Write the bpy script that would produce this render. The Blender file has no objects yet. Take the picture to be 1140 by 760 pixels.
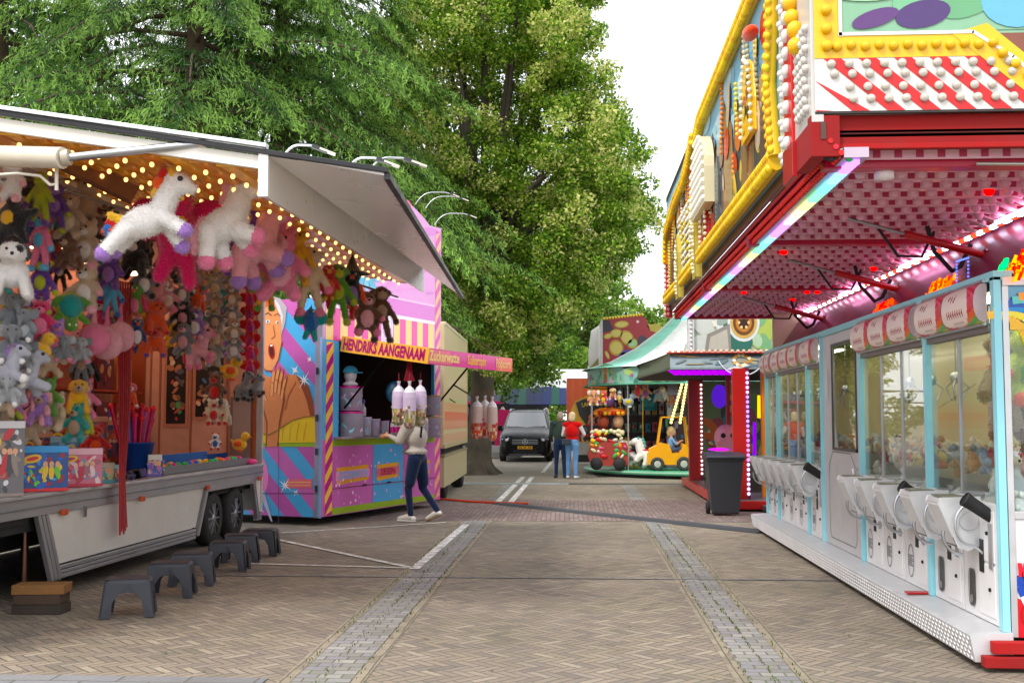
import bpy, bmesh, math, random
import numpy as np
from mathutils import Vector, Matrix, Euler
random.seed(7); rng = np.random.default_rng(7)
scene = bpy.context.scene
COL = scene.collection
PI = math.pi
def R(a): return math.radians(a)
def V(*a): return Vector(a)
# ------------------------------------------------------------------ camera
FPX = 1250.0; CAMZ = 1.6
TH = math.atan(85/FPX); PH = math.atan(72/FPX*math.cos(TH))
cam_data = bpy.data.cameras.new("camera"); cam = bpy.data.objects.new("camera", cam_data); COL.objects.link(cam)
cam_data.sensor_width = 36; cam_data.lens = 36*FPX/1140; cam_data.clip_end = 2000; cam_data.clip_start = .1
cam.location = (0, 0, CAMZ); cam.rotation_euler = (PI/2+TH, 0, PH)
scene.camera = cam
CR = Euler((PI/2+TH, 0, PH)).to_matrix()
def P(px, py, Y):
    """world point on the plane y=Y that was surveyed at photo pixel px,py"""
    d = CR @ Vector(((px-570)/FPX, (380-py)/FPX, -1))
    t = Y/d.y
    return Vector((d.x*t, Y, CAMZ+d.z*t))
SAT = 1.2
def C(h, k=1.0):
    h = h.lstrip('#')
    o = []
    for i in (0, 2, 4):
        c = int(h[i:i+2], 16)/255
        c = c/12.92 if c <= .04045 else ((c+.055)/1.055)**2.4
        o.append(min(1, c*k))
    l = (o[0]+o[1]+o[2])/3; return tuple(max(0., min(1., l+(v-l)*SAT)) for v in o)
# ------------------------------------------------------------------ materials
MATS = {}
def newmat(name):
    m = bpy.data.materials.new(name); m.use_nodes = True
    nt = m.node_tree; nt.nodes.clear()
    MATS[name] = m
    return m, nt
def N(nt, t, **kw):
    n = nt.nodes.new(t)
    for k, v in kw.items():
        if k in n.inputs: n.inputs[k].default_value = v
        else: setattr(n, k, v)
    return n
def surf(name, rough=.5, metal=0, var=.12, vs=6., bump=0., bs=60., coat=0., sheen=0., dirt=0., spec=.5, rvar=.15, transl=0):
    m, nt = newmat(name); L = nt.links.new
    out = N(nt, 'ShaderNodeOutputMaterial'); b = N(nt, 'ShaderNodeBsdfPrincipled')
    at = N(nt, 'ShaderNodeAttribute', attribute_name='Col')
    tc = N(nt, 'ShaderNodeTexCoord')
    n1 = N(nt, 'ShaderNodeTexNoise', Scale=vs, Detail=5.0, Roughness=.6); L(tc.outputs['Object'], n1.inputs['Vector'])
    mr = N(nt, 'ShaderNodeMapRange'); L(n1.outputs['Fac'], mr.inputs['Value'])
    mr.inputs['From Min'].default_value = .25; mr.inputs['From Max'].default_value = .75
    mr.inputs['To Min'].default_value = 1-var; mr.inputs['To Max'].default_value = 1+var*.5
    mx = N(nt, 'ShaderNodeVectorMath', operation='SCALE'); L(at.outputs['Color'], mx.inputs[0]); L(mr.outputs[0], mx.inputs['Scale'])
    src = mx.outputs[0]
    if dirt:
        n2 = N(nt, 'ShaderNodeTexNoise', Scale=2.3, Detail=8.0, Roughness=.7); L(tc.outputs['Object'], n2.inputs['Vector'])
        r2 = N(nt, 'ShaderNodeMapRange'); L(n2.outputs['Fac'], r2.inputs['Value'])
        r2.inputs['From Min'].default_value = .5; r2.inputs['From Max'].default_value = .8; r2.inputs['To Max'].default_value = dirt
        mm = N(nt, 'ShaderNodeMix', data_type='RGBA'); L(r2.outputs[0], mm.inputs[0]); L(src, mm.inputs[6]); mm.inputs[7].default_value = (.13, .11, .09, 1)
        src = mm.outputs[2]
    L(src, b.inputs['Base Color'])
    rr = N(nt, 'ShaderNodeMapRange'); L(n1.outputs['Fac'], rr.inputs['Value'])
    rr.inputs['To Min'].default_value = max(.02, rough-rvar*.5); rr.inputs['To Max'].default_value = min(1, rough+rvar); L(rr.outputs[0], b.inputs['Roughness'])
    b.inputs['Metallic'].default_value = metal; b.inputs['Coat Weight'].default_value = coat; b.inputs['Coat Roughness'].default_value = .1
    b.inputs['Sheen Weight'].default_value = sheen; b.inputs['Sheen Roughness'].default_value = .5; b.inputs['Specular IOR Level'].default_value = spec
    if bump:
        n3 = N(nt, 'ShaderNodeTexNoise', Scale=bs, Detail=4.0); L(tc.outputs['Object'], n3.inputs['Vector'])
        bp = N(nt, 'ShaderNodeBump', Strength=bump, Distance=.02); L(n3.outputs['Fac'], bp.inputs['Height']); L(bp.outputs[0], b.inputs['Normal'])
    if transl:
        tr = N(nt, 'ShaderNodeBsdfTranslucent'); L(src, tr.inputs['Color'])
        ms = N(nt, 'ShaderNodeMixShader'); ms.inputs[0].default_value = transl; L(b.outputs[0], ms.inputs[1]); L(tr.outputs[0], ms.inputs[2]); L(ms.outputs[0], out.inputs[0])
    else: L(b.outputs[0], out.inputs[0])
    return m
surf('paint', .33, 0, .08, 3, coat=.15, dirt=.10)
surf('print', .3, 0, .06, 9, coat=.2, dirt=.04)
surf('matte', .8, 0, .15, 5, bump=.1, bs=40, dirt=.12)
surf('plastic', .42, 0, .08, 8, bump=.05, bs=120)
surf('rubber', .7, 0, .2, 8, bump=.1, bs=60, dirt=.25)
surf('fabric', .95, 0, .12, 10, bump=.6, bs=70, sheen=.6, spec=.1)
surf('cloth', .9, 0, .18, 7, bump=.35, bs=18, sheen=.2, spec=.15)
surf('skin', .5, 0, .06, 10)
surf('hair', .6, 0, .35, 40, bump=.6, bs=90)
surf('metal', .28, 1, .12, 5, rvar=.25, dirt=.06)
surf('alu', .42, .85, .12, 4, rvar=.25, dirt=.14)
surf('carpaint', .25, 0, .03, 3, coat=.12, spec=.2)
surf('silver', .38, .35, .1, 5, rvar=.2, dirt=.12)
surf('wood', .75, 0, .3, 3, bump=.3, bs=15)
surf('bark', .95, 0, .4, 3, bump=1., bs=9)
surf('leaf', .5, 0, .2, .6, transl=.45, spec=.3)
def glass(name, tint=(.9, .95, .95), tr=1.0, base=.03):
    m, nt = newmat(name); L = nt.links.new
    out = N(nt, 'ShaderNodeOutputMaterial'); t = N(nt, 'ShaderNodeBsdfTransparent'); t.inputs[0].default_value = (*tint, 1)
    g = N(nt, 'ShaderNodeBsdfGlossy', Roughness=.015); ge = N(nt, 'ShaderNodeNewGeometry'); dt = N(nt, 'ShaderNodeVectorMath', operation='DOT_PRODUCT'); L(ge.outputs['Incoming'], dt.inputs[0]); L(ge.outputs['Normal'], dt.inputs[1])
    ab = N(nt, 'ShaderNodeMath', operation='ABSOLUTE'); L(dt.outputs['Value'], ab.inputs[0]); om = N(nt, 'ShaderNodeMath', operation='SUBTRACT'); om.inputs[0].default_value = 1.; L(ab.outputs[0], om.inputs[1])
    pw = N(nt, 'ShaderNodeMath', operation='POWER'); L(om.outputs[0], pw.inputs[0]); pw.inputs[1].default_value = 5.; lw = N(nt, 'ShaderNodeMath', operation='MULTIPLY_ADD'); L(pw.outputs[0], lw.inputs[0]); lw.inputs[1].default_value = .96; lw.inputs[2].default_value = .02
    ad = N(nt, 'ShaderNodeMath', operation='ADD'); L(lw.outputs[0], ad.inputs[0]); ad.inputs[1].default_value = base; ad.use_clamp = True
    ms = N(nt, 'ShaderNodeMixShader'); L(ad.outputs[0], ms.inputs[0]); L(t.outputs[0], ms.inputs[1]); L(g.outputs[0], ms.inputs[2]); L(ms.outputs[0], out.inputs[0])
glass('glass'); glass('carglass', (.12, .14, .15), base=.25); glass('film', (.93, .93, .95), base=.1)
def emat(name, s):
    m, nt = newmat(name); L = nt.links.new
    out = N(nt, 'ShaderNodeOutputMaterial'); e = N(nt, 'ShaderNodeEmission', Strength=s)
    at = N(nt, 'ShaderNodeAttribute', attribute_name='Col'); L(at.outputs['Color'], e.inputs['Color']); L(e.outputs[0], out.inputs[0])
emat('glow', 1.5); emat('glowhi', 5.); emat('glowlo', .9); emat('tube', 8.)
surf('flapsheen', .25, .15, .04, .7, rvar=.08, bump=.02, bs=5)
surf('lens', .25, 0, .05, 20, coat=.4, transl=.35)
# ------------------------------------------------------------------ mesh builder
class MB:
    def __init__(s, M=None): s.v = []; s.f = []; s.c = []; s.m = []; s.s = []; s.M = M; s.col = (.5, .5, .5); s.mat = 'paint'
    def add(s, vs, fs, col=None, mat=None, sm=False):
        n = len(s.v)
        vs = [Vector(v) for v in vs]
        if s.M is not None: vs = [s.M @ v for v in vs]
        s.v += vs
        for f in fs:
            s.f.append([i+n for i in f]); s.c.append(col or s.col); s.m.append(mat or s.mat); s.s.append(sm)
        return s
    def box(s, x0, x1, y0, y1, z0, z1, col=None, mat=None):
        vs = [(x, y, z) for z in (z0, z1) for y in (y0, y1) for x in (x0, x1)]
        return s.add(vs, [(0, 2, 3, 1), (4, 5, 7, 6), (0, 1, 5, 4), (2, 6, 7, 3), (0, 4, 6, 2), (1, 3, 7, 5)], col, mat)
    def obox(s, c, size, rot=None, col=None, mat=None):
        h = [d/2 for d in size]; rm = Euler(rot).to_matrix() if isinstance(rot, (tuple, list)) else (rot or Matrix.Identity(3))
        vs = [Vector(c)+rm @ Vector((x*h[0], y*h[1], z*h[2])) for z in (-1, 1) for y in (-1, 1) for x in (-1, 1)]
        return s.add(vs, [(0, 2, 3, 1), (4, 5, 7, 6), (0, 1, 5, 4), (2, 6, 7, 3), (0, 4, 6, 2), (1, 3, 7, 5)], col, mat)
    def beam(s, a, b, w, h, col=None, mat=None):
        a = Vector(a); b = Vector(b); d = (b-a); L = d.length; y = d/L
        up = Vector((0, 0, 1)) if abs(y.z) < .95 else Vector((1, 0, 0))
        x = y.cross(up).normalized(); z = x.cross(y)
        rm = Matrix((x, y, z)).transposed()
        return s.obox((a+b)/2, (w, L, h), rm, col, mat)
    def quad(s, a, b, c, d, col=None, mat=None): return s.add([a, b, c, d], [(0, 1, 2, 3)], col, mat)
    def slab(s, pts, ext, col=None, mat=None):
        n = len(pts); e = Vector(ext); pts = [Vector(p) for p in pts]
        fs = [tuple(range(n)), tuple(range(2*n-1, n-1, -1))]+[(i, (i+1) % n, n+(i+1) % n, n+i) for i in range(n)]
        return s.add(pts+[p+e for p in pts], fs, col, mat)
    def tube(s, pts, r, n=8, col=None, mat=None, cap=True):
        pts = [Vector(p) for p in pts]; rr = r if isinstance(r, (list, tuple)) else [r]*len(pts)
        vs = []; fs = []; prev = None
        for i, p in enumerate(pts):
            d = (pts[min(i+1, len(pts)-1)]-pts[max(i-1, 0)]).normalized()
            if prev is None:
                up = Vector((0, 0, 1)) if abs(d.z) < .9 else Vector((1, 0, 0)); x = d.cross(up).normalized()
            else: x = (prev-d*prev.dot(d)).normalized()
            prev = x; y = d.cross(x)
            for k in range(n):
                a = 2*PI*k/n; vs.append(p+(x*math.cos(a)+y*math.sin(a))*rr[i])
        for i in range(len(pts)-1):
            for k in range(n): fs.append((i*n+k, i*n+(k+1) % n, (i+1)*n+(k+1) % n, (i+1)*n+k))
        s.add(vs, fs, col, mat, True)
        if cap: s.add([vs[k] for k in range(n)][::-1], [tuple(range(n))], col, mat); s.add(vs[-n:], [tuple(range(n))], col, mat)
        return s
    def ell(s, c, r, seg=12, rings=8, rot=None, col=None, mat=None, z0=-1.0):
        if not isinstance(r, (list, tuple)): r = (r, r, r)
        rm = Euler(rot).to_matrix() if rot else Matrix.Identity(3); c = Vector(c); vs = []; fs = []
        for i in range(rings+1):
            t = math.asin(z0)+(PI/2-math.asin(z0))*i/rings
            for k in range(seg):
                a = 2*PI*k/seg; vs.append(c+rm @ Vector((r[0]*math.cos(t)*math.cos(a), r[1]*math.cos(t)*math.sin(a), r[2]*math.sin(t))))
        for i in range(rings):
            for k in range(seg): fs.append((i*seg+k, i*seg+(k+1) % seg, (i+1)*seg+(k+1) % seg, (i+1)*seg+k))
        return s.add(vs, fs, col, mat, True)
    def lathe(s, prof, c, axis='z', seg=16, col=None, mat=None, sm=True):
        c = Vector(c); vs = []; fs = []
        for r, h in prof:
            for k in range(seg):
                a = 2*PI*k/seg; p = (r*math.cos(a), r*math.sin(a), h)
                p = {'z': p, 'x': (p[2], p[0], p[1]), 'y': (p[0], -p[2], p[1])}[axis]
                vs.append(c+Vector(p))
        for i in range(len(prof)-1):
            for k in range(seg): fs.append((i*seg+k, i*seg+(k+1) % seg, (i+1)*seg+(k+1) % seg, (i+1)*seg+k))
        return s.add(vs, fs, col, mat, sm)
    def art(s, fr, pts, col, layer=1, mat='print'):
        O, U, W, Nn = fr
        n = len(pts); q = [O+U*x+W*y+Nn*(.003*layer) for x, y in pts]
        return s.add(q, [tuple(range(n))], col, mat)
    def artell(s, fr, c, r, col, layer=1, rot=0, n=20, mat='print'):
        return s.art(fr, [(c[0]+r[0]*math.cos(a)*math.cos(rot)-r[1]*math.sin(a)*math.sin(rot), c[1]+r[0]*math.cos(a)*math.sin(rot)+r[1]*math.sin(a)*math.cos(rot)) for a in [2*PI*k/n for k in range(n)]], col, layer, mat)
    def artline(s, fr, pts, w, col, layer=1, mat='print'):
        for (a, b) in zip(pts[:-1], pts[1:]):
            d = Vector((b[0]-a[0], b[1]-a[1])); 
            if d.length < 1e-6: continue
            d.normalize(); q = Vector((-d.y, d.x))*w/2; e = d*w*.2
            s.art(fr, [(a[0]-q.x-e.x, a[1]-q.y-e.y), (b[0]-q.x+e.x, b[1]-q.y+e.y), (b[0]+q.x+e.x, b[1]+q.y+e.y), (a[0]+q.x-e.x, a[1]+q.y-e.y)], col, layer, mat)
    def text(s, fr, txt, size, pos, col, layer=2, mat='print', bold=.0, sx=1., shear=0, center=False, curve=None):
        cu = bpy.data.curves.new('t', 'FONT'); cu.body = txt; cu.size = size; cu.offset = bold*size; cu.resolution_u = 2; cu.shear = shear
        if center: cu.align_x = 'CENTER'
        o = bpy.data.objects.new('t', cu); COL.objects.link(o)
        dg = bpy.context.evaluated_depsgraph_get(); me = bpy.data.meshes.new_from_object(o.evaluated_get(dg))
        O, U, W, Nn = fr; vs = []
        for v in me.vertices:
            x, y = v.co.x*sx, v.co.y
            if curve: a = x/curve; x, y = (curve+y)*math.sin(a), (curve+y)*math.cos(a)-curve
            vs.append(O+U*(pos[0]+x)+W*(pos[1]+y)+Nn*(.003*layer))
        s.add(vs, [tuple(p.vertices) for p in me.polygons], col, mat)
        bpy.data.objects.remove(o); bpy.data.curves.remove(cu); bpy.data.meshes.remove(me)
    def build(s, name, parent=None, label=None, cat=None, group=None, kind=None, bev=0, solid=0):
        me = bpy.data.meshes.new(name); me.from_pydata([tuple(v) for v in s.v], [], s.f)
        names = []
        for m in s.m:
            if m not in names: names.append(m)
        for m in names: me.materials.append(MATS[m])
        idx = {m: i for i, m in enumerate(names)}
        me.polygons.foreach_set('material_index', [idx[m] for m in s.m]); me.polygons.foreach_set('use_smooth', s.s)
        ca = me.color_attributes.new('Col', 'FLOAT_COLOR', 'CORNER')
        cols = []
        for f, c in zip(s.f, s.c): cols += [c[0], c[1], c[2], 1.]*len(f)
        ca.data.foreach_set('color', cols)
        me.validate(); me.update()
        return finish(name, me, parent, label, cat, group, kind, bev)
def finish(name, me, parent=None, label=None, cat=None, group=None, kind=None, bev=0):
    o = bpy.data.objects.new(name, me); COL.objects.link(o)
    if parent is not None: o.parent = parent
    tag(o, label, cat, group, kind)
    if bev:
        b = o.modifiers.new('bevel', 'BEVEL'); b.width = bev; b.segments = 2; b.limit_method = 'ANGLE'; b.angle_limit = R(40); b.harden_normals = False
    return o
def tag(o, label=None, cat=None, group=None, kind=None):
    if label: o['label'] = label
    if cat: o['category'] = cat
    if group: o['group'] = group
    if kind: o['kind'] = kind
    return o
def thing(name, label, cat, group=None):
    o = bpy.data.objects.new(name, None); COL.objects.link(o); o.empty_display_size = .2
    return tag(o, label, cat, group)
def descendants(o):
    r = []
    for c in [x for x in COL.objects if x.parent == o]: r.append(c); r += descendants(c)
    return r
def rebase(o):
    """put the origin of a thing at its base, its parts keep their place"""
    if o.get('_done') or o.location.length > 1e-6: return o
    ms = ([o] if o.type == 'MESH' else [])+[d for d in descendants(o) if d.type == 'MESH']
    ms = [m for m in ms if len(m.data.vertices)]
    if not ms: return o
    lo = Vector((1e9,)*3); hi = Vector((-1e9,)*3)
    for m in ms:
        a = np.empty(len(m.data.vertices)*3, np.float32); m.data.vertices.foreach_get('co', a); a = a.reshape(-1, 3)
        l, h = a.min(0), a.max(0)
        for i in range(3): lo[i] = min(lo[i], float(l[i])); hi[i] = max(hi[i], float(h[i]))
    b = Vector(((lo.x+hi.x)/2, (lo.y+hi.y)/2, lo.z))
    seen = set()
    for m in ms:
        if m.data.name in seen: continue
        seen.add(m.data.name); m.data.transform(Matrix.Translation(-b))
    o.location = b
    return o
KIDS = {}
def dup(o, loc=None, rotz=None, label=None, group=None, scale=None, rot=None, parent=None):
    c = o.copy(); COL.objects.link(c)
    if parent is not None: c.parent = parent
    if loc is not None: c.location = loc
    if rotz is not None: c.rotation_euler = (0, 0, rotz)
    if rot is not None: c.rotation_euler = rot
    if scale is not None: c.scale = (scale,)*3 if not isinstance(scale, tuple) else scale
    if label: c['label'] = label
    if group: c['group'] = group
    for ch in KIDS.get(o.name, []) or kids(o): dup(ch, parent=c)
    return c
def kids(o):
    KIDS[o.name] = [x for x in COL.objects if x.parent == o]
    return KIDS[o.name]
# ------------------------------------------------------------------ blended bodies (plush toys, people)
def blob(prims, voxel=.02, smooth=4):
    """prims: ('e',c,(rx,ry,rz),rot,slot) or ('c',a,b,ra,rb,slot) -> one continuous mesh, slot id for each face"""
    mb = MB()
    for p in prims:
        if p[0] == 'e': mb.ell(p[1], p[2], 16, 10, p[3])
        else:
            a, b = Vector(p[1]), Vector(p[2]); mb.tube([a, a.lerp(b, .5), b], [p[3], (p[3]+p[4])/2, p[4]], 12); mb.ell(a, p[3]); mb.ell(b, p[4])
    me = bpy.data.meshes.new('b'); me.from_pydata([tuple(v) for v in mb.v], [], mb.f)
    o = bpy.data.objects.new('b', me); COL.objects.link(o)
    m = o.modifiers.new('r', 'REMESH'); m.mode = 'VOXEL'; m.voxel_size = voxel; m.adaptivity = 0
    if smooth: sm = o.modifiers.new('s', 'SMOOTH'); sm.iterations = smooth; sm.factor = .5
    dg = bpy.context.evaluated_depsgraph_get(); r = bpy.data.meshes.new_from_object(o.evaluated_get(dg))
    bpy.data.objects.remove(o); bpy.data.meshes.remove(me)
    n = len(r.polygons); c = np.empty(n*3, np.float32); r.polygons.foreach_get('center', c); c = c.reshape(-1, 3)
    best = np.full(n, 1e9); slot = np.zeros(n, int)
    for p in prims:
        if p[0] == 'e':
            rm = np.array(Euler(p[3]).to_matrix() if p[3] else Matrix.Identity(3)); q = (c-np.array(p[1]))@rm
            rr = np.array(p[2] if isinstance(p[2], (tuple, list)) else (p[2],)*3); d = (np.linalg.norm(q/rr, axis=1)-1)*rr.min()
        else:
            a, b = np.array(p[1]), np.array(p[2]); ab = b-a; t = np.clip(((c-a)@ab)/max(1e-9, ab@ab), 0, 1)
            d = np.linalg.norm(c-(a+t[:, None]*ab), axis=1)-(p[3]+(p[4]-p[3])*t)
        k = d < best; best[k] = d[k]; slot[k] = p[-1]
    r.polygons.foreach_set('use_smooth', [True]*n)
    return r, slot
def paint_slots(me, slot, pal, mat='fabric', slotmats=None):
    names = [mat]
    r = me.copy(); r.materials.clear(); r.materials.append(MATS[mat])
    if slotmats:
        mi = np.zeros(len(slot), int)
        for sl, mn in slotmats.items():
            if mn not in names: names.append(mn); r.materials.append(MATS[mn])
            mi[slot == sl] = names.index(mn)
        r.polygons.foreach_set('material_index', mi.tolist())
    lt = np.empty(len(r.polygons), int); r.polygons.foreach_get('loop_total', lt)
    pa = np.array([(*c, 1) for c in pal], np.float32); cc = np.repeat(pa[slot], lt, axis=0)
    ca = r.color_attributes.new('Col', 'FLOAT_COLOR', 'CORNER'); ca.data.foreach_set('color', cc.ravel())
    return r
# ------------------------------------------------------------------ leaves
def leafmesh(cen, a, b, col, mat='leaf', bend=None):
    """rhombic leaf faces: centre, half-length vector, half-width vector"""
    n = len(cen); v = np.stack([cen-a, cen+b, cen+a, cen-b], 1).reshape(-1, 3).astype(np.float32)
    me = bpy.data.meshes.new('leaves'); me.vertices.add(4*n); me.vertices.foreach_set('co', v.ravel())
    me.loops.add(4*n); me.loops.foreach_set('vertex_index', np.arange(4*n, dtype=np.int32))
    me.polygons.add(n); me.polygons.foreach_set('loop_start', np.arange(0, 4*n, 4, dtype=np.int32))
    try: me.polygons.foreach_set('loop_total', np.full(n, 4, np.int32))
    except Exception: pass
    me.update(calc_edges=True); me.materials.append(MATS[mat])
    ca = me.color_attributes.new('Col', 'FLOAT_COLOR', 'CORNER')
    cc = np.concatenate([col, np.ones((n, 1))], 1).astype(np.float32); ca.data.foreach_set('color', np.repeat(cc, 4, axis=0).ravel())
    return me
def unit(n):
    a = rng.normal(size=(n, 3)); return a/np.linalg.norm(a, axis=1)[:, None]
# ================================================================== ground
class E:
    """tiny expression helper for Math nodes"""
    def __init__(s, nt, sock): s.nt = nt; s.k = sock
    def op(s, o, b=None, c=None):
        n = s.nt.nodes.new('ShaderNodeMath'); n.operation = o
        for i, x in enumerate((s, b, c)):
            if x is None: continue
            if isinstance(x, E): s.nt.links.new(x.k, n.inputs[i])
            else: n.inputs[i].default_value = x
        return E(s.nt, n.outputs[0])
    def __add__(s, b): return s.op('ADD', b)
    def __sub__(s, b): return s.op('SUBTRACT', b)
    def __mul__(s, b): return s.op('MULTIPLY', b)
def paving(name, w, n, ang, cols, joint=(.13, .122, .102), herring=True, jw=.09, moss=.25, bl=None):
    m, nt = newmat(name); L = nt.links.new
    out = N(nt, 'ShaderNodeOutputMaterial'); b = N(nt, 'ShaderNodeBsdfPrincipled'); L(b.outputs[0], out.inputs[0])
    g = N(nt, 'ShaderNodeNewGeometry'); wn = N(nt, 'ShaderNodeTexNoise', Scale=1.1, Detail=3.0); L(g.outputs['Position'], wn.inputs['Vector'])
    sb = N(nt, 'ShaderNodeVectorMath', operation='SUBTRACT'); L(wn.outputs['Color'], sb.inputs[0]); sb.inputs[1].default_value = (.5, .5, .5)
    sc = N(nt, 'ShaderNodeVectorMath', operation='SCALE'); L(sb.outputs[0], sc.inputs[0]); sc.inputs['Scale'].default_value = .045
    wn2 = N(nt, 'ShaderNodeTexNoise', Scale=14., Detail=2.0); L(g.outputs['Position'], wn2.inputs['Vector'])
    sb2 = N(nt, 'ShaderNodeVectorMath', operation='SUBTRACT'); L(wn2.outputs['Color'], sb2.inputs[0]); sb2.inputs[1].default_value = (.5, .5, .5)
    sc2 = N(nt, 'ShaderNodeVectorMath', operation='SCALE'); L(sb2.outputs[0], sc2.inputs[0]); sc2.inputs['Scale'].default_value = .012
    ad0 = N(nt, 'ShaderNodeVectorMath', operation='ADD'); L(sc.outputs[0], ad0.inputs[0]); L(sc2.outputs[0], ad0.inputs[1])
    ad = N(nt, 'ShaderNodeVectorMath', operation='ADD'); L(g.outputs['Position'], ad.inputs[0]); L(ad0.outputs[0], ad.inputs[1])
    mp = N(nt, 'ShaderNodeMapping'); L(ad.outputs[0], mp.inputs[0]); mp.inputs['Rotation'].default_value = (0, 0, R(ang)); mp.inputs['Scale'].default_value = (1/w,)*3; mp.inputs['Location'].default_value = (500.3, 500.7, 0)
    sx = N(nt, 'ShaderNodeSeparateXYZ'); L(mp.outputs[0], sx.inputs[0])
    u, v = E(nt, sx.outputs[0]), E(nt, sx.outputs[1])
    if herring:
        i, j = u.op('FLOOR'), v.op('FLOOR'); fu, fv = u-i, v-j
        mm = (i-j).op('FLOORED_MODULO', 2.*n)
        H = mm.op('LESS_THAN', n-.5)
        al = H*(mm+fu) + (E(nt, mm.k)*-1.+(2.*n-1.)+fv)*(H*-1.+1.)
        ac = H*fv+fu*(H*-1.+1.)
        idx = H*(i-mm)+i*(H*-1.+1.)
        idy = H*j+(j-(mm*-1.+(2.*n-1.)))*(H*-1.+1.)
        LEN = float(n)
    else:
        j = v.op('FLOOR'); ac = v-j
        off = j.op('FLOORED_MODULO', 2.)*(n*.5); uu = u+off
        k = (uu*(1./n)).op('FLOOR'); al = uu-k*float(n); idx = k; idy = j; LEN = float(n)
    ed = al.op('MINIMUM', al*-1.+LEN).op('MINIMUM', ac.op('MINIMUM', ac*-1.+1.))
    mr = N(nt, 'ShaderNodeMapRange', interpolation_type='SMOOTHSTEP'); L(ed.k, mr.inputs['Value']); mr.inputs['From Min'].default_value = jw*.35; mr.inputs['From Max'].default_value = jw*1.5
    cb = N(nt, 'ShaderNodeCombineXYZ'); L(idx.k, cb.inputs[0]); L(idy.k, cb.inputs[1])
    wh = N(nt, 'ShaderNodeTexWhiteNoise', noise_dimensions='2D'); L(cb.outputs[0], wh.inputs['Vector'])
    cr = N(nt, 'ShaderNodeValToRGB'); L(wh.outputs['Value'], cr.inputs[0]); els = cr.color_ramp.elements
    while len(els) < len(cols): els.new(.5)
    for q, c in enumerate(cols): els[q].position = q/(len(cols)-1); els[q].color = (*c, 1)
    big = N(nt, 'ShaderNodeTexNoise', Scale=.35, Detail=6.0, Roughness=.65); L(g.outputs['Position'], big.inputs['Vector'])
    bm = N(nt, 'ShaderNodeMapRange'); L(big.outputs['Fac'], bm.inputs['Value']); bm.inputs['From Min'].default_value = .3; bm.inputs['From Max'].default_value = .7; bm.inputs['To Min'].default_value = .66; bm.inputs['To Max'].default_value = 1.2
    fine = N(nt, 'ShaderNodeTexNoise', Scale=45., Detail=5.0, Roughness=.7); L(g.outputs['Position'], fine.inputs['Vector'])
    fm = N(nt, 'ShaderNodeMapRange'); L(fine.outputs['Fac'], fm.inputs['Value']); fm.inputs['To Min'].default_value = .7; fm.inputs['To Max'].default_value = 1.3
    s1 = E(nt, bm.outputs[0])*E(nt, fm.outputs[0])
    vm = N(nt, 'ShaderNodeVectorMath', operation='SCALE'); L(cr.outputs[0], vm.inputs[0]); L(s1.k, vm.inputs['Scale'])
    mo = N(nt, 'ShaderNodeTexNoise', Scale=.8, Detail=7.0, Roughness=.7); L(g.outputs['Position'], mo.inputs['Vector'])
    mom = N(nt, 'ShaderNodeMapRange'); L(mo.outputs['Fac'], mom.inputs['Value']); mom.inputs['From Min'].default_value = .48; mom.inputs['From Max'].default_value = .62
    jc = N(nt, 'ShaderNodeMix', data_type='RGBA'); L(mom.outputs[0], jc.inputs[0]); jc.inputs[6].default_value = (*joint, 1); jc.inputs[7].default_value = (joint[0]*.8+.02*moss, joint[1]*.9+.09*moss, joint[2]*.55, 1)
    mx = N(nt, 'ShaderNodeMix', data_type='RGBA'); L(mr.outputs[0], mx.inputs[0]); L(jc.outputs[2], mx.inputs[6]); L(vm.outputs[0], mx.inputs[7])
    L(mx.outputs[2], b.inputs['Base Color']); b.inputs['Roughness'].default_value = .85
    rr = N(nt, 'ShaderNodeMapRange'); L(big.outputs['Fac'], rr.inputs['Value']); rr.inputs['To Min'].default_value = .6; rr.inputs['To Max'].default_value = .95; L(rr.outputs[0], b.inputs['Roughness'])
    hh = E(nt, mr.outputs[0])*.8+E(nt, fine.outputs['Fac'])*.25+E(nt, wh.outputs['Value'])*.25
    bp = N(nt, 'ShaderNodeBump', Strength=.7, Distance=.012); L(hh.k, bp.inputs['Height']); L(bp.outputs[0], b.inputs['Normal'])
    return m
def cs(*h):
    global SAT
    SAT = 1.0; r = [C(x) for x in h]; SAT = 1.2; return r
paving('herring', .068, 3, 45, cs('776d63', '968877', '887b6c', 'a19482', '7c7168', '948674', '8c7f70'), jw=.085)
paving('straight', .075, 3, 90, cs('77625c', '8c7772', '7f6a66', '958480'), herring=False, jw=.09)
paving('greypave', .105, 1.45, 0, cs('7d7a74', '94918a', '878489', 'a09c95'), herring=False, jw=.05, moss=.7)
paving('tanrow', .07, 3, 90, cs('8f8472', '9a8f7c', '85796a'), herring=False, jw=.06)
paving('bluerow', .21, 2, 0, cs('77787c', '868789', '7c7b7c'), herring=False, jw=.03)
paving('farpave', .075, 3, 0, cs('96897a', 'a39786', '9a8d7c'), herring=False, jw=.08)
def sheet(name, x0, x1, y0, y1, z, mat, label=None, sub=1):
    mb = MB(); mb.quad((x0, y0, z), (x1, y0, z), (x1, y1, z), (x0, y1, z), (.4, .4, .4), mat); return mb.build(name, kind='structure', label=label)
sheet('ground', -700, 700, -60, 900, 0, 'herring')
sheet('far_pavement', -60, 60, 26.9, 140, .004, 'farpave')
sheet('brick_band', -30, 30, 17.6, 22.2, .004, 'straight')
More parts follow.
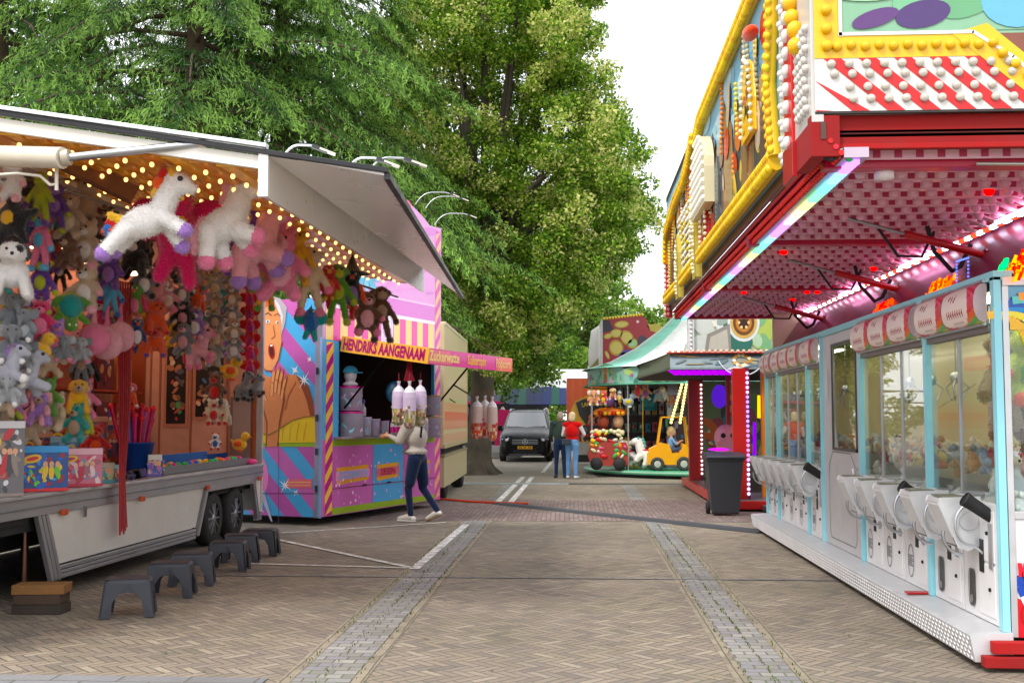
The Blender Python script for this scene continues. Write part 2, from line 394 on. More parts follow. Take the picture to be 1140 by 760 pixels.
for i, x in enumerate((-1.56, 1.2)):
    w = .18 if x < 0 else .155
    sheet('paving_strip', x-w, x+w, -8, 17.6, .004, 'greypave')
    sheet('paving_strip', x-w, x+w, 22.2, 26.9, .004, 'greypave')
    sheet('paving_border', x-w-.085, x-w-.004, -8, 17.6, .004, 'tanrow')
    sheet('paving_border', x+w+.004, x+w+.085, -8, 17.6, .004, 'tanrow')
sheet('gutter_strip', -30, 30, 11.34, 11.39, .008, 'bluerow')
sheet('gutter_strip', -30, -1.9, 6.35, 6.93, .008, 'bluerow')
# painted lines, worn
m, nt = newmat('roadpaint'); L = nt.links.new
out = N(nt, 'ShaderNodeOutputMaterial'); b = N(nt, 'ShaderNodeBsdfPrincipled', Roughness=.8); b.inputs['Base Color'].default_value = (.8, .79, .76, 1)
g = N(nt, 'ShaderNodeNewGeometry'); n1 = N(nt, 'ShaderNodeTexNoise', Scale=7., Detail=6., Roughness=.75); L(g.outputs['Position'], n1.inputs['Vector'])
mr = N(nt, 'ShaderNodeMapRange'); L(n1.outputs['Fac'], mr.inputs['Value']); mr.inputs['From Min'].default_value = .42; mr.inputs['From Max'].default_value = .6
tr = N(nt, 'ShaderNodeBsdfTransparent'); ms = N(nt, 'ShaderNodeMixShader'); iv = E(nt, mr.outputs[0])*.55; L(iv.k, ms.inputs[0]); L(b.outputs[0], ms.inputs[1]); L(tr.outputs[0], ms.inputs[2]); L(ms.outputs[0], out.inputs[0])
def line(a, b, w, z=.013):
    a = Vector((*a, z)); b = Vector((*b, z)); d = (b-a).normalized(); q = Vector((-d.y, d.x, 0))*w/2
    mb = MB(); mb.quad(a-q, b-q, b+q, a+q, (.7, .7, .7), 'roadpaint'); mb.build('road_marking', kind='structure')
line((-1.72, 11.9), (-1.66, 16.9), .11)
line((-4.2, 15.0), (-1.75, 12.0), .08); line((-3.6, 12.25), (-1.8, 12.0), .06); line((-4.1, 15.5), (-2.0, 17.2), .06)
line((-1.5, 21.4), (-1.45, 30.5), .12); line((-1.25, 21.4), (-1.2, 30.5), .12); line((-1.0, 33), (-.9, 42), .12)
# moss / weeds in the joints along the strips
def tufts(name, n, fx, label):
    c = np.array([fx() for _ in range(n)]); h = rng.uniform(.004, .014, n)
    a = unit(n)*.5; a[:, 2] = 1; a *= h[:, None]; bb = unit(n); bb[:, 2] = 0; bb *= .006
    col = np.array(C('5f7030'))*rng.uniform(.6, 1.3, (n, 1)); c = c+a
    finish(name, leafmesh(c, a, bb, col), label=label, cat='weeds', kind='stuff')
tufts('joint_moss', 1500, lambda: (random.choice((-1.56, -1.36, -1.76, 1.2, 1.2, 1.03, 1.37))+random.gauss(0, .008), random.uniform(6, 17), .006), 'green moss growing in the joints of the grey paving strips')
def lf_(n):
    c = np.stack([rng.uniform(-3.6, 2.3, n), rng.uniform(6, 26, n), np.full(n, .012)], 1); a = unit(n); a[:, 2] *= .15; b_ = np.cross(a, np.array([0, 0, 1.])); s_ = rng.uniform(.01, .026, (n, 1))
    col = np.array(cs('8c8440', '6c7838', '9a8860', '5c4c38'))[rng.integers(0, 4, n)]
    finish('leaf_litter', leafmesh(c, a*s_, b_*s_*.5, col), label='small dry leaves and bits scattered over the brick paving', cat='leaf litter', kind='stuff')
lf_(420)
# ================================================================== sky, sun
w = bpy.data.worlds.new("World"); scene.world = w; w.use_nodes = True; nt = w.node_tree; nt.nodes.clear(); L = nt.links.new
out = N(nt, 'ShaderNodeOutputWorld'); bg = N(nt, 'ShaderNodeBackground')
sk = N(nt, 'ShaderNodeTexSky'); sk.sky_type = 'NISHITA'; sk.sun_disc = False; sk.sun_elevation = R(52); sk.sun_rotation = R(35); sk.air_density = 1.; sk.dust_density = 2.
tc = N(nt, 'ShaderNodeTexCoord'); nz = N(nt, 'ShaderNodeTexNoise', Scale=2.6, Detail=6., Roughness=.55); L(tc.outputs['Generated'], nz.inputs['Vector'])
mr = N(nt, 'ShaderNodeMapRange'); L(nz.outputs['Fac'], mr.inputs['Value']); mr.inputs['From Min'].default_value = .25; mr.inputs['From Max'].default_value = .5; mr.inputs['To Min'].default_value = .5; mr.inputs['To Max'].default_value = 1.
mx = N(nt, 'ShaderNodeMix', data_type='RGBA'); L(mr.outputs[0], mx.inputs[0]); L(sk.outputs[0], mx.inputs[6]); mx.inputs[7].default_value = (9.6, 9.8, 10.2, 1)
L(mx.outputs[2], bg.inputs['Color']); bg.inputs['Strength'].default_value = .112; L(bg.outputs[0], out.inputs[0])
sd = bpy.data.lights.new('sun', 'SUN'); sd.energy = 1.6; sd.angle = R(14); sd.color = (1, .96, .9); so = bpy.data.objects.new('sun', sd); COL.objects.link(so)
# sun_rotation 35deg from +Y towards +X (blender sky: clockwise from north)
az, el = R(215), R(52)
dirv = Vector((math.sin(az)*math.cos(el), math.cos(az)*math.cos(el), math.sin(el)))
so.rotation_euler = dirv.to_track_quat('Z', 'Y').to_euler(); sk.sun_rotation = az
scene.view_settings.view_transform = 'Standard'; scene.view_settings.look = 'None'; scene.view_settings.gamma = 1; scene.view_settings.use_curve_mapping = False
scene.view_settings.exposure = .8
# ================================================================== trees
def deciduous(name, label, base, trunk_r, forkz, lobes, nper, leaf=.11, cols=('5f7f2c', '86a040', '3f5f22', 'b9c070'), w=(.4, .3, .15, .15), group='broadleaf trees', sub=16, seed=1):
    global rng
    rng = np.random.default_rng(seed); random.seed(seed)
    t = thing(name, label, 'tree', group)
    base = Vector(base); mb = MB(); mb.col = C('5d554a'); mb.mat = 'bark'
    fork = base+Vector((.15, .1, forkz))
    mb.tube([base+Vector((0, 0, -.05)), base+Vector((0, 0, .18)), base+Vector((.02, 0, .55)), base.lerp(fork, .5)+Vector((.06, 0, 0)), fork, fork+Vector((.1, 0, forkz*.9))],
            [trunk_r*1.9, trunk_r*1.35, trunk_r*1.08, trunk_r*.95, trunk_r*.88, trunk_r*.45], 16)
    for k in range(5):
        a = k*1.3+.4; mb.tube([base+Vector((math.cos(a)*trunk_r*2.1, math.sin(a)*trunk_r*2.1, -.04)), base+Vector((math.cos(a)*trunk_r*1.2, math.sin(a)*trunk_r*1.2, .12)), base+Vector((math.cos(a)*trunk_r*.6, math.sin(a)*trunk_r*.6, .6))], [.07, .14, .1], 8)
    mb.build('trunk', t)
    mb = MB(); mb.col = C('514a40'); mb.mat = 'bark'
    for (c, r) in lobes[::2]:
        c = Vector(c); s = fork+Vector((.05, 0, random.random()*forkz*.8)); m = s.lerp(c, .5)+Vector((0, 0, .5))
        mb.tube([s, m, c], [trunk_r*.4, trunk_r*.22, .03], 6)
    if mb.v: mb.build('limbs', t)
    cen = []; 
    for (c, r) in lobes:
        c = np.array(c)
        d = unit(sub); d[:, 2] = d[:, 2]*.8+.12
        sc = c+d*(r*rng.uniform(.55, 1.05, (sub, 1)))
        tone = rng.uniform(0, 1, sub)
        for q in range(sub):
            k = int(nper/sub); o = unit(k)*(rng.uniform(0, 1, (k, 1))**.45)*r*.38; o[:, 2] *= .75
            cen.append(np.concatenate([sc[q]+o, np.full((k, 1), tone[q])], 1))
    cen = np.concatenate(cen); n = len(cen); tone = cen[:, 3]; cen = cen[:, :3]
    a = unit(n); a[:, 2] = -np.abs(a[:, 2])*.8-.1; a /= np.linalg.norm(a, axis=1)[:, None]
    bb = np.cross(a, unit(n)); bb /= np.linalg.norm(bb, axis=1)[:, None]
    s = leaf*rng.uniform(.6, 1.3, (n, 1)); pal = np.array([C(x) for x in cols])
    base_p = np.where(tone[:, None] > .62, np.array([w[0]*.5, w[1], w[2]*.3, w[3]*3.2]), np.array([w[0], w[1], w[2]*1.6, w[3]*.3])); base_p = base_p/base_p.sum(1, keepdims=True)
    ch = (rng.uniform(0, 1, (n, 1)) > np.cumsum(base_p, 1)).sum(1).clip(0, 3)
    col = pal[ch]*rng.uniform(.75, 1.25, (n, 1))
    finish('crown', leafmesh(cen, a*s*.5, bb*s*.33, col), t)
    rebase(t); return t
random.seed(3)
def pxlobes(rows, Y0, Y1, r0, r1, layers=2):
    out = []
    for y, xs in rows:
        for x in xs:
            for l in range(layers):
                Y = random.uniform(Y0, Y1); out.append((P(x+random.uniform(-14, 14), y+random.uniform(-14, 14), Y), random.uniform(r0, r1)))
    return out
rows = [(-130, [540, 600]), (-70, [490, 550, 610, 630]), (-15, [470, 530, 590, 630]), (40, [455, 510, 575, 615, 632]), (95, [450, 505, 570, 625, 650]), (150, [460, 515, 575, 635, 670]),
        (200, [470, 530, 590, 650, 682]), (250, [500, 560, 615, 672, 690]), (295, [520, 580, 640, 690]), (335, [530, 580, 628]), (368, [545, 585])]
deciduous('lime_tree', 'tall flowering lime tree with thick trunk behind the pink candyfloss stall', (P(531, 528, 32).x, 32, 0), .36, 3.6,
          pxlobes(rows, 29.5, 35.5, .95, 1.35), 3500, .105, ('668a34', 'a0b854', '426420', 'dcdc98'), seed=4)
# drooping twigs at the lower right edge of the crown
rowsb = [(322, [470+35*k for k in range(5)]), (370, [515, 560, 600]), (405, [540, 570]), (300, [700]), (330, [697])]
deciduous('dark_tree', 'dense dark broadleaf tree with hanging twigs behind the lime trunk', (P(529, 500, 37).x, 37.5, 0), .25, 3., pxlobes([(y, xs) for y, xs in rowsb[:3]]+[(300, [540, 600, 650]), (250, [520, 580])], 36, 39, 1.0, 1.4, 2), 1300, .14, ('4f7030', '6c8c3c', '3a5824', '90a850'), seed=5)
deciduous('far_tree', 'light green tree far behind beside the white tents', (P(635, 470, 78).x, 78, 0), .4, 3., pxlobes([(335, [640, 668]), (358, [618, 650, 678]), (382, [600, 635, 668, 690]), (405, [590, 625, 655, 690])], 75, 82, 1.6, 2.3, 2), 1200, .3, ('64863a', '86a452', '49692c', 'a3ba6a'), seed=6)
deciduous('far_tree', 'smaller green tree peeping over the red panel with gold coins', (P(705, 470, 60).x, 60, 0), .3, 3., pxlobes([(362, [700, 722]), (385, [690, 715, 735]), (410, [700, 730])], 58, 62, .9, 1.2, 2), 700, .22, ('64863a', '86a452', '49692c', 'a3ba6a'), seed=8)
deciduous('far_tree', 'bushy green tree behind the cream truck', (P(520, 470, 60).x, 60, 0), .3, 3., pxlobes([(y, [470, 500, 535, 565, 600]) for y in (350, 385, 420, 450)], 55, 60, 1.5, 2.2, 1), 900, .25, ('4d6c2c', '6c8a3c', '38541f', '8ba552'), seed=9)
def conifer(name, label, base, H, nb, L0, seed, z0=3.5, tw=17, cols=('426b34', '98bd66', '1d381c', '3f7436')):
    rg = np.random.default_rng(seed); random.seed(seed)
    t = thing(name, label, 'tree', 'drooping conifers')
    base = Vector(base); mb = MB(); mb.col = C('4a3c30'); mb.mat = 'bark'
    mb.tube([base+Vector((0, 0, H*k/6)) for k in range(7)], [.42*(1-k/6.5)+.03 for k in range(7)], 12); mb.build('trunk', t)
    mb = MB(); mb.col = C('4a3c30'); mb.mat = 'bark'
    cen = []; A = []; B = []; CC = []; pal = np.array([C(x) for x in cols])
    for k in range(nb):
        f = (k+.5)/nb; z = z0+(H-z0)*f; az = k*2.399+random.uniform(-.3, .3); L = L0*(1-f*.75)*random.uniform(.75, 1.12)
        d = np.array([math.cos(az), math.sin(az), 0]); side = np.array([-d[1], d[0], 0]); o = np.array(base)+np.array([0, 0, z])
        up = random.uniform(.12, .3); dr = random.uniform(.45, .7)
        pt = lambda s: o+d*L*s+np.array([0, 0, L*(up*s-dr*s*s)])
        mb.tube([Vector(pt(s)) for s in (0, .3, .6, .85)], [.07, .05, .03, .012], 5)
        bt = rg.uniform(0, 1)
        for q in range(tw):
            s = .18+.84*q/tw
            for sd in (-1, 1):
                l2 = L*.34*(1.15-s)*rg.uniform(.6, 1.2)+.25
                p0 = pt(min(1, s)); dd = side*sd*.85+d*.55+np.array([0, 0, -.12])
                nn = 44
                tt = rg.uniform(0, 1, nn)**.8
                c = p0+dd*l2*tt[:, None]; c[:, 2] -= l2*.30*tt**2.4
                hang = rg.uniform(.0, .20, nn)*(.3+.9*tt); c[:, 2] -= hang
                c += rg.normal(size=(nn, 3))*.03
                a = dd*.5*rg.uniform(.3, 1, (nn, 1))+rg.normal(size=(nn, 3))*.28; a[:, 2] -= rg.uniform(.05, .75, nn)
                a /= np.linalg.norm(a, axis=1)[:, None]; ln = rg.uniform(.045, .11, nn)
                b = np.cross(a, rg.normal(size=(nn, 3))); b /= np.linalg.norm(b, axis=1)[:, None]; b *= .0125
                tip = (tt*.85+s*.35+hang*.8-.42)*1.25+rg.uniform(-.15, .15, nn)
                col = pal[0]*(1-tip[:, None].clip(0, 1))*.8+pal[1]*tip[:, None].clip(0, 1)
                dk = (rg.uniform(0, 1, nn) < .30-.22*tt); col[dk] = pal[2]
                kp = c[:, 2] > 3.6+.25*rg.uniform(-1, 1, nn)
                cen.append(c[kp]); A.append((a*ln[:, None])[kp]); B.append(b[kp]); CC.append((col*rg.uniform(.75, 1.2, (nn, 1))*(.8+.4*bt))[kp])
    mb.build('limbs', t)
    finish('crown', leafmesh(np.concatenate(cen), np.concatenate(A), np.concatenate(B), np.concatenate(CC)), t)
    rebase(t)
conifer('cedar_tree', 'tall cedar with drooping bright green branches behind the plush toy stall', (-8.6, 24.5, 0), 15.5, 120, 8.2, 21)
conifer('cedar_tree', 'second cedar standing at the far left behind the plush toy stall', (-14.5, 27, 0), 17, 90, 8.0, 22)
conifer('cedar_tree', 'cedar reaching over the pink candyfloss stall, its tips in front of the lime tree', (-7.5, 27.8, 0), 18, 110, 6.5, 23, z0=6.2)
deciduous('dark_tree', 'dark broadleaf tree filling the gaps behind the cedars', (-12, 40, 0), .4, 3., [(Vector((random.uniform(-22, -5), random.uniform(38, 44), random.uniform(3, 17))), random.uniform(1.6, 2.4)) for k in range(46)], 520, .3, ('2c441f', '3a5526', '22371a', '4f6c30'), seed=12)
deciduous('hedge', 'long dark green hedge of trees closing the square far behind', (-6, 96, 0), .3, 2., [(Vector((-50+k*3.1+random.uniform(-1, 1), 96+random.uniform(-3, 3), random.choice((1.6, 3.6)))), random.uniform(1.9, 2.6)) for k in range(34)], 600, .4, ('3a5526', '4f6c30', '2c441f', '6c8a3c'), seed=13)
# ================================================================== toy stall (left), built in its own frame: a outward to the aisle, s along, z up
random.seed(5)
U1 = Vector((.026, 1, 0)).normalized(); N1 = Vector((U1.y, -U1.x, 0)); O1 = Vector((-4.48, 15.8, 0))
M1 = Matrix(((N1.x, U1.x, 0, O1.x), (N1.y, U1.y, 0, O1.y), (0, 0, 1, 0), (0, 0, 0, 1)))
def T(a, s, z): return M1 @ Vector((a, s, z))
ts = thing('toy_stall', 'white toy stall trailer with raised flap, orange bulb ceiling and hanging plush toys', 'fairground stall')
WH, AL, AL2 = C('d8d6d0'), C('b4b5b8'), C('8f9194')
mb = MB(M1)
# skirt: panels with the wheel arch cut out and the slanted front cut
mb.slab([(0, -6.22, .76), (0, -2.2, .76), (0, -2.5, .3), (0, -5.98, .3)], (-.03, 0, 0), WH)
mb.slab([(0, -.42, .76), (0, -.02, .76), (0, -.02, .3), (0, -.22, .3)], (-.03, 0, 0), WH)
mb.build('side_panel', ts)
mb = MB(M1); mb.mat = 'alu'; mb.col = AL
mb.box(-.06, .03, -9.4, 0, .76, .925); mb.box(-.3, .07, -9.4, 0, .925, .955, C('c9cacc')); mb.box(0, .045, -9.4, 0, .83, .845, AL2)
for z, w in ((.17, .035), (.212, .03), (.25, .035)): mb.box(-.04, .012+w*.3, -5.9, -2.56, z, z+w); mb.box(-.04, .012+w*.3, -.2, 0, z, z+w)
for k in range(3): mb.beam((.0+.004*k, -6.30+.06*k, .76), (.0+.004*k, -6.02+.06*k, .17), .045, .05, AL)
for k in range(2):
    mb.beam((.01, -2.2-.05*k, .74), (.01, -2.5-.05*k, .2), .05, .045, AL2 if k else AL); mb.beam((.01, -.42+.05*k, .74), (.01, -.18+.05*k, .2), .05, .045, AL2 if k else AL)
mb.box(-.02, .035, -2.25, -.38, .70, .76, AL)
mb.build('trim_rail', ts, bev=.004)
mb = MB(M1); mb.box(-.035, -.03, -6.2, -.02, .74, .76, AL2, 'alu'); mb.box(-2.15, -.05, -9.4, -6.35, .70, .76, C('303030'), 'matte')
mb.box(-2.15, -.09, -9.4, 0, .62, .74, C('2a2a2a'), 'matte'); mb.box(-1.5, -.7, -9.4, 0, .42, .62, C('1d1d1d'), 'matte')
mb.box(-.75, -.5, -9.4, -.05, .42, .6, C('262626'), 'matte'); mb.build('chassis', ts)
mb = MB(M1)  # body: floor, back wall, roof, end walls
mb.box(-2.2, -.08, -9.4, 0, .76, .82, C('7a5648'), 'matte'); mb.box(-2.26, -2.2, -9.4, 0, .5, 3.7, C('a87464'), 'matte'); mb.box(-2.26, 0, -.04, 0, .93, 3.7, C('cf9f8e'), 'matte')
mb.box(-2.3, .02, 0, .02, .3, 3.78, WH); mb.box(-2.3, .02, -9.4, .02, 3.72, 3.8, C('dcdcd6')); mb.box(-2.29, -2.262, -9.4, 0, .5, 3.7, WH); mb.box(-2.25, -2.2, -9.4, 0, .02, .5, C('3a3a3a'), 'matte'); mb.box(-2.26, -.05, -9.42, -9.36, .76, 3.7, WH)  # low dark skirt at the back is added to darken the underside
mb.build('body', ts)
mb = MB(M1); mb.mat = 'alu'; mb.col = AL; mb.box(-.08, -.02, -9.4, -9.3, .955, 3.72); mb.build('corner_post', ts); mb = MB(M1); mb.mat = 'alu'; mb.col = AL; mb.box(-.06, .02, -.06, .0, .955, 3.72); mb.box(-.14, -.07, -.06, -.041, .955, 3.7, C('9a5a40'), 'paint'); mb.build('corner_post', ts)
# door panels with dark windows on the far end wall
for a0, a1, z0, z1 in ((-1.38, -1.10, 1.52, 2.62), (-.95, -.55, 1.62, 2.68)):
    mb = MB(M1); mb.box(a0-.04, a1+.04, -.055, -.042, z0-.05, z1+.05, C('bc8470'), 'paint'); f = mb.build('window', ts)
    mb = MB(M1); mb.box(a0, a1, -.062, -.056, z0, z1, C('1a1412'), 'paint')
    fr = (T(0, -.063, 0), N1, Vector((0, 0, 1)), -U1); mb.build('poster_board', f); mb = MB()
    for k in range(26):
        x = random.uniform(a0+.03, a1-.03); z = random.uniform(z0+.06, z1-.06); mb.artell(fr, (x, z), (random.uniform(.02, .05), random.uniform(.02, .07)), random.choice(cs('b87a54', 'cc9c7c', '806048', 'c04840', 'e0c0a0', '5c5868', '58a060', '4878b0')), 1+k*.05, random.random()*3, 9)
    mb.build('poster', f)
mb = MB(M1)
for a in (-1.62, -1.48, -1.02, -.48): mb.box(a-.012, a+.012, -.06, -.041, .96, 3.2, C('a06450'), 'paint')
mb.box(-.44, -.1, -.06, -.042, 1.0, 1.9, C('7d6a66'), 'paint'); mb.box(-.4, -.14, -.068, -.06, 1.3, 1.85, C('9b8b88'), 'paint'); mb.box(-2.18, -1.7, -.06, -.042, 1.0, 2.9, C('8f4a34'), 'paint'); mb.build('wall_trim', ts)
# ceiling flap
def zc(a): return 3.77-.162*(a)         # underside height above the aisle side
c0, c1, s0, s1 = -.02, 2.45, -7.9, -.9
mb = MB(M1); mb.slab([(c0, s0, zc(c0)+.05), (c1, s0, zc(c1)+.05), (c1, s1, zc(c1)+.05), (c0, s1, zc(c0)+.05)], (0, 0, .04), C('e2dfd6')); mb.build('ceiling_panel', ts)
mb = MB(M1)
k = 0; slats = []
a = .12
while a < 2.4:
    slats.append(a); mb.slab([(a-.085, s0, zc(a)+.045), (a-.06, s0, zc(a)-.005), (a+.06, s0, zc(a)-.015), (a+.085, s0, zc(a)+.03)], (0, s1-s0, 0), C('d08a2c') if k % 2 else C('e0a63c'), 'paint'); a += .205; k += 1
mb.build('orange_slat', ts, bev=.008)
bulbs = []
for a in slats:
    for q in range(22):
        s = s0+.16+q*.315
        if s < s1-.05: bulbs.append((a, s))
bulbs.sort(key=lambda t: t[1]-t[0]*.4)
def bulb_mb(c, r=.019, col=C('ffc48a'), mat='glow', M=None, up=1):
    m = MB(M); m.lathe([(r*.5, r*.9*up), (r*.55, r*.3*up)], c, seg=7, col=C('c98a2a'), mat='paint'); m.ell((c[0], c[1], c[2]-r*.4*up), (r, r, r*1.1), 8, 5, None, col, mat); return m
for a, s in bulbs[:84]: bulb_mb((a, s, zc(a)-.045), M=M1).build('bulb', ts)
mb = MB()
for a, s in bulbs[84:]:
    b_ = bulb_mb((a, s, zc(a)-.045), M=M1); mb.add(b_.v, b_.f); 
    mb.c[-len(b_.f):] = b_.c; mb.m[-len(b_.f):] = b_.m; mb.s[-len(b_.f):] = b_.s
mb.build('bulbs', ts, kind='stuff')
mb = MB(M1); mb.col = C('e6e2d8')
mb.slab([(-.3, s0-.06, zc(-.3)+.0), (c1, s0-.06, zc(c1)-.0), (c1, s0-.06, zc(c1)+.085), (-.3, s0-.06, zc(-.3)+.085)], (0, .05, 0)); mb.build('flap_beam', ts, bev=.004)
mb = MB(M1)   # vertical board on the outer edge of the bulb ceiling
mb.slab([(c1, s0-.02, zc(c1)-.2), (c1, s0-.02, zc(c1)+.13), (c1, s1-.05, zc(c1)+.34), (c1, s1-.05, zc(c1)-.1)], (.03, 0, 0), C('e4e0dc'), 'flapsheen'); mb.build('flap_board', ts)
mb = MB(M1); mb.box(c1-.01, c1+.06, s0-.09, s0-.05, zc(c1)-.21, zc(c1)+.11, C('e9e7e2')); mb.build('bracket', ts)
# outer leaf, glossy grey
lf = [(c1+.03, s0-.06, zc(c1)+.1), (3.36, s0-.06, 3.30), (2.92, s1+.5, 3.26), (c1+.03, s1-.05, zc(c1)+.3)]
mb = MB(M1); mb.slab(lf, (0, 0, .02), C('f0eeec'), 'flapsheen')
mb.build('outer_flap', ts)
mb = MB(M1); mb.mat = 'alu'; mb.beam(lf[1], lf[2], .045, .05, C('4a4a4c')); mb.beam((-.4, s0-.07, zc(-.4)+.13), (3.37, s0-.07, 3.335), .06, .035, C('3c3c3e')); mb.beam((-.4, s0-.08, zc(-.4)+.16), (2.5, s0-.08, zc(2.5)+.16), .07, .03, C('dfe2e6')); mb.beam((lf[3][0], lf[3][1], lf[3][2]), (lf[2][0], lf[2][1], lf[2][2]), .03, .03, C('8a8a8a'))
mb.build('flap_edge', ts, bev=.003)
# gas strut
mb = MB(M1); mb.col = C('d9d2c2'); q0 = M1.inverted() @ P(-60, 172, 8.0); q1 = M1.inverted() @ P(70, 176, 7.75); q2 = M1.inverted() @ P(225, 160, 7.8)
mb.tube([q0, q1], .078, 14); mb.tube([q1, q1.lerp(q2, .05)], .06, 12, C('b8b0a0')); mb.tube([q1, q2], .03, 10, C('c0c3c8'), 'metal'); mb.ell(q2, .035, col=C('c8c0b0')); mb.build('lift_strut', ts)
mb = MB(M1); mb.tube([M1.inverted() @ P(x, y, 7.85) for x, y in ((-20, 196), (20, 193), (45, 196), (56, 206), (64, 205))], .012, 8, C('e2ddd0')); mb.tube([M1.inverted() @ P(x, y, 7.85) for x, y in ((63, 185), (63, 212))], .014, 8, C('e2ddd0')); mb.build('pipe', ts)
mb = MB(M1); q0 = M1.inverted() @ P(-30, 128, 8.6); q1 = M1.inverted() @ P(150, 218, 9.2); mb.beam(q0, q1, .16, .14, C('7a5238'), 'wood'); mb.build('roof_beam', ts)
# red-orange neon inside
for k, (px, py, Y) in enumerate(((70, 203, 11), (105, 215, 11.5), (110, 260, 12.5), (30, 232, 12))):
    mb = MB(); c = P(px, py, Y); mb.ell(c, (.16, .16, .07), 12, 6, None, C('ff4a1c'), 'glow'); mb.build('red_lamp', ts)
for s in (-8, -6.2, -4.4, -2.6, -1): mb = MB(M1); mb.box(-1.95, -1.7, s-.7, s+.7, 3.62, 3.66, C('ffd4b4'), 'glowhi'); mb.build('fill_tube', ts)  # glowing tubes added near the ceiling to brighten the stall interior
# wheels
for s in (-1.78, -.93):
    c = (-.13, s, .34)
    mb = MB(M1); mb.mat = 'rubber'; mb.col = C('1c1c1d'); mb.lathe([(.2, -.09), (.31, -.09), (.335, -.06), (.34, 0), (.335, .06), (.31, .09), (.2, .09)], c, 'x', 28); w = mb.build('wheel', ts)
    mb = MB(M1); mb.lathe([(.0, .075), (.06, .08), (.2, .055), (.215, .09), (.222, .09), (.225, 0)], c, 'x', 28, C('5c5d60'), 'alu')
    for k in range(10):
        an = 2*PI*k/10; d = Vector((0, math.cos(an), math.sin(an))); mb.beam(Vector(c)+d*.055+Vector((.082, 0, 0)), Vector(c)+d*.2+Vector((.075, 0, 0)), .03, .012, C('c4c6ca'), 'metal')
    mb.lathe([(.0, .098), (.045, .095), (.055, .08)], c, 'x', 14, C('a8aaae'), 'metal'); mb.build('hubcap', w)
mb = MB(M1); mb.box(-.62, -.2, -2.7, -.2, .55, .7, C('161616'), 'matte'); mb.build('wheel_arch', ts)
for px, Y in ((49, 9.9), (157, 11.6), (229, 13.55), (283, 15.6)):
    s = Y-15.8; mb = MB(M1); mb.box(.031, .06, s-.05, s+.05, .73, .785, C('b8531a'), 'plastic'); mb.build('reflector', ts, bev=.008)
mb = MB(M1); mb.box(.03, .045, -5.5, -5.46, .68, .78, AL2, 'metal'); mb.build('latch', ts)
mb = MB(M1); mb.box(-.5, -.42, -7.0, -6.9, .02, .62, C('1e1e1e'), 'matte'); mb.box(-1.6, -.2, -9.3, -6.6, .04, .66, C('1c1a1a'), 'matte'); mb.tube([(-.2, -6.12, .05), (-.2, -6.12, .62)], .035, 8, C('6b5048'), 'metal'); mb.build('leg_and_shade_box', ts)  # leg and post, plus a near-black box standing in for shade under the front
# gooseneck LED lamps on the flap edge and on the pink facade
def gooseneck(par, b, h, d):
    b = Vector(b); d = Vector(d); e = b+d
    mb = MB(); n = 9; pts = [b+Vector((0, 0, 0))]+[b+d*(t*t*.5+.5*t)+Vector((0, 0, h*math.sin(PI*.5*min(1, t*1.6))-.0)) for t in [k/n for k in range(1, n+1)]]
    pts[-1] -= Vector((0, 0, h*.12)); mb.tube(pts, .009, 7, C('c9ccd0'), 'metal'); g = mb.build('lamp_arm', par)
    mb = MB(); q = pts[-1]; f = (d.normalized()+Vector((0, 0, -.35))).normalized(); mb.beam(q-f*.03, q+f*.09, .05, .025, C('34363a'), 'plastic'); hd = mb.build('lamp_head', g)
    mb = MB(); mb.beam(q+f*.03, q+f*.15, .055, .015, C('d8d6c4'), 'plastic'); mb.build('lamp_lens', hd)
for (bx, by), Y, hx in (((314, 178), 8.05, .24), ((386, 192), 8.1, .24), ((411, 192), 8.15, .28)):
    b = P(bx, by, Y); gooseneck(ts, b, .115, (hx, .05, 0))
# red straps hanging in front
mb = MB(M1)
for k in range(6):
    p = [Vector((.1+.01*k, -5.06+.035*k, 2.95)), Vector((.12+.012*k, -5.0+.02*k, 1.7)), Vector((.12, -4.95+.02*k, 1.0)), Vector((.11, -4.9+.03*k, .45+.03*(k % 3)))]
    for a_, b_ in zip(p[:-1], p[1:]): mb.slab([a_, a_+Vector((0, .042, 0)), b_+Vector((0, .042, 0)), b_], (.004, 0, 0), C('8e1626') if k % 2 else C('a31c30'), 'cloth')
tag(mb.build('strap_bundle'), 'bundle of dark red straps hanging down in front of the toy stall counter', 'straps')
# wooden blocks under the stall
wb = thing('block_stack', 'weathered wooden support blocks stacked under the front of the toy stall', 'blocks')
p = P(46, 686, 9.15)
for i, (z, c, sx) in enumerate(((0, '3c342e', .40), (.08, '4a3a30', .38), (.16, '8a6440', .42))):
    mb = MB(); mb.obox((p.x, p.y, z+.04), (sx, .22, .078), (0, 0, .06*i), C(c), 'wood'); mb.build('block', wb, bev=.006)
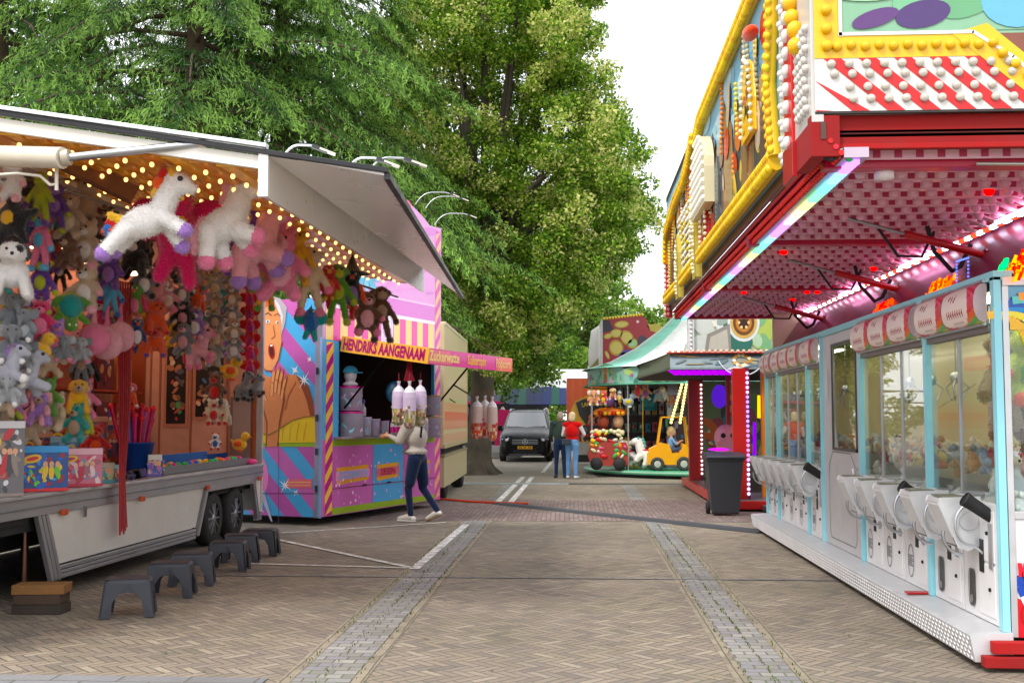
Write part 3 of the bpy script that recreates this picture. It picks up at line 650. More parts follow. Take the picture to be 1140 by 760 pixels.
# ================================================================== step stools
def make_stool():
    t = thing('step_stool', '', 'step stool', 'dark step stools in a row before the toy stall')
    mb = MB(); mb.mat = 'plastic'; mb.col = C('2d2f37')
    prof = [(.14, .095), (.155, .11), (.165, .125)]
    def rr(hx, hy, r, z, n=4):
        o = []
        for cx, cy, a0 in ((hx-r, hy-r, 0), (-hx+r, hy-r, 90), (-hx+r, -hy+r, 180), (hx-r, -hy+r, 270)):
            for k in range(n+1): a = R(a0+90*k/n); o.append((cx+r*math.cos(a), cy+r*math.sin(a), z))
        return o
    A = rr(.165, .115, .04, .30); B = rr(.178, .128, .045, .29); D = rr(.182, .132, .045, .265); n = len(A)
    mb.add(A, [tuple(range(n))]); mb.add(A+B+D, [(i, (i+1) % n, n+(i+1) % n, n+i) for i in range(n)]+[(n+i, n+(i+1) % n, 2*n+(i+1) % n, 2*n+i) for i in range(n)], sm=True)
    mb.build('seat', t)
    # skirt with four legs and arched openings
    for sgn in (-1, 1):
        for sgy in (-1, 1):
            m2 = MB(); m2.mat = 'plastic'; m2.col = C('2d2f37'); X, Y = sgn, sgy
            m2.slab([(X*.178, Y*.128, .285), (X*.0, Y*.128, .285), (X*.0, Y*.133, .20), (X*.07, Y*.140, .185), (X*.115, Y*.147, .12), (X*.13, Y*.156, 0), (X*.215, Y*.162, 0)], (0, -Y*.014, 0))
            m2.slab([(X*.178, Y*.128, .285), (X*.178, 0, .285), (X*.183, 0, .20), (X*.19, Y*.035, .185), (X*.198, Y*.075, .12), (X*.205, Y*.09, 0), (X*.215, Y*.162, 0)], (-X*.014, 0, 0))
            m2.build('leg', t)
    return t
st = make_stool(); first = True
spots = [(143, 690, .18, 'dark plastic step stool nearest the viewer, standing alone at the front of the row'), (190, 668, .05, 'second dark step stool from the front, its long side turned to the aisle'), (214, 655, .12, 'third dark step stool, tucked close behind the second one'),
         (254, 639, .0, 'fourth dark step stool, standing before the trailer wheels'), (268, 629, .1, 'fifth dark step stool, half hidden behind the fourth'), (290, 622, -.05, 'farthest dark step stool beside the painted parking line')]
for px, py, rz, lb in spots:
    Y = 1.6*FPX/(py-4-465); q = P(px, py-4, Y); 
    if first: st.location = (q.x, q.y, .008); st.rotation_euler = (0, 0, rz+PI*.04); st['label'] = lb; st['_done'] = 1; first = False; kids(st)
    else: dup(st, (q.x, q.y, .008), rz+PI*.04, lb)
# ================================================================== plush toys
random.seed(11)
PL = {}
def plush(kind, prims, vox=.026, eyes=(), smooth=5):
    me, sl = blob(prims, vox, smooth)
    em = None
    if eyes:
        mb = MB(); mb.mat = 'plastic'
        for c, r, col in eyes: mb.ell(c, r, 8, 6, None, C(col))
        em = mb
    PL[kind] = (me, sl, em)
# slots: 0 body 1 belly/face 2 limbs ends 3 ears/mane 4 extra
plush('bear', [('e', (0, 0, .40), (.2, .16, .25), None, 0), ('e', (0, -.08, .38), (.15, .11, .19), None, 1), ('e', (0, -.02, .77), (.2, .17, .17), None, 0), ('e', (0, -.17, .72), (.1, .08, .07), None, 1),
    ('e', (.15, 0, .93), (.07, .04, .07), None, 3), ('e', (-.15, 0, .93), (.07, .04, .07), None, 3), ('c', (.17, -.02, .55), (.31, -.1, .40), .07, .075, 0), ('c', (-.17, -.02, .55), (-.31, -.1, .40), .07, .075, 0), ('e', (.33, -.12, .38), (.07, .07, .07), None, 2), ('e', (-.33, -.12, .38), (.07, .07, .07), None, 2),
    ('c', (.11, -.03, .22), (.19, -.12, .09), .09, .09, 0), ('c', (-.11, -.03, .22), (-.19, -.12, .09), .09, .09, 0), ('e', (.2, -.17, .07), (.085, .09, .085), None, 2), ('e', (-.2, -.17, .07), (.085, .09, .085), None, 2)],
    eyes=[((.075, -.175, .81), .022, '0c0c0c'), ((-.075, -.175, .81), .022, '0c0c0c'), ((0, -.25, .745), (.035, .02, .022), '1a1010')])
plush('long', [('e', (0, 0, .55), (.13, .11, .18), None, 0), ('e', (0, -.07, .54), (.09, .07, .12), None, 1), ('e', (0, -.02, .85), (.13, .12, .13), None, 0), ('e', (0, -.12, .82), (.085, .06, .07), None, 1), ('e', (.14, 0, .87), (.05, .03, .06), None, 3), ('e', (-.14, 0, .87), (.05, .03, .06), None, 3),
    ('c', (.1, -.02, .68), (.24, -.06, .42), .045, .045, 0), ('c', (-.1, -.02, .68), (-.24, -.06, .45), .045, .045, 0), ('e', (.25, -.07, .38), (.055, .055, .06), None, 2), ('e', (-.25, -.07, .41), (.055, .055, .06), None, 2),
    ('c', (.07, 0, .42), (.13, -.04, .12), .06, .05, 0), ('c', (-.07, 0, .42), (-.12, -.04, .12), .06, .05, 0), ('e', (.14, -.09, .06), (.06, .1, .055), None, 2), ('e', (-.13, -.09, .06), (.06, .1, .055), None, 2)],
    eyes=[((.045, -.135, .89), .02, '0c0c0c'), ((-.045, -.135, .89), .02, '0c0c0c')])
def horse(legs, neck, head, body, tail, mane):
    p = [('e', body[0], body[1], body[2], 0), ('c', neck[0], neck[1], .14, .11, 0), ('e', head, (.165, .115, .12), (0, .35, 0), 0), ('e', (head[0]+.13, 0, head[2]-.05), (.075, .075, .065), None, 4), ('c', (head[0]-.06, .06, head[2]+.06), (head[0]-.07, .075, head[2]+.16), .035, .015, 3), ('c', (head[0]-.06, -.06, head[2]+.06), (head[0]-.07, -.075, head[2]+.16), .035, .015, 3)]
    for a, b, y in legs: p += [('c', (a[0], y, a[1]), (b[0], y*1.25, b[1]), .10, .075, 0), ('e', (b[0], y*1.25, b[1]-.0), (.09, .085, .09), None, 2)]
    for c, r, s in mane: p.append(('e', c, (r, .045, r), None, s))
    for a, b, s in tail: p.append(('c', a, b, .055, .045, s))
    return p
plush('flying', horse([((-.22, .38), (-.46, .10), -.09), ((-.2, .38), (-.4, .16), .09), ((.18, .5), (.42, .36), -.09), ((.16, .5), (.34, .22), .09)], ((.12, 0, .58), (.24, 0, .84)), (.32, 0, .90), ((-.03, 0, .48), (.31, .17, .175), (0, -.38, 0)),
    [((-.3, .02, .42), (-.44, .02, .46), 5), ((-.32, 0, .36), (-.47, 0, .36), 6), ((-.3, 0, .48), (-.42, 0, .54), 3), ((-.45, .0, .38), (-.40, 0, .28), 7)], [((.16, .0, 1.0), .085, 5), ((.10, 0, .9), .08, 6), ((.07, 0, .78), .07, 3), ((.24, 0, 1.03), .07, 3)]),
    vox=.022, eyes=[((.355, -.118, .935), (.032, .012, .03), '120c22'), ((.35, .108, .935), (.03, .012, .03), '120c22'), ((.45, -.06, .86), (.008, .006, .008), '6a5060')])
plush('pony', horse([((-.18, .40), (-.2, .08), -.08), ((-.14, .40), (-.05, .1), .08), ((.12, .40), (.30, .34), -.09), ((.1, .40), (.2, .24), .09)], ((.05, 0, .55), (.12, 0, .82)), (.19, 0, .88), ((-.05, 0, .47), (.22, .15, .17), (0, -.5, 0)),
    [((-.25, 0, .5), (-.34, 0, .34), 3), ((-.34, 0, .34), (-.33, 0, .18), 3)], [((-.0, .0, .95), .05, 3), ((-.03, 0, .85), .06, 3), ((-.05, 0, .73), .06, 3)]),
    vox=.022, eyes=[((.235, -.120, .925), (.034, .012, .032), '120c22'), ((.23, .108, .92), (.032, .012, .032), '120c22')])
plush('elephant', [('e', (0, 0, .36), (.24, .2, .24), None, 0), ('e', (0, -.14, .68), (.19, .17, .18), None, 0), ('c', (0, -.3, .62), (.03, -.38, .40), .06, .04, 0), ('e', (.24, -.08, .72), (.13, .035, .15), (0, 0, .3), 3), ('e', (-.24, -.08, .72), (.13, .035, .15), (0, 0, -.3), 3),
    ('c', (.13, -.1, .26), (.2, -.2, .08), .09, .085, 0), ('c', (-.13, -.1, .26), (-.2, -.2, .08), .09, .085, 0), ('c', (.2, -.06, .45), (.3, -.16, .32), .075, .07, 0), ('c', (-.2, -.06, .45), (-.3, -.16, .32), .075, .07, 0), ('e', (.2, -.26, .07), (.07, .04, .07), None, 2), ('e', (-.2, -.26, .07), (.07, .04, .07), None, 2)],
    eyes=[((.08, -.29, .74), .02, '0c0c0c'), ((-.08, -.29, .74), .02, '0c0c0c')])
plush('turtle', [('e', (0, .02, .52), (.27, .14, .27), None, 1), ('e', (0, -.03, .52), (.22, .15, .22), None, 0), ('e', (0, -.1, .17), (.12, .12, .13), None, 2), ('c', (.2, -.02, .64), (.38, -.06, .52), .07, .06, 2), ('c', (-.2, -.02, .64), (-.38, -.06, .52), .07, .06, 2), ('c', (.16, 0, .36), (.3, -.05, .24), .06, .06, 2), ('c', (-.16, 0, .36), (-.3, -.05, .24), .06, .06, 2)],
    eyes=[((.06, -.2, .16), .025, 'f0f0f0'), ((-.06, -.2, .16), .025, 'f0f0f0')])
plush('duck', [('e', (-.05, 0, .33), (.32, .22, .25), None, 0), ('e', (.2, -.02, .68), (.19, .17, .18), None, 0), ('e', (.39, -.03, .64), (.09, .08, .035), None, 2), ('e', (-.1, -.2, .36), (.18, .05, .12), None, 1), ('c', (-.3, 0, .42), (-.42, 0, .55), .08, .03, 0), ('e', (0, -.12, .06), (.12, .1, .05), None, 2)],
    eyes=[((.28, -.15, .73), .022, '0c0c0c')])
plush('bird', [('e', (0, 0, .5), (.17, .15, .28), None, 0), ('e', (0, -.07, .46), (.12, .12, .2), None, 1), ('e', (0, -.03, .82), (.16, .15, .15), None, 0), ('e', (0, -.17, .8), (.05, .09, .04), None, 2), ('e', (.2, .02, .5), (.05, .09, .22), (0, -.3, 0), 3), ('e', (-.2, .02, .5), (.05, .09, .22), (0, .3, 0), 3), ('c', (0, .05, .3), (0, .1, .02), .08, .04, 4), ('e', (.08, -.1, .2), (.05, .08, .04), None, 2), ('e', (-.08, -.1, .2), (.05, .08, .04), None, 2)],
    eyes=[((.06, -.15, .87), .028, 'f4f4f4'), ((-.06, -.15, .87), .028, 'f4f4f4'), ((.06, -.176, .87), .014, '0c0c0c'), ((-.06, -.176, .87), .014, '0c0c0c')])
plush('dog', [('e', (0, .03, .42), (.24, .2, .22), None, 0), ('e', (0, -.14, .70), (.19, .16, .17), None, 0), ('e', (0, -.28, .65), (.10, .1, .08), None, 1), ('e', (.17, -.1, .72), (.06, .07, .13), (0, -.3, 0), 3), ('e', (-.17, -.1, .72), (.06, .07, .13), (0, .3, 0), 3), ('e', (.1, -.26, .76), (.06, .04, .06), None, 3),
    ('c', (.15, -.1, .35), (.2, -.22, .1), .08, .07, 0), ('c', (-.15, -.1, .35), (-.2, -.22, .1), .08, .07, 0), ('c', (.17, .12, .3), (.24, .1, .09), .09, .07, 0), ('c', (-.17, .12, .3), (-.24, .1, .09), .09, .07, 0), ('c', (.0, .2, .5), (.14, .26, .62), .04, .03, 3), ('e', (.21, -.25, .08), (.07, .07, .06), None, 2), ('e', (-.21, -.25, .08), (.07, .07, .06), None, 2)],
    eyes=[((.08, -.29, .75), .022, '0c0c0c'), ((-.08, -.29, .75), .022, '0c0c0c'), ((0, -.38, .67), .028, '0c0c0c')])
plush('egg', [('e', (0, 0, .3), (.3, .24, .3), None, 0), ('c', (0, 0, .52), (0, 0, .98), .06, .02, 1), ('c', (.04, 0, .98), (-.05, 0, .56), .02, .02, 1)])
plush('dragon', [('e', (0, 0, .5), (.2, .16, .26), None, 0), ('e', (0, -.06, .78), (.15, .16, .13), None, 0), ('e', (.28, .05, .66), (.2, .04, .22), (0, .4, 0), 1), ('e', (-.28, .05, .66), (.2, .04, .22), (0, -.4, 0), 1), ('c', (.08, 0, .3), (.12, -.02, .04), .09, .07, 1), ('c', (-.08, 0, .3), (-.16, -.02, .1), .09, .07, 1), ('c', (.05, -.12, .6), (.1, -.16, .35), .05, .04, 2), ('c', (.0, 0, .9), (.02, .02, 1.0), .05, .02, 0)],
    eyes=[((.06, -.2, .82), .025, 'f0e070')])
plush('star', [('e', (0, 0, .5), (.26, .14, .26), None, 0)]+[('c', (0, 0, .5), (.42*math.sin(k*2*PI/5), 0, .5+.42*math.cos(k*2*PI/5)), .16, .05, 0) for k in range(5)]+[('e', (0, -.14, .52), (.1, .03, .1), None, 1)])
PALC = {'white': 'f2f0ee', 'cream': 'd9c8ae', 'beige': 'b9a28c', 'brown': '6e4a33', 'dark brown': '3d2a24', 'grey': '7f8489', 'light grey': 'a9adb0', 'black': '141416', 'pink': 'e58aa8', 'pale pink': 'eab2bd', 'fuchsia': 'd0186c', 'lilac': 'a884c8', 'purple': '70489c',
        'blue': '2f6fb4', 'light blue': '6db6d8', 'teal': '2e9c98', 'green': '5f9a35', 'lime': 'b0bc2c', 'yellow': 'e8bc1c', 'orange': 'e2641c', 'red': 'c42430', 'rainbow': 'e83c34', 'silver': 'b8bac4', 'dark blue': '20356e'}
def pc(n): return C(PALC[n])
plush_cache = {}
def make_plush(kind, cols, label, loc, size, rz=0, cat='plush toy', group=None, name=None, tilt=0, extra=None):
    key = (kind, tuple(cols)); nm = name or {'bear': 'plush_bear', 'long': 'plush_monkey', 'flying': 'plush_unicorn', 'pony': 'plush_unicorn', 'elephant': 'plush_elephant', 'turtle': 'plush_turtle', 'duck': 'plush_duck', 'bird': 'plush_bird', 'dog': 'plush_dog', 'egg': 'plush_egg', 'dragon': 'plush_dragon', 'star': 'star_cushion'}[kind]
    if key not in plush_cache:
        me, sl, em = PL[kind]; pal = [pc(c) for c in cols]
        while len(pal) < 9: pal.append(pal[len(pal) % len(cols)])
        m = paint_slots(me, sl, pal); m.name = nm
        e = None
        if em:
            o = em.build('eyes'); e = o.data; bpy.data.objects.remove(o)
        nv = 9000 if size > .42 else 2600; npol = len(m.polygons)
        cc_ = np.empty(npol*3, np.float32); m.polygons.foreach_get('center', cc_); cc_ = cc_.reshape(-1, 3); nn_ = np.empty(npol*3, np.float32); m.polygons.foreach_get('normal', nn_); nn_ = nn_.reshape(-1, 3)
        rf = np.random.default_rng(len(plush_cache)+5); ix = rf.integers(0, npol, nv); pa_ = np.array(pal)[sl[ix]]
        dr_ = nn_[ix]*.55+rf.normal(size=(nv, 3))*.38+np.array([0, 0, -.3]); dr_ /= np.linalg.norm(dr_, axis=1)[:, None]; wd = np.cross(dr_, rf.normal(size=(nv, 3))); wd /= np.linalg.norm(wd, axis=1)[:, None]
        fl_ = (.011 if size > .42 else .018)*rf.uniform(.6, 1.3, (nv, 1)); fm_ = leafmesh(cc_[ix]+rf.normal(size=(nv, 3))*.008+dr_*fl_*.6, dr_*fl_, wd*(.0035 if size > .42 else .006), pa_*rf.uniform(.82, 1.12, (nv, 1)), 'fabric'); fm_.name = 'fur'
        plush_cache[key] = (m, e, fm_)
    m, e, fm_ = plush_cache[key]
    o = bpy.data.objects.new(nm, m); COL.objects.link(o); tag(o, label, cat, group); o['_done'] = 1
    o.scale = (size,)*3; o.rotation_euler = (tilt, 0, rz); o.location = Vector(loc)-Vector((0, 0, size*.5))
    q = bpy.data.objects.new('fur', fm_); COL.objects.link(q); q.parent = o
    if e:
        q = bpy.data.objects.new('eyes', e); COL.objects.link(q); q.parent = o
    return o
def at_px(kind, cols, px, py, Y, wpx, label, rz=0, **k):
    """size from surveyed pixel height"""
    return make_plush(kind, cols, label, P(px, py, Y), wpx*Y/FPX, rz, **k)
G1 = 'large plush toys hanging from the front of the toy stall flap'
at_px('flying', ['white', 'white', 'lilac', 'yellow', 'white', 'red', 'orange', 'blue'], 166, 244, 8.15, 104, 'big white flying plush unicorn with rainbow mane and tail and lilac hooves', .12, group=G1)
at_px('pony', ['white', 'white', 'pink', 'pale pink', 'white'], 255, 247, 8.7, 112, 'white rearing plush unicorn with pink hooves and pink tail', .15, group=G1)
at_px('dragon', ['fuchsia', 'fuchsia', 'yellow'], 198, 262, 9.5, 120, 'fuchsia plush dragon hanging behind the big flying unicorn', .2, group=G1)
at_px('pony', ['pale pink', 'pink', 'lilac', 'purple', 'pink'], 288, 272, 10.0, 104, 'pink plush unicorn with lilac hooves, partly behind the white rearing one', .25, group=G1)
at_px('bear', ['pink', 'pale pink', 'pink', 'pink'], 312, 293, 10.4, 88, 'rose pink plush bear hanging right of the unicorns', .2, group=G1)
at_px('long', ['yellow', 'yellow', 'yellow', 'yellow'], 333, 288, 11.2, 66, 'yellow plush monkey half hidden behind the rose pink bear', 0, group=G1)
at_px('long', ['yellow', 'lime', 'green', 'yellow'], 296, 318, 10.9, 60, 'yellow and green plush bird hanging below the rose pink bear', 0, group=G1, name='plush_parrot')
at_px('long', ['cream', 'cream', 'pink', 'cream'], 345, 313, 11.3, 82, 'cream plush rabbit with pink paws', .3, group=G1, name='plush_rabbit')
at_px('dragon', ['blue', 'teal', 'blue'], 346, 360, 11.7, 40, 'blue plush dinosaur dangling under the cream rabbit', .3, group=G1, name='plush_dinosaur')
at_px('long', ['green', 'lime', 'lime', 'green'], 376, 328, 12.1, 72, 'green and lime plush frog', .3, group=G1, name='plush_frog')
at_px('bird', ['red', 'orange', 'yellow', 'red', 'red'], 366, 318, 12.0, 50, 'red plush parrot with orange belly beside the green frog', .3, group=G1)
w = at_px('bird', ['black', 'lilac', 'orange', 'orange', 'red'], 392, 326, 12.4, 56, 'black plush witch bird with orange wings and pointed hat', .2, group=G1)
mb = MB(); mb.lathe([(.36, .88), (.35, .9), (.16, .94), (.0, 1.3)], (0, -.02, 0), 'z', 14, C('141016'), 'fabric'); mb.build('hat', w)
at_px('bear', ['brown', 'pale pink', 'pink', 'brown'], 407, 348, 12.9, 54, 'brown plush bear with pink paws under the witch bird', .5, group=G1)
at_px('long', ['brown', 'beige', 'dark brown', 'brown'], 424, 350, 13.3, 66, 'dark brown plush monkey, last in the row on the flap', .4, group=G1)
at_px('elephant', ['pale pink', 'pink', 'lilac', 'pink'], 303, 262, 10.2, 50, 'small lilac pink plush elephant between unicorn and rose bear', 0, group=G1)
# toys hanging in columns in the front opening
def YA(px, xa=4.32): return FPX*xa/(642-px)
COLS = [
 (14, [(200, 44, 'bear', ['white', 'white', 'pale pink', 'white']), (245, 58, 'star', ['black', 'yellow']), (298, 60, 'dog', ['white', 'white', 'white', 'black']), (345, 42, 'elephant', ['grey', 'grey', 'white', 'light grey']), (380, 42, 'elephant', ['grey', 'grey', 'white', 'light grey'])]),
 (10, [(412, 46, 'pony', ['silver', 'silver', 'white', 'lilac', 'silver']), (432, 34, 'elephant', ['light grey', 'grey', 'white', 'grey'])]),
 (30, [(420, 50, 'pony', ['silver', 'white', 'silver', 'silver', 'silver']), (360, 36, 'elephant', ['grey', 'grey', 'white', 'grey']), (395, 34, 'elephant', ['light grey', 'grey', 'white', 'grey'])]),
 (46, [(222, 52, 'long', ['lime', 'lime', 'purple', 'purple']), (270, 54, 'long', ['pink', 'light blue', 'light blue', 'fuchsia']), (318, 54, 'long', ['purple', 'lime', 'lime', 'lime']), (357, 40, 'bear', ['fuchsia', 'pink', 'purple', 'pink']), (384, 32, 'duck', ['yellow', 'yellow', 'orange'])]),
 (62, [(232, 48, 'long', ['purple', 'lilac', 'lime', 'purple']), (375, 34, 'bear', ['lilac', 'pink', 'yellow', 'lilac'])]),
 (78, [(240, 44, 'bear', ['beige', 'cream', 'beige', 'beige']), (278, 36, 'dog', ['brown', 'beige', 'brown', 'brown']), (342, 48, 'turtle', ['teal', 'lime', 'green'])]),
 (72, [(386, 28, 'elephant', ['grey', 'light grey', 'pink', 'light grey'])]), (90, [(388, 28, 'elephant', ['light grey', 'white', 'pink', 'grey'])]),
 (97, [(223, 44, 'bear', ['beige', 'beige', 'brown', 'dark brown']), (272, 48, 'bear', ['cream', 'white', 'pale pink', 'cream']), (320, 48, 'bear', ['cream', 'white', 'pale pink', 'pale pink'])]),
 (105, [(366, 46, 'egg', ['pink', 'pale pink'])]), (119, [(370, 48, 'egg', ['pale pink', 'pink'])]), (134, [(364, 44, 'egg', ['pale pink', 'pink'])]),
 (123, [(300, 38, 'bear', ['purple', 'lilac', 'purple', 'purple']), (328, 40, 'long', ['light blue', 'light blue', 'blue', 'light blue'])]),
 (118, [(250, 36, 'bear', ['dark brown', 'beige', 'beige', 'brown'])]),
 (152, [(285, 44, 'dog', ['black', 'white', 'black', 'black']), (338, 36, 'bird', ['green', 'pink', 'orange', 'fuchsia', 'pink']), (373, 32, 'bird', ['dark blue', 'white', 'orange', 'dark blue', 'dark blue'])]),
 (160, [(262, 36, 'bear', ['brown', 'beige', 'black', 'black']), (312, 34, 'bear', ['grey', 'white', 'black', 'black'])]),
 (173, [(352, 36, 'dog', ['orange', 'orange', 'red', 'orange']), (378, 34, 'dog', ['orange', 'red', 'purple', 'orange']), (328, 32, 'pony', ['pale pink', 'pink', 'cream', 'beige', 'white'])]),
 (186, [(292, 32, 'bear', ['black', 'white', 'black', 'black']), (330, 28, 'bear', ['pale pink', 'white', 'pink', 'pale pink'])]),
 (205, [(298, 30, 'bear', ['grey', 'light grey', 'black', 'black']), (324, 28, 'bear', ['grey', 'white', 'black', 'dark brown']), (350, 30, 'bear', ['black', 'pale pink', 'black', 'black']), (376, 30, 'bear', ['grey', 'pale pink', 'grey', 'black'])]),
 (218, [(306, 28, 'bear', ['beige', 'light grey', 'grey', 'grey']), (330, 28, 'dog', ['orange', 'white', 'beige', 'brown']), (360, 30, 'bear', ['lilac', 'white', 'pale pink', 'lilac'])]),
 (222, [(388, 38, 'pony', ['pale pink', 'pink', 'pink', 'fuchsia', 'pink'])]),
 (240, [(298+19*k, 24, 'bear', [('beige', 'light grey', 'beige', 'grey')[k % 4], 'cream', 'light grey', 'grey']) for k in range(6)]),
 (260, [(292+19*k, 24, 'bear', ['light grey' if k % 2 else 'beige', 'white', 'grey', 'light grey']) for k in range(6)]),
 (257, [(408, 26, 'duck', ['yellow', 'orange', 'orange'])]),
 (278, [(290+15*k, 20, 'dragon', ['fuchsia', 'red', 'purple']) for k in range(9)]),
 (240, [(432, 30, 'bear', ['brown', 'red', 'dark brown', 'brown'])]), (247, [(456, 28, 'dog', ['cream', 'red', 'red', 'white'])]), (237, [(458, 24, 'bear', ['cream', 'red', 'red', 'white'])]),
 (272, [(430, 26, 'pony', ['grey', 'grey', 'black', 'black', 'grey'])]), (283, [(432, 24, 'pony', ['grey', 'black', 'dark brown', 'black', 'grey'])]),
]
KN = {'bear': 'plush bear', 'long': 'plush monkey', 'flying': 'plush unicorn', 'pony': 'plush unicorn', 'elephant': 'plush elephant', 'turtle': 'plush turtle', 'duck': 'plush duck', 'bird': 'plush bird', 'dog': 'plush dog', 'egg': 'plush pouch', 'dragon': 'plush dragon', 'star': 'star cushion'}
COLS.sort(key=lambda c: c[0]); colno = ['first', 'second', 'third', 'fourth', 'fifth', 'sixth', 'seventh', 'eighth', 'ninth', 'tenth', 'eleventh', 'twelfth', 'thirteenth', 'fourteenth', 'fifteenth', 'sixteenth', 'seventeenth', 'eighteenth', 'nineteenth', 'twentieth']
seen = {}
groups = {}
for x, L_ in COLS: 
    for it in L_: groups.setdefault((it[2], it[3][0]), []).append((x, it))
for (kind, c0), its in groups.items():
    its.sort(key=lambda t: (t[0], t[1][0]))
    for n, (x, (y, hpx, kd, cols)) in enumerate(its):
        zone = 'at the left picture edge' if x < 36 else 'left of the red straps' if x < 118 else 'above the red straps' if x < 165 else 'above the dark windows' if x < 235 else 'near the far end'
        extra = f' and {cols[1]}' if cols[1] != c0 else ''
        if kd == 'egg': extra = ''
        same = [i for i in its]
        order = ''
        if len(same) > 1:
            order = f', {colno[n]} from the left'
        lb = f'{c0}{extra} {KN[kd]} {zone}{order}'
        Y = YA(x)
        rz = random.uniform(-.5, .5)+.25
        o = at_px(kd, cols, x, y, Y+random.uniform(-.12, .12), hpx*1.28, lb, rz, group='plush toys hanging in the toy stall opening')
        o['_y'] = 1
# filler toys farther inside (second layer), visible through gaps
seen2 = {}
for k in range(120):
    x = random.uniform(2, 262); y = random.uniform(215, 385) if x > 100 else random.uniform(210, 470)
    kd = random.choice(['bear', 'dog', 'long', 'elephant', 'bear']); c0 = random.choice(['dark brown', 'brown', 'pink', 'grey', 'red', 'purple', 'cream', 'orange', 'fuchsia', 'blue', 'lilac', 'yellow', 'green', 'pale pink', 'teal', 'lime'])
    seen2[(kd, c0)] = seen2.get((kd, c0), 0)+1; n = seen2[(kd, c0)]
    side = 'behind the left toy columns' if x < 118 else 'behind the right toy columns'
    at_px(kd, [c0, random.choice(['cream', 'white', 'beige']), c0, c0], x, y, YA(x, 4.66), 46 if x < 120 else 34, f'{c0} {KN[kd]} in the shade {side}' + (f', {colno[n-1]} of its kind' if n > 1 else ''), random.uniform(-.5, .8), group='plush toys in the shaded second row')
at_px('long', ['black', 'black', 'black', 'black'], 92, 412, 11.6, 74, 'large black plush gorilla with a long arm stretched to the right', 1.2, group=None, name='plush_gorilla')
# thin hanging cords and rails
mb = MB(); 
for xa in (4.32,): mb.tube([P(2, 200, YA(2)), P(285, 200, YA(285))], .012, 6, C('8a8a88'), 'metal')
ob = mb.build('hanging_rail', ts)
mb = MB(); ha = P(166, 192, 8.2); mb.tube([Vector((ha.x-.6, 8.1, 3.3)), Vector((-2.25, 14, 3.12))], .012, 6, C('8a8a88'), 'metal'); mb.build('hanging_rail', ts)
# ------------------------------------------------------------------ goods on the counter
def cpt(px, a=-.12):                # point on the counter at photo column px
    # solve for s with x-position on the ray
    lo, hi = -9.2, -.05
    for _ in range(40):
        m = (lo+hi)/2; q = T(a, m, .955); pr = 642+q.x/q.y*FPX
        if pr > px: hi = m
        else: lo = m
    return m
def toybox(px, w, h, d, label, back, spots, a=-.1, tilt=0, name='toy_box', cat='boxed toy', rz=0):
    s = cpt(px, a); t = thing(name, label, cat, 'boxed toys on the stall counter'); t['_done'] = 1
    q = T(a, s, .955); t.location = q; t.rotation_euler = (0, 0, .5+rz)
    mb = MB(); mb.col = C(back); mb.mat = 'print'; mb.box(-w/2, w/2, 0, d, .002, h); mb.box(-w/2-.006, w/2+.006, -.01, d, .002, .03, C(spots[0])); mb.box(-w/2, w/2, -.012, 0, h-.06, h, C(spots[1])); mb.build('box', t, bev=.003)
    m2 = MB(); fr = (Vector((0, -.002, 0)), Vector((1, 0, 0)), Vector((0, 0, 1)), Vector((0, -1, 0)))
    for k in range(46):
        c = (random.uniform(-w*.42, w*.42), random.uniform(.05, h-.08))
        m2.artell(fr, c, (random.uniform(.008, .035), random.uniform(.01, .06)), C(random.choice(spots)), 1+k*.04, random.random()*3, 10)
    m2.artell(fr, (-w*.2, h*.72), (w*.18, h*.09), C('e0c040'), 3.2, .2); m2.artell(fr, (-w*.2, h*.72), (w*.12, h*.045), C(spots[0]), 3.4, .2)
    for k in range(3): m2.artell(fr, (w*(.05+.12*k), h*.42), (.022, h*.16), C(random.choice(spots)), 3.0+k*.1, .2*k-.2); m2.artell(fr, (w*(.05+.12*k), h*.6), (.02, .026), C('d8a888'), 3.5+k*.1)
    m2.build('printed_face', t)
    return t
toybox(-12, .34, .62, .1, 'tall grey toy box with white header at the left end of the counter', '6c6a6e', ['8a8078', 'd8d8dc', 'b83a40', '404448', 'a08070'], a=-.05)
toybox(36, .42, .40, .12, 'blue and green boxed water toy with yellow oval badge', '1e4f8c', ['d03838', '3a9ad8', '6fc040', 'e0c030', '2a62b8', '2a62b8', '8c2a40'], a=-.05)
toybox(78, .42, .36, .1, 'pink boxed doll set with pale window', 'c9788c', ['b8384c', 'e8b8c4', 'd8506c', 'a06a7c', 'e8d0d0', '7c96b8'], a=-.05)
toybox(110, .16, .2, .1, 'small greenish boxed figures right of the pink doll set', '7c8c80', ['4ca0b0', 'b8b49a', '3a7cb0', 'a8c060', '7a6a50'], a=-.08)
toybox(124, .1, .17, .08, 'small light blue packet at the foot of the coral figure', '3f8fb8', ['2a6ca0', '9cc8d8', 'c84860'], a=-.06)
toybox(166, .15, .24, .1, 'white and black printed box with purple foot near the blue bucket', 'b8b4b0', ['6a58b0', 'd8d4cc', '3a3436', '3868b8', 'c070a0'], a=-.1)
toybox(75, .5, .46, .1, 'light blue flat box standing behind the pink doll set', '5c90b4', ['4078a8', '90c0d4', '4c6c58'], a=-.45)
for k, (px, h, lb, bk) in enumerate(((60, .6, 'dark brown display box behind the plush pig', '5c3a34'), (92, .66, 'red framed toy picture high behind the counter', 'a03a34'), (112, .62, 'orange boxed toy behind the coral figure', 'b8501c'), (26, .5, 'black boxed toy at the rear of the counter', '2a2628'))):
    toybox(px, .34, h, .1, lb, bk, ['a04838', 'c89070', '6a4a60', 'd06a40', '3c4a70', '884858'], a=-1.0)
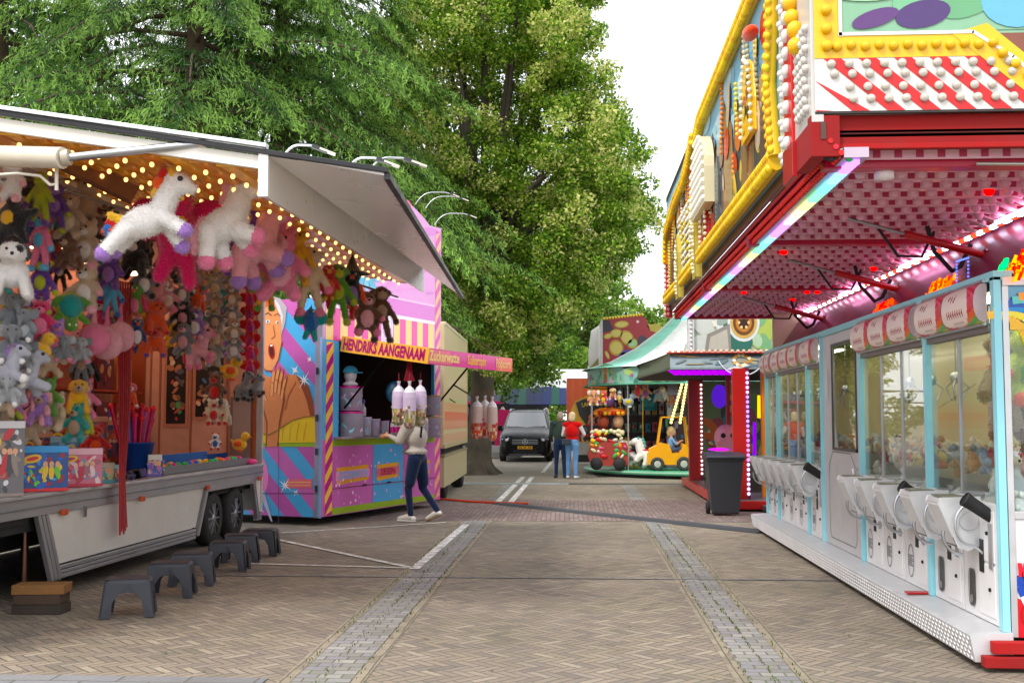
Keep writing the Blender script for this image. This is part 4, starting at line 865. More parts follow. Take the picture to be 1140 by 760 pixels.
# shelves of blurred goods on the back wall
for r_ in range(2):
    for k in range(9):
        y0 = 10.2+.62*k; c = random.choice(['8c3830', '6a3a5c', 'a85a38', '3c4660', 'b87850', '702c34', '5c5048'])
        tb = thing('toy_box', f'{["lower","upper"][r_]} shelf toy carton at the back wall, {colno[k]} from the left', 'boxed toy', 'cartons on the back shelves'); tb['_done'] = 1; tb.location = (-6.35, y0, 1.35+r_*.62)
        mb = MB(); mb.box(-.12, .12, -.26, .26, .002, .46, C(c), 'print'); fr = (Vector((.121, 0, 0)), Vector((0, -1, 0)), Vector((0, 0, 1)), Vector((1, 0, 0)))
        for q in range(8): mb.artell(fr, (random.uniform(-.2, .2), random.uniform(.06, .4)), (random.uniform(.02, .07), random.uniform(.02, .08)), C(random.choice(['d89a70', 'c04848', '4858a0', 'e0c8b0', '2c2430'])), 1+q*.1, q, 9)
        mb.build('box', tb)
mb = MB()
for z in (1.35, 1.97): mb.box(-6.62, -6.15, 9.8, 15.6, z-.03, z, C('a8482c'), 'wood')
mb.build('shelf', ts)
at_px('bear', ['cream', 'cream', 'cream', 'pink'], 34, 476, YA(34, 4.85), 40, 'cream plush pig with a pink cap sitting on the boxes', .6, group=None, name='plush_pig')
at_px('bear', ['red', 'orange', 'red', 'red'], 106, 492, YA(106, 4.8), 44, 'coral red plush figure on the counter behind the boxes', .5, group=None)
at_px('bear', ['orange', 'yellow', 'orange', 'orange'], 76, 478, YA(76, 5.2), 22, 'small orange plush on the rear shelf', .5, group=None)
at_px('dog', ['orange', 'white', 'white', 'pink'], 144, 438, YA(144, 4.9), 34, 'orange plush fox head toy with white muzzle above the red sticks', .5, group=None, name='plush_fox')
s = cpt(143, -.35); bk = thing('bucket', 'blue bucket full of red and lilac foil sticks on the counter', 'bucket'); bk['_done'] = 1; bk.location = T(-.35, s, .955)
mb = MB(); mb.lathe([(0, .002), (.15, .002), (.2, .36), (.215, .36), (.215, .375), (.19, .375), (.14, .03), (0, .03)], (0, 0, 0), 'z', 20, C('24468c'), 'plastic'); mb.build('pail', bk)
for k in range(26):
    mb = MB(); a = random.uniform(0, 6.28); r_ = random.uniform(.02, .1); e = Vector((math.cos(a)*r_*2.9, math.sin(a)*r_*2.9, random.uniform(.62, .78))); b_ = Vector((math.cos(a)*r_, math.sin(a)*r_, .06))
    mb.tube([b_, b_.lerp(e, .85), e], [.02, .024, .03], 6, C(random.choice(['a83058', 'c04070', '7a5cb0', '5870c0', 'b82c4c', 'b05898'])), 'print'); mb.ell(e, .035, 8, 6, None, C(random.choice(['c42838', 'd83048', 'b8203c'])), 'plastic'); mb.build('foil_stick', bk)
# tray with colourful balls
tr_ = thing('tray', 'long grey tray on the counter near its far end', 'tray'); s0_, s1_ = cpt(172, -.1), cpt(272, -.1)
mb = MB(M1); mb.mat = 'alu'; mb.col = C('8c8e90'); mb.box(-.4, -.06, s0_, s1_, .957, .97); mb.box(-.075, -.06, s0_, s1_, .957, 1.05); mb.box(-.4, -.385, s0_, s1_, .957, 1.12, C('2f5aa0')); mb.box(-.4, -.06, s0_, s0_+.015, .957, 1.05); mb.box(-.4, -.06, s1_-.015, s1_, .957, 1.05); mb.build('tray_body', tr_, bev=.003)
mb = MB(M1); mb.box(-.4, -.35, s0_+.1, s1_-.9, 1.0, 1.16, C('2f62a8'), 'cloth'); mb.build('blue_cloth', tr_)
ball = None
for k in range(34):
    q = T(random.uniform(-.3, -.1), s0_+.15+(s1_-s0_-.3)*k/33, 1.0); c = random.choice(['d83848', 'e86888', '38a858', 'e8c030', '4868c8', 'e87830', 'd04898'])
    mb = MB(); mb.ell((0, 0, .04), .042, 12, 8, None, C(c), 'plastic'); o = mb.build('prize_ball', label='small coloured prize ball in the long grey tray', cat='ball', group='coloured balls in the tray'); o.location = q; o['_done'] = 1
at_px('duck', ['yellow', 'orange', 'orange'], 268, 490, 15.35, 26, 'yellow and orange plush duck sitting above the tray', .1, group=None)
at_px('bear', ['white', 'blue', 'red', 'red'], 240, 491, 14.6, 20, 'small plush doll with red cap beside the duck', .1, group=None, name='plush_doll')
mb = MB(); q = T(-.03, -.35, .957); mb.ell((0, 0, .04), (.09, .07, .04), 10, 6, None, C('e8609c'), 'plastic'); o = mb.build('soap_dish', label='small bright pink lump toy at the far end of the counter', cat='toy'); o.location = q; o['_done'] = 1
# silver packets
for k in range(5):
    s = cpt(131+5*k, -.08); mb = MB(); mb.obox((0, 0, .05), (.13, .1, .06), (.4*k, .2, k), C(random.choice(['2c2e34', 'b8bcc6', '6a5c90', '3c3c48'])), 'metal'); o = mb.build('foil_packet', label='crumpled silver and black foil packet below the blue bucket', cat='packet', group='foil packets on the counter', bev=.015); o.location = T(-.1, s, .955); o['_done'] = 1
# small hook-a-duck style hanging bits at the far end
# ================================================================== pink candyfloss stall
random.seed(21)
A2 = math.atan2(1.33, 3.8)
U2 = Vector((math.sin(A2), math.cos(A2), 0)); N2 = Vector((U2.y, -U2.x, 0)); O2 = Vector((-3.81, 16.6, 0)); Z = Vector((0, 0, 1))
M2 = Matrix(((N2.x, U2.x, 0, O2.x), (N2.y, U2.y, 0, O2.y), (0, 0, 1, 0), (0, 0, 0, 1)))
ps = thing('candyfloss_stall', 'pink and blue candyfloss stall with striped posts and open serving hatch', 'food stall')
PK, PK2, BL, YE, GR, MG = C('cc76b8'), C('e78ccd'), C('62acdc'), C('efc566'), C('94b23c'), C('b83a86')
LEN, DEP = 4.03, 2.5
mb = MB(M2)
mb.box(-DEP, -.02, .0, LEN, .12, .2, C('3c3c3c'), 'matte')
mb.box(-.06, 0, 0, LEN, .13, 1.27, PK); mb.box(-.06, 0, 0, .5, 1.27, 2.8, BL); mb.box(-.06, 0, 3.76, LEN, 1.27, 2.8, BL)
mb.box(-DEP, -.06, 0, .05, .13, 3.4, BL); mb.box(-DEP, -.06, LEN-.05, LEN, .13, 3.4, PK); mb.box(-DEP-.05, -DEP, 0, LEN, .13, 3.4, C('c8c0c4')); mb.box(-DEP, -.06, 0.05, LEN-.05, 3.3, 3.4, C('b0a8ac'))
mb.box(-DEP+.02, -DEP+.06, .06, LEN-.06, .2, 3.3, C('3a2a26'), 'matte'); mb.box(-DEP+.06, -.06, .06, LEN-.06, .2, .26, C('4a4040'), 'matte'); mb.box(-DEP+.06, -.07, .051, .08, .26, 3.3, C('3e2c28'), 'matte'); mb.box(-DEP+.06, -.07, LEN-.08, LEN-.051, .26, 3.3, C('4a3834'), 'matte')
mb.build('body', ps)
# facade above the hatch, arched
pts = [(0, 0, 2.8), (0, LEN, 2.8), (0, LEN, 5.08), (0, 3.56, 5.06)]
for k in range(1, 14):
    u_ = 1-k/7; pts.append((0, 2.01+1.5*u_, 5.1+.36*(1-abs(u_)**1.5)))
pts += [(0, .46, 5.06), (0, 0, 5.06)]
mb = MB(M2); mb.slab(pts, (-.08, 0, 0), C('e3a3d8'), 'print'); mb.build('facade_board', ps)
FR = (O2, U2, Z, N2)
mb = MB()
# striped valance
n = 17
for k in range(n):
    x0 = .1+(LEN-.4)*k/n; x1 = .1+(LEN-.4)*(k+1)/n; mb.art(FR, [(x0, 2.78), (x1, 2.78), (x1, 3.28), (x0, 3.28)], C('e65aa4') if k % 2 else C('f2d28a'), 1)
for k in range(4): mb.art(FR, [(1.8+.06*k, 2.78), (2.2-.04*k, 2.78), (2.2-.04*k, 3.28), (1.8+.06*k, 3.28)], C(['efe0f0', 'e8c4ec', 'f4ecf6', 'ffffff'][k]), 2+k*.3)
mb.art(FR, [(0.1, 3.28), (LEN-.25, 3.28), (LEN-.25, 3.34), (.1, 3.34)], C('f2e8f0'), 2)
mb.art(FR, [(0.1, 3.34), (LEN-.25, 3.34), (LEN-.25, 3.62), (.1, 3.62)], C('d884cc'), 1); mb.art(FR, [(0.1, 3.6), (LEN-.25, 3.6), (LEN-.25, 3.64), (.1, 3.64)], C('f0c4e4'), 2)
for k in range(40):
    x = random.uniform(.2, 3.6); z = random.uniform(3.7, 5.0); mb.artell(FR, (x, z), (random.uniform(.15, .5), random.uniform(.02, .08)), C(random.choice(['ecb4e0', 'e49ad6', 'f4cdea', 'd98ad0', 'efc0ee'])), 1+k*.03, random.uniform(-.3, .5), 12)
for k in range(11):
    a = 2*PI*k/11; r_ = .34*(1+.4*(k % 2)); c = (1.35, 4.1); mb.art(FR, [c, (c[0]+r_*math.cos(a-.25), c[1]+r_*math.sin(a-.25)*1.1), (c[0]+r_*1.4*math.cos(a), c[1]+r_*1.4*math.sin(a)), (c[0]+r_*math.cos(a+.25), c[1]+r_*math.sin(a+.25)*1.1)], C('62b8d4') if k % 2 else C('7fd0d8'), 3)
for k in range(5): mb.art(FR, [(1.25+.05*k, 3.85), (1.28+.05*k, 3.85-.1*(k % 3)), (1.31+.05*k, 3.9)], C('5fb0d0'), 3.5)
for cx_, cz_ in ((2.65, 5.22), (2.45, 5.15)): mb.artell(FR, (cx_, cz_), (.2, .14), C('e2648f'), 2, .4); mb.artell(FR, (cx_-.05, cz_+.04), (.12, .08), C('f2a0ba'), 3, .4)
mb.build('facade_print', ps)
mb = MB()
def barber(mb, x0, x1, z0, z1, c0, c1, pitch=.3, layer=1):
    z = z0-.3; k = 0
    while z < z1:
        a, b = z, z+pitch/2; w_ = (x1-x0)*1.1
        q = [(x0, a), (x1, a+w_), (x1, b+w_), (x0, b)]; q = [(x, min(z1, max(z0, zz))) for x, zz in q]
        if abs(q[0][1]-q[3][1])+abs(q[1][1]-q[2][1]) > .01: mb.art(FR, q, c1, layer+.5)
        z += pitch
    mb.art(FR, [(x0, z0), (x1, z0), (x1, z1), (x0, z1)], c0, layer)
barber(mb, .13, .33, .14, 2.75, YE, MG); mb.build('striped_post', ps); mb = MB(); barber(mb, 3.8, LEN-.03, .14, 5.0, C('f0b890'), C('d85aa8'))
mb.build('striped_post', ps)
mb = MB()
# lower front squares
segs = [(.36, 1.55, PK), (1.55, 2.6, BL), (2.6, 3.8, PK)]
mb.art(FR, [(.33, .14), (3.8, .14), (3.8, .24), (.33, .24)], GR, 1); mb.art(FR, [(.33, 1.17), (3.8, 1.17), (3.8, 1.27), (.33, 1.27)], GR, 1)
for a, b, c in segs: mb.art(FR, [(a+.02, .24), (b, .24), (b, 1.17), (a+.02, 1.17)], c, 1.2)
for a, b, t_, tc_, bg in ((.45, 1.42, 'ZUCKERWATTE', '6fc4e8', 'e8a0c8'), (1.7, 2.42, 'SUIKERSPIN', 'b0224e', 'dd7a8a'), (2.72, 3.6, 'CANDYFLOSS', '6fc4e8', 'd884b8')):
    mb.art(FR, [(a, .58), (b, .62), (b, .86), (a, .84)], C('e8a94c'), 2); mb.art(FR, [(a-.03, .64), (b+.03, .67), (b+.03, .80), (a-.03, .78)], C(bg), 3)
    mb.text(FR, t_, .155, ((a+b)/2, .67), C(tc_), 4, bold=.02, sx=(b-a)/len(t_)/.155*1.38, center=True)
mb.artline(FR, [(.33, .53), (3.8, .53)], .012, C('7a3a68'), 5)
for k in range(90): mb.artell(FR, (random.uniform(.4, 3.7), random.uniform(.26, 1.15)), (random.uniform(.008, .03),)*2, C(random.choice(['f0a8dc', 'eab8e4', 'ffe0f6'])), 3, 0, 6)
mb.build('front_print', ps)
mb = MB(M2)
for s in (1.25, 2.05): mb.tube([(.02, s-.05, .53), (.05, s-.03, .55), (.05, s+.03, .55), (.02, s+.05, .53)], .01, 6, C('333333'), 'metal')
mb.build('latch', ps)
# end wall with the printed woman
FE = (O2+N2*(-DEP), N2, Z, -U2)       # x runs from the back to the corner (0..DEP)
XW = DEP
mb = MB(M2); mb.box(-.1, .012, -.015, .03, .12, 3.4, C('a8a4b4'), 'alu'); mb.box(-.02, .02, -.02, .0, .12, 2.8, C('86a8d4'), 'paint')
for z in (.55, 1.1, 1.6, 2.3): mb.tube([(-.06, -.03, z-.05), (-.06, -.03, z+.05)], .018, 8, C('4a4c58'), 'metal')
mb.build('corner_trim', ps, bev=.003)
mb = MB()
def band(k, w, col, lay):   # diagonal ray bands clipped to the panel
    x0 = XW-1.6; x1 = XW-.1
    def zz(x, o): return o+(XW-x)*1.05
    q = [(x0, zz(x0, k)), (x1, zz(x1, k)), (x1, zz(x1, k)+w), (x0, zz(x0, k)+w)]
    return q
def clip(q, z0, z1):
    out = []
    n = len(q)
    for i in range(n):
        a, b = q[i], q[(i+1) % n]
        for zlim, sgn in ((None, 0),): pass
        out.append(a)
    def cl(pts, lim, keep):
        r = []
        for i in range(len(pts)):
            a, b = pts[i], pts[(i+1) % len(pts)]; ia, ib = keep(a[1], lim), keep(b[1], lim)
            if ia: r.append(a)
            if ia != ib: t = (lim-a[1])/(b[1]-a[1]); r.append((a[0]+(b[0]-a[0])*t, lim))
        return r
    out = cl(out, z0, lambda v, l: v >= l)
    return cl(out, z1, lambda v, l: v <= l) if out else out
mb.art(FE, [(XW-1.7, .13), (XW-.1, .13), (XW-.1, 3.4), (XW-1.7, 3.4)], BL, 1)
for k in range(-3, 6):
    q = clip(band(.1+k*.62, .33, PK, 2), .13, 3.4)
    if len(q) > 2: mb.art(FE, q, C('ba68aa') if k % 2 else C('c874b4'), 2)
def star(c, r_, col='ffffff', lay=5):
    for k in range(8):
        a = k*PI/4+.2; L_ = r_ if k % 2 else r_*.55
        mb.art(FE, [(c[0]+.012*math.cos(a+PI/2), c[1]+.012*math.sin(a+PI/2)), (c[0]+L_*math.cos(a), c[1]+L_*math.sin(a)), (c[0]-.012*math.cos(a+PI/2), c[1]-.012*math.sin(a+PI/2))], C(col), lay)
def w2(px, py):    # photo pixel on this wall -> panel coordinates
    d = (CR @ Vector(((px-570)/FPX, (380-py)/FPX, -1))); o = Vector((0, 0, CAMZ)); n_ = -U2
    t = (FE[0]-o).dot(n_)/d.dot(n_); q = o+d*t-FE[0]; return (q.dot(N2), q.z)
def wp(L_): return [w2(*p) for p in L_]
SK, SKD, SKL = C('cf8458'), C('8c4426'), C('e09a6c')
mb.art(FE, wp([(289, 497), (352, 497), (352, 490), (289, 489)]), GR, 3)
mb.art(FE, wp([(289, 412), (300, 420), (310, 416), (330, 417), (344, 430), (349, 446), (351, 470), (352, 492), (289, 492)]), SK, 3)        # shoulders
mb.art(FE, wp([(330, 417), (344, 430), (349, 446), (351, 470), (347, 468), (342, 446), (335, 428)]), SKD, 4)
mb.art(FE, wp([(289, 338), (296, 332), (306, 336), (313, 352), (314, 380), (310, 400), (304, 412), (297, 412), (289, 404)]), SKL, 4)     # face
mb.art(FE, wp([(289, 338), (293, 333), (290, 352)]), C('c85c20'), 5); mb.art(FE, wp([(289, 330), (300, 328), (306, 337), (296, 342), (289, 345)]), C('c8642a'), 5)
mb.art(FE, wp([(303, 330), (312, 332), (320, 342), (318, 360), (314, 372), (313, 352), (307, 338)]), C('b8b0b8'), 5); mb.art(FE, wp([(307, 333), (312, 340), (316, 352), (315, 362), (312, 350), (307, 338)]), C('dcd8de'), 6)
mb.artell(FE, w2(299, 358), (.035, .028), C('f4f4f4'), 6); mb.artell(FE, w2(299, 358), (.015, .02), C('2a6a70'), 7); mb.artell(FE, w2(309, 359), (.02, .026), C('f4f4f4'), 6); mb.artell(FE, w2(309.5, 359), (.01, .018), C('2a6a70'), 7)
mb.artline(FE, wp([(294, 351), (299, 348), (303, 351)]), .012, C('5c2c18'), 7); mb.artline(FE, wp([(306, 351), (310, 349), (313, 352)]), .01, C('5c2c18'), 7)
mb.artline(FE, wp([(305, 362), (307, 374), (303, 377)]), .01, SKD, 7)
mb.artell(FE, w2(303, 391), (.058, .12), C('b01c2c'), 6, .15); mb.artell(FE, w2(303, 391), (.036, .085), C('4a0c14'), 7, .15); mb.artell(FE, w2(303, 384.5), (.026, .016), C('f4f0ec'), 8)
# hand and forearm
mb.artline(FE, wp([(294, 440), (293, 452), (298, 470), (297, 497)]), .02, SKD, 6.6); mb.artline(FE, wp([(316, 434), (317, 446), (312, 470), (310, 497)]), .02, SKD, 6.6); mb.artline(FE, wp([(289, 404), (297, 413), (304, 413), (311, 400), (315, 380)]), .014, SKD, 5.5)
mb.art(FE, wp([(295, 438), (303, 430), (314, 432), (316, 446), (311, 470), (309, 497), (298, 497), (299, 470), (294, 452)]), SK, 6)
for a, b, w_ in (((303, 440), (306, 412), .05), ((307, 436), (311, 410), .05), ((311, 438), (315, 413), .046), ((314, 444), (319, 420), .04), ((297, 446), (292, 432), .045)):
    mb.artline(FE, [w2(*a), w2((a[0]+b[0])/2-.5, (a[1]+b[1])/2), w2(*b)], w_+.014, SKD, 6.5); mb.artline(FE, [w2(*a), w2((a[0]+b[0])/2-.5, (a[1]+b[1])/2), w2(*b)], w_, SKL, 7)
    mb.artell(FE, w2(b[0], b[1]-1), (.018, .045), C('c06a80'), 8, -.1)
mb.artline(FE, wp([(318, 456), (322, 440), (330, 425)]), .012, SKD, 6)
mb.art(FE, wp([(289, 482), (300, 484), (311, 478), (326, 468), (340, 464), (351, 463), (352, 492), (289, 493)]), C('e2c01c'), 5.5); mb.artline(FE, wp([(289, 482), (300, 484), (311, 478), (326, 468), (340, 464), (351, 463)]), .018, C('8a6a10'), 8.5)
for x in (318, 326, 334, 342): mb.artline(FE, wp([(x, 470), (x-2, 480), (x-3, 490)]), .008, C('a8860e'), 8.5)
star(w2(339, 423), .16); star(w2(329, 412), .09); star(w2(318, 540), .14); star(w2(290, 566), .1); star(w2(345, 400), .05); star(w2(330, 548), .06)
mb.artell(FE, w2(291, 528), (.13, .28), C('e890c4'), 3, .1); mb.art(FE, wp([(288, 545), (294, 545), (304, 580), (302, 580)]), C('c8bcd8'), 4)
mb.art(FE, wp([(319, 533), (348, 533), (348, 543), (319, 543)]), C('e0788a'), 4); mb.artline(FE, wp([(321, 536.5), (346, 536.5)]), .02, C('f0b078'), 5); mb.artline(FE, wp([(321, 540), (346, 540)]), .014, C('f0b078'), 5)
mb.artline(FE, wp([(285, 549), (354, 549)]), .012, C('5a2a50'), 8); mb.artline(FE, wp([(311, 500), (311, 584)]), .01, C('6a4a78'), 8)
mb.build('woman_print', ps)
# counter
mb = MB(M2); mb.box(-.45, .16, .36, 3.78, 1.275, 1.31, C('b4b0b0'), 'alu'); mb.build('counter', ps, bev=.005)
# hatch flap
FC = O2+U2*0; h0, h1 = .5, 3.78
a_in, a_out, zi, zo = .02, 1.5, 2.78, 2.56
mb = MB(M2); mb.slab([(a_in, h0, zi), (a_out, h0, zo), (a_out, h0, zo+.03), (a_in, h0, zi+.03)], (0, h1-h0, 0), C('d8d4d8')); mb.build('hatch_panel', ps)
def flapband(p0, p1, hgt, base, side):
    p0 = M2 @ Vector(p0); p1 = M2 @ Vector(p1); U = (p1-p0).normalized(); n_ = U.cross(Z).normalized(); W_ = n_.cross(U)*-1
    W_ = Z-U*U.z; W_.normalize(); n_ = U.cross(W_).normalized()
    mb = MB(); q = [p0, p1, p1+W_*hgt, p0+W_*hgt]; mb.slab(q, -n_*.03, C(base), 'print')
    return mb, (p0, U, W_, n_), (p1-p0).length
mb, fr, ln = flapband((a_in, h0-.01, zi-.16), (a_out+.02, h0-.01, zo-.16), .24, 'eab660', 0)
mb.text(fr, 'HENDRIKS AANGENAAM', .235, (.04, .045), C('a8246c'), 1.5, bold=.042, sx=ln/18/.235*1.5)
mb.build('name_board', ps)
mb, fr, ln = flapband((a_out+.02, h0, zo-.16), (a_out+.02, h1, zo-.16), .24, 'dc3c94', 0)
mb.art(fr, [(0, .02), (.75*ln/3, .02), (.7*ln/3, .22), (0, .22)], C('e8788c'), 1); mb.art(fr, [(ln*.78, .0), (ln, .0), (ln, .24), (ln*.82, .24)], C('f07a6a'), 1)
mb.text(fr, 'Zuckerwatte', .22, (.06, .06), C('ffd890'), 2, bold=.03, sx=.9); mb.text(fr, 'Suikerspin', .21, (1.4, .06), C('ffb060'), 2, bold=.03, sx=.85); mb.text(fr, 'Popcorn', .21, (2.55, .06), C('ffc890'), 2, bold=.03, sx=.9)
mb.build('side_board', ps)
for s in (h0+.12, h1-.1):
    mb = MB(M2); mb.tube([(.03, s, 1.75), (a_out*.55, s, 2.62)], .018, 8, C('1e1e20'), 'metal'); mb.build('hatch_strut', ps)
for s in (3.0, 3.4, 3.75):
    b = M2 @ Vector((0, s, 5.1 if s > 3.5 else 5.35)); gooseneck(ps, b, .22, (.62, .1, 0))
# things in the serving hatch
def tub(px, py0, py1, wpx, Y, label, lid='c03a88', ring=None, name='candy_tub'):
    b = P(px, py1, Y); h = (py1-py0)*Y/FPX; r_ = wpx*Y/FPX/2; t = thing(name, label, 'tub', 'candyfloss tubs'); t['_done'] = 1; t.location = b
    mb = MB(); mb.lathe([(0, 0), (r_*.93, 0), (r_, h*.93), (r_*1.03, h*.94), (r_*1.03, h*.96)], (0, 0, 0), 'z', 24, C('c2bcd2'), 'plastic')
    for k in range(14):
        a = random.uniform(0, 6.28); z0_ = random.uniform(.15, .7)*h; mb.add([(r_*1.004*math.cos(a+i*.14), r_*1.004*math.sin(a+i*.14), z0_+dz+.03*math.sin(i+k)) for i in range(4) for dz in (0, h*.12)], [(2*i, 2*i+2, 2*i+3, 2*i+1) for i in range(3)], C(random.choice(['a8b8dc', 'dcb4d4', '9cc8d8', 'e4c8dc'])), 'plastic')
    mb.build('pot', t); mb = MB(); mb.lathe([(r_*1.05, h*.93), (r_*1.06, h), (0, h*1.0)], (0, 0, 0), 'z', 24, C(lid), 'plastic'); mb.build('lid', t); return t
tub(391, 458, 486, 28, 17.35, 'lower large marbled candyfloss tub at the left of the hatch')
tub(390, 430, 457, 27, 17.35, 'upper large marbled candyfloss tub stacked on the lower one')
tub(407, 464, 485, 13, 17.6, 'slim pale tub right of the large tubs', 'd8c8e0'); tub(417, 466, 485, 12, 17.8, 'second slim pale tub before the popcorn bottles', 'd8c8e0'); tub(428, 468, 486, 10, 17.9, 'small lilac tub beside the hanging bags', 'c890c8')
tub(482, 440, 462, 18, 19.6, 'blue grey tub with yellow rim right of the customer, upper', 'c8a868'); tub(482, 463, 487, 18, 19.6, 'blue grey tub with yellow rim right of the customer, lower', 'c8a868'); tub(471, 468, 488, 12, 18.9, 'small striped tub just right of the customer', 'b83c78')
t = thing('mannequin_head', 'white bust with a light blue cap on the stacked candyfloss tubs', 'ornament'); c = P(390, 429, 17.35); t['_done'] = 1; t.location = c
me, sl = blob([('e', (0, 0, .16), (.1, .1, .12), None, 0), ('c', (0, 0, .0), (0, 0, .1), .06, .055, 0), ('e', (0, 0, .02), (.13, .09, .04), None, 0)], .015); finish('bust', paint_slots(me, sl, [C('d8dce0')], 'plastic'), t)
mb = MB(); mb.ell((0, 0, .2), (.12, .12, .11), 14, 6, None, C('5aa8cc'), 'cloth', z0=0); mb.ell((.12, -.03, .2), (.09, .08, .015), 10, 4, None, C('5aa8cc'), 'cloth'); mb.build('cap', t)
for k in range(7):
    b = P(437+(k % 4)*4.4, 484-(k//4)*2, 17.6+.2*(k//4)); t = thing('syrup_bottle', 'small syrup bottle with magenta label in the cluster on the hatch counter', 'bottle', 'syrup bottles on the hatch counter'); t['_done'] = 1; t.location = b
    mb = MB(); mb.lathe([(0, 0), (.035, 0), (.037, .14), (.012, .2), (.012, .25), (0, .25)], (0, 0, 0), 'z', 12, C('c8c4c8'), 'plastic'); mb.build('flask', t); mb = MB(); mb.lathe([(.0375, .04), (.0385, .13)], (0, 0, 0), 'z', 12, C('b02878'), 'print'); mb.build('paper_label', t)
t = thing('dispenser', 'white pump dispenser bottle beside the upper tub', 'bottle'); t['_done'] = 1; t.location = P(404, 463, 17.6)
mb = MB(); mb.lathe([(0, 0), (.05, 0), (.05, .12), (.02, .17), (.02, .2), (0, .2)], (0, 0, 0), 'z', 12, C('c8c8d4'), 'plastic'); mb.build('flask', t); mb = MB(); mb.lathe([(.03, .2), (.03, .26), (0, .27)], (0, 0, 0), 'z', 10, C('5c4c8c'), 'plastic'); mb.build('pump', t)
mb = MB(M2); mb.box(-2.3, -2.1, .3, 3.6, 2.2, 2.5, C('8a4a2a'), 'wood'); mb.box(-2.3, -2.0, .3, 3.6, 1.5, 1.54, C('6a4a3a'), 'wood'); mb.build('back_shelf', ps)
for k in range(12):
    b = M2 @ Vector((-2.15, .5+.27*k, 1.542)); mb = MB(); mb.lathe([(0, 0), (.05, 0), (.05, .2), (.02, .28), (0, .3)], b, 'z', 10, C(random.choice(['3c2c30', '5a4040', '7a6a6c', '2c3a44', '6a2c3c'])), 'plastic'); mb.build('bottle', label='dark bottle on the back shelf inside the candyfloss stall', cat='bottle', group='bottles on the stall back shelf')
mb = MB(M2); mb.ell((-.5, 3.2, 2.05), (.06, .32, .2), 16, 10, None, C('2f78a0'), 'paint'); mb.build('blue_sign', ps)
# candyfloss bags hanging from the flap
def bag(px, py, hpx, wpx, Y, label, tint=0, group='candyfloss bags'):
    c = P(px, py, Y); h = hpx*Y/FPX; r_ = wpx*Y/FPX/2; t = thing('candyfloss_bag', label, 'candyfloss bag', group); t['_done'] = 1; t.location = c-Vector((0, 0, h))
    mb = MB(); cols = [C('a89c80'), C('8c9060'), C('ccbcd4'), C('d8d4dc')] if not tint else [C('b89078'), C('b06c48'), C('c8b0a8'), C('d8d0d0')]
    prof = [(0, 0), (.55, .02), (.88, .12), (1, .38), (1.02, .66), (.93, .76), (.66, .84), (.3, .88), (.16, .91), (.3, 1.0)]
    prof = [(a_, b_) for a_, b_ in prof]
    for i in range(3, len(prof)-1): mb.lathe([(prof[i][0]*r_, prof[i][1]*h), (prof[i+1][0]*r_, prof[i+1][1]*h)], (0, 0, 0), 'z', 18, cols[2] if i < 5 else cols[3], 'plastic')
    rr_ = [(0, 0), (.55, .02), (.8, .07), (.92, .14), (.97, .22), (1.0, .3), (1, .38), (1.01, .46), (1.02, .54), (1.02, .6), (1.02, .66)]
    pl_ = [C(x) for x in (['8c9060', 'a89c80', 'b8a060', '7a8a58', 'a05c60', 'c8c0a8', '8a7a6a', 'c8b8c0'] if not tint else ['b06c48', 'b89078', 'c85020', 'c87838', 'a83a34', 'd8b898', 'c8b0a8', 'b04860'])]
    for i in range(len(rr_)-1):
        z0_, z1_ = rr_[i][1]*h, rr_[i+1][1]*h
        for q_ in range(20):
            a0_, a1_ = 2*PI*q_/20, 2*PI*(q_+1)/20; R0, R1 = rr_[i][0]*r_*.97, rr_[i+1][0]*r_*.97
            mb.add([(R0*math.cos(a0_), R0*math.sin(a0_), z0_), (R0*math.cos(a1_), R0*math.sin(a1_), z0_), (R1*math.cos(a1_), R1*math.sin(a1_), z1_), (R1*math.cos(a0_), R1*math.sin(a0_), z1_)], [(0, 1, 2, 3)], random.choice(pl_) if i < 8 else random.choice(pl_[-3:]+[cols[2]]*3), 'print', True)
    o = mb.build('bag', t)
    mb = MB()
    for k in range(7):
        a = random.uniform(0, 6.28); z = random.uniform(.08, .5); mb.ell((r_*math.cos(a)*.9, r_*.9*math.sin(a), z*h), (.028, .028, .028), 6, 4, None, C(random.choice(['a87850', 'b8a060', '7a8a58', 'a05c60', 'c8c0a8', '8a7a6a'] if not tint else ['c85020', 'd87838', 'b83a2c', 'e0b090', 'b82c60'])), 'print')
    mb.build('printed_pattern', o); mb = MB(); mb.tube([(0, 0, h*.9), (0, 0, h*1.0)], .02, 8, C('e0a0b0'), 'plastic'); mb.tube([(0, 0, h), (0, 0, h+.12)], .006, 5, C('a03040'), 'cloth'); mb.build('tie', t)
bag(444, 424, 50, 15, 16.75, 'left candyfloss bag of the cluster hiding the customer'); bag(456, 424, 54, 15, 16.6, 'middle candyfloss bag of the cluster hiding the customer'); bag(468, 423, 52, 14, 16.85, 'right candyfloss bag of the cluster hiding the customer')
bag(531, 441, 48, 14, 19.3, 'left candyfloss bag at the far corner of the hatch', 1); bag(540, 440, 48, 13, 19.6, 'middle candyfloss bag at the far corner of the hatch', 1); bag(548, 441, 50, 12, 19.3, 'right candyfloss bag with pink foot at the far corner of the hatch', 1)
mb = MB(); a = P(455, 402, 16.8); 
for k in range(8): mb.tube([a+Vector((random.uniform(-.05, .05), 0, 0)), P(450+k*1.6, 424, 16.8)], .012, 5, C('7a1c2c'), 'cloth')
mb.build('tie_ribbon', ps)
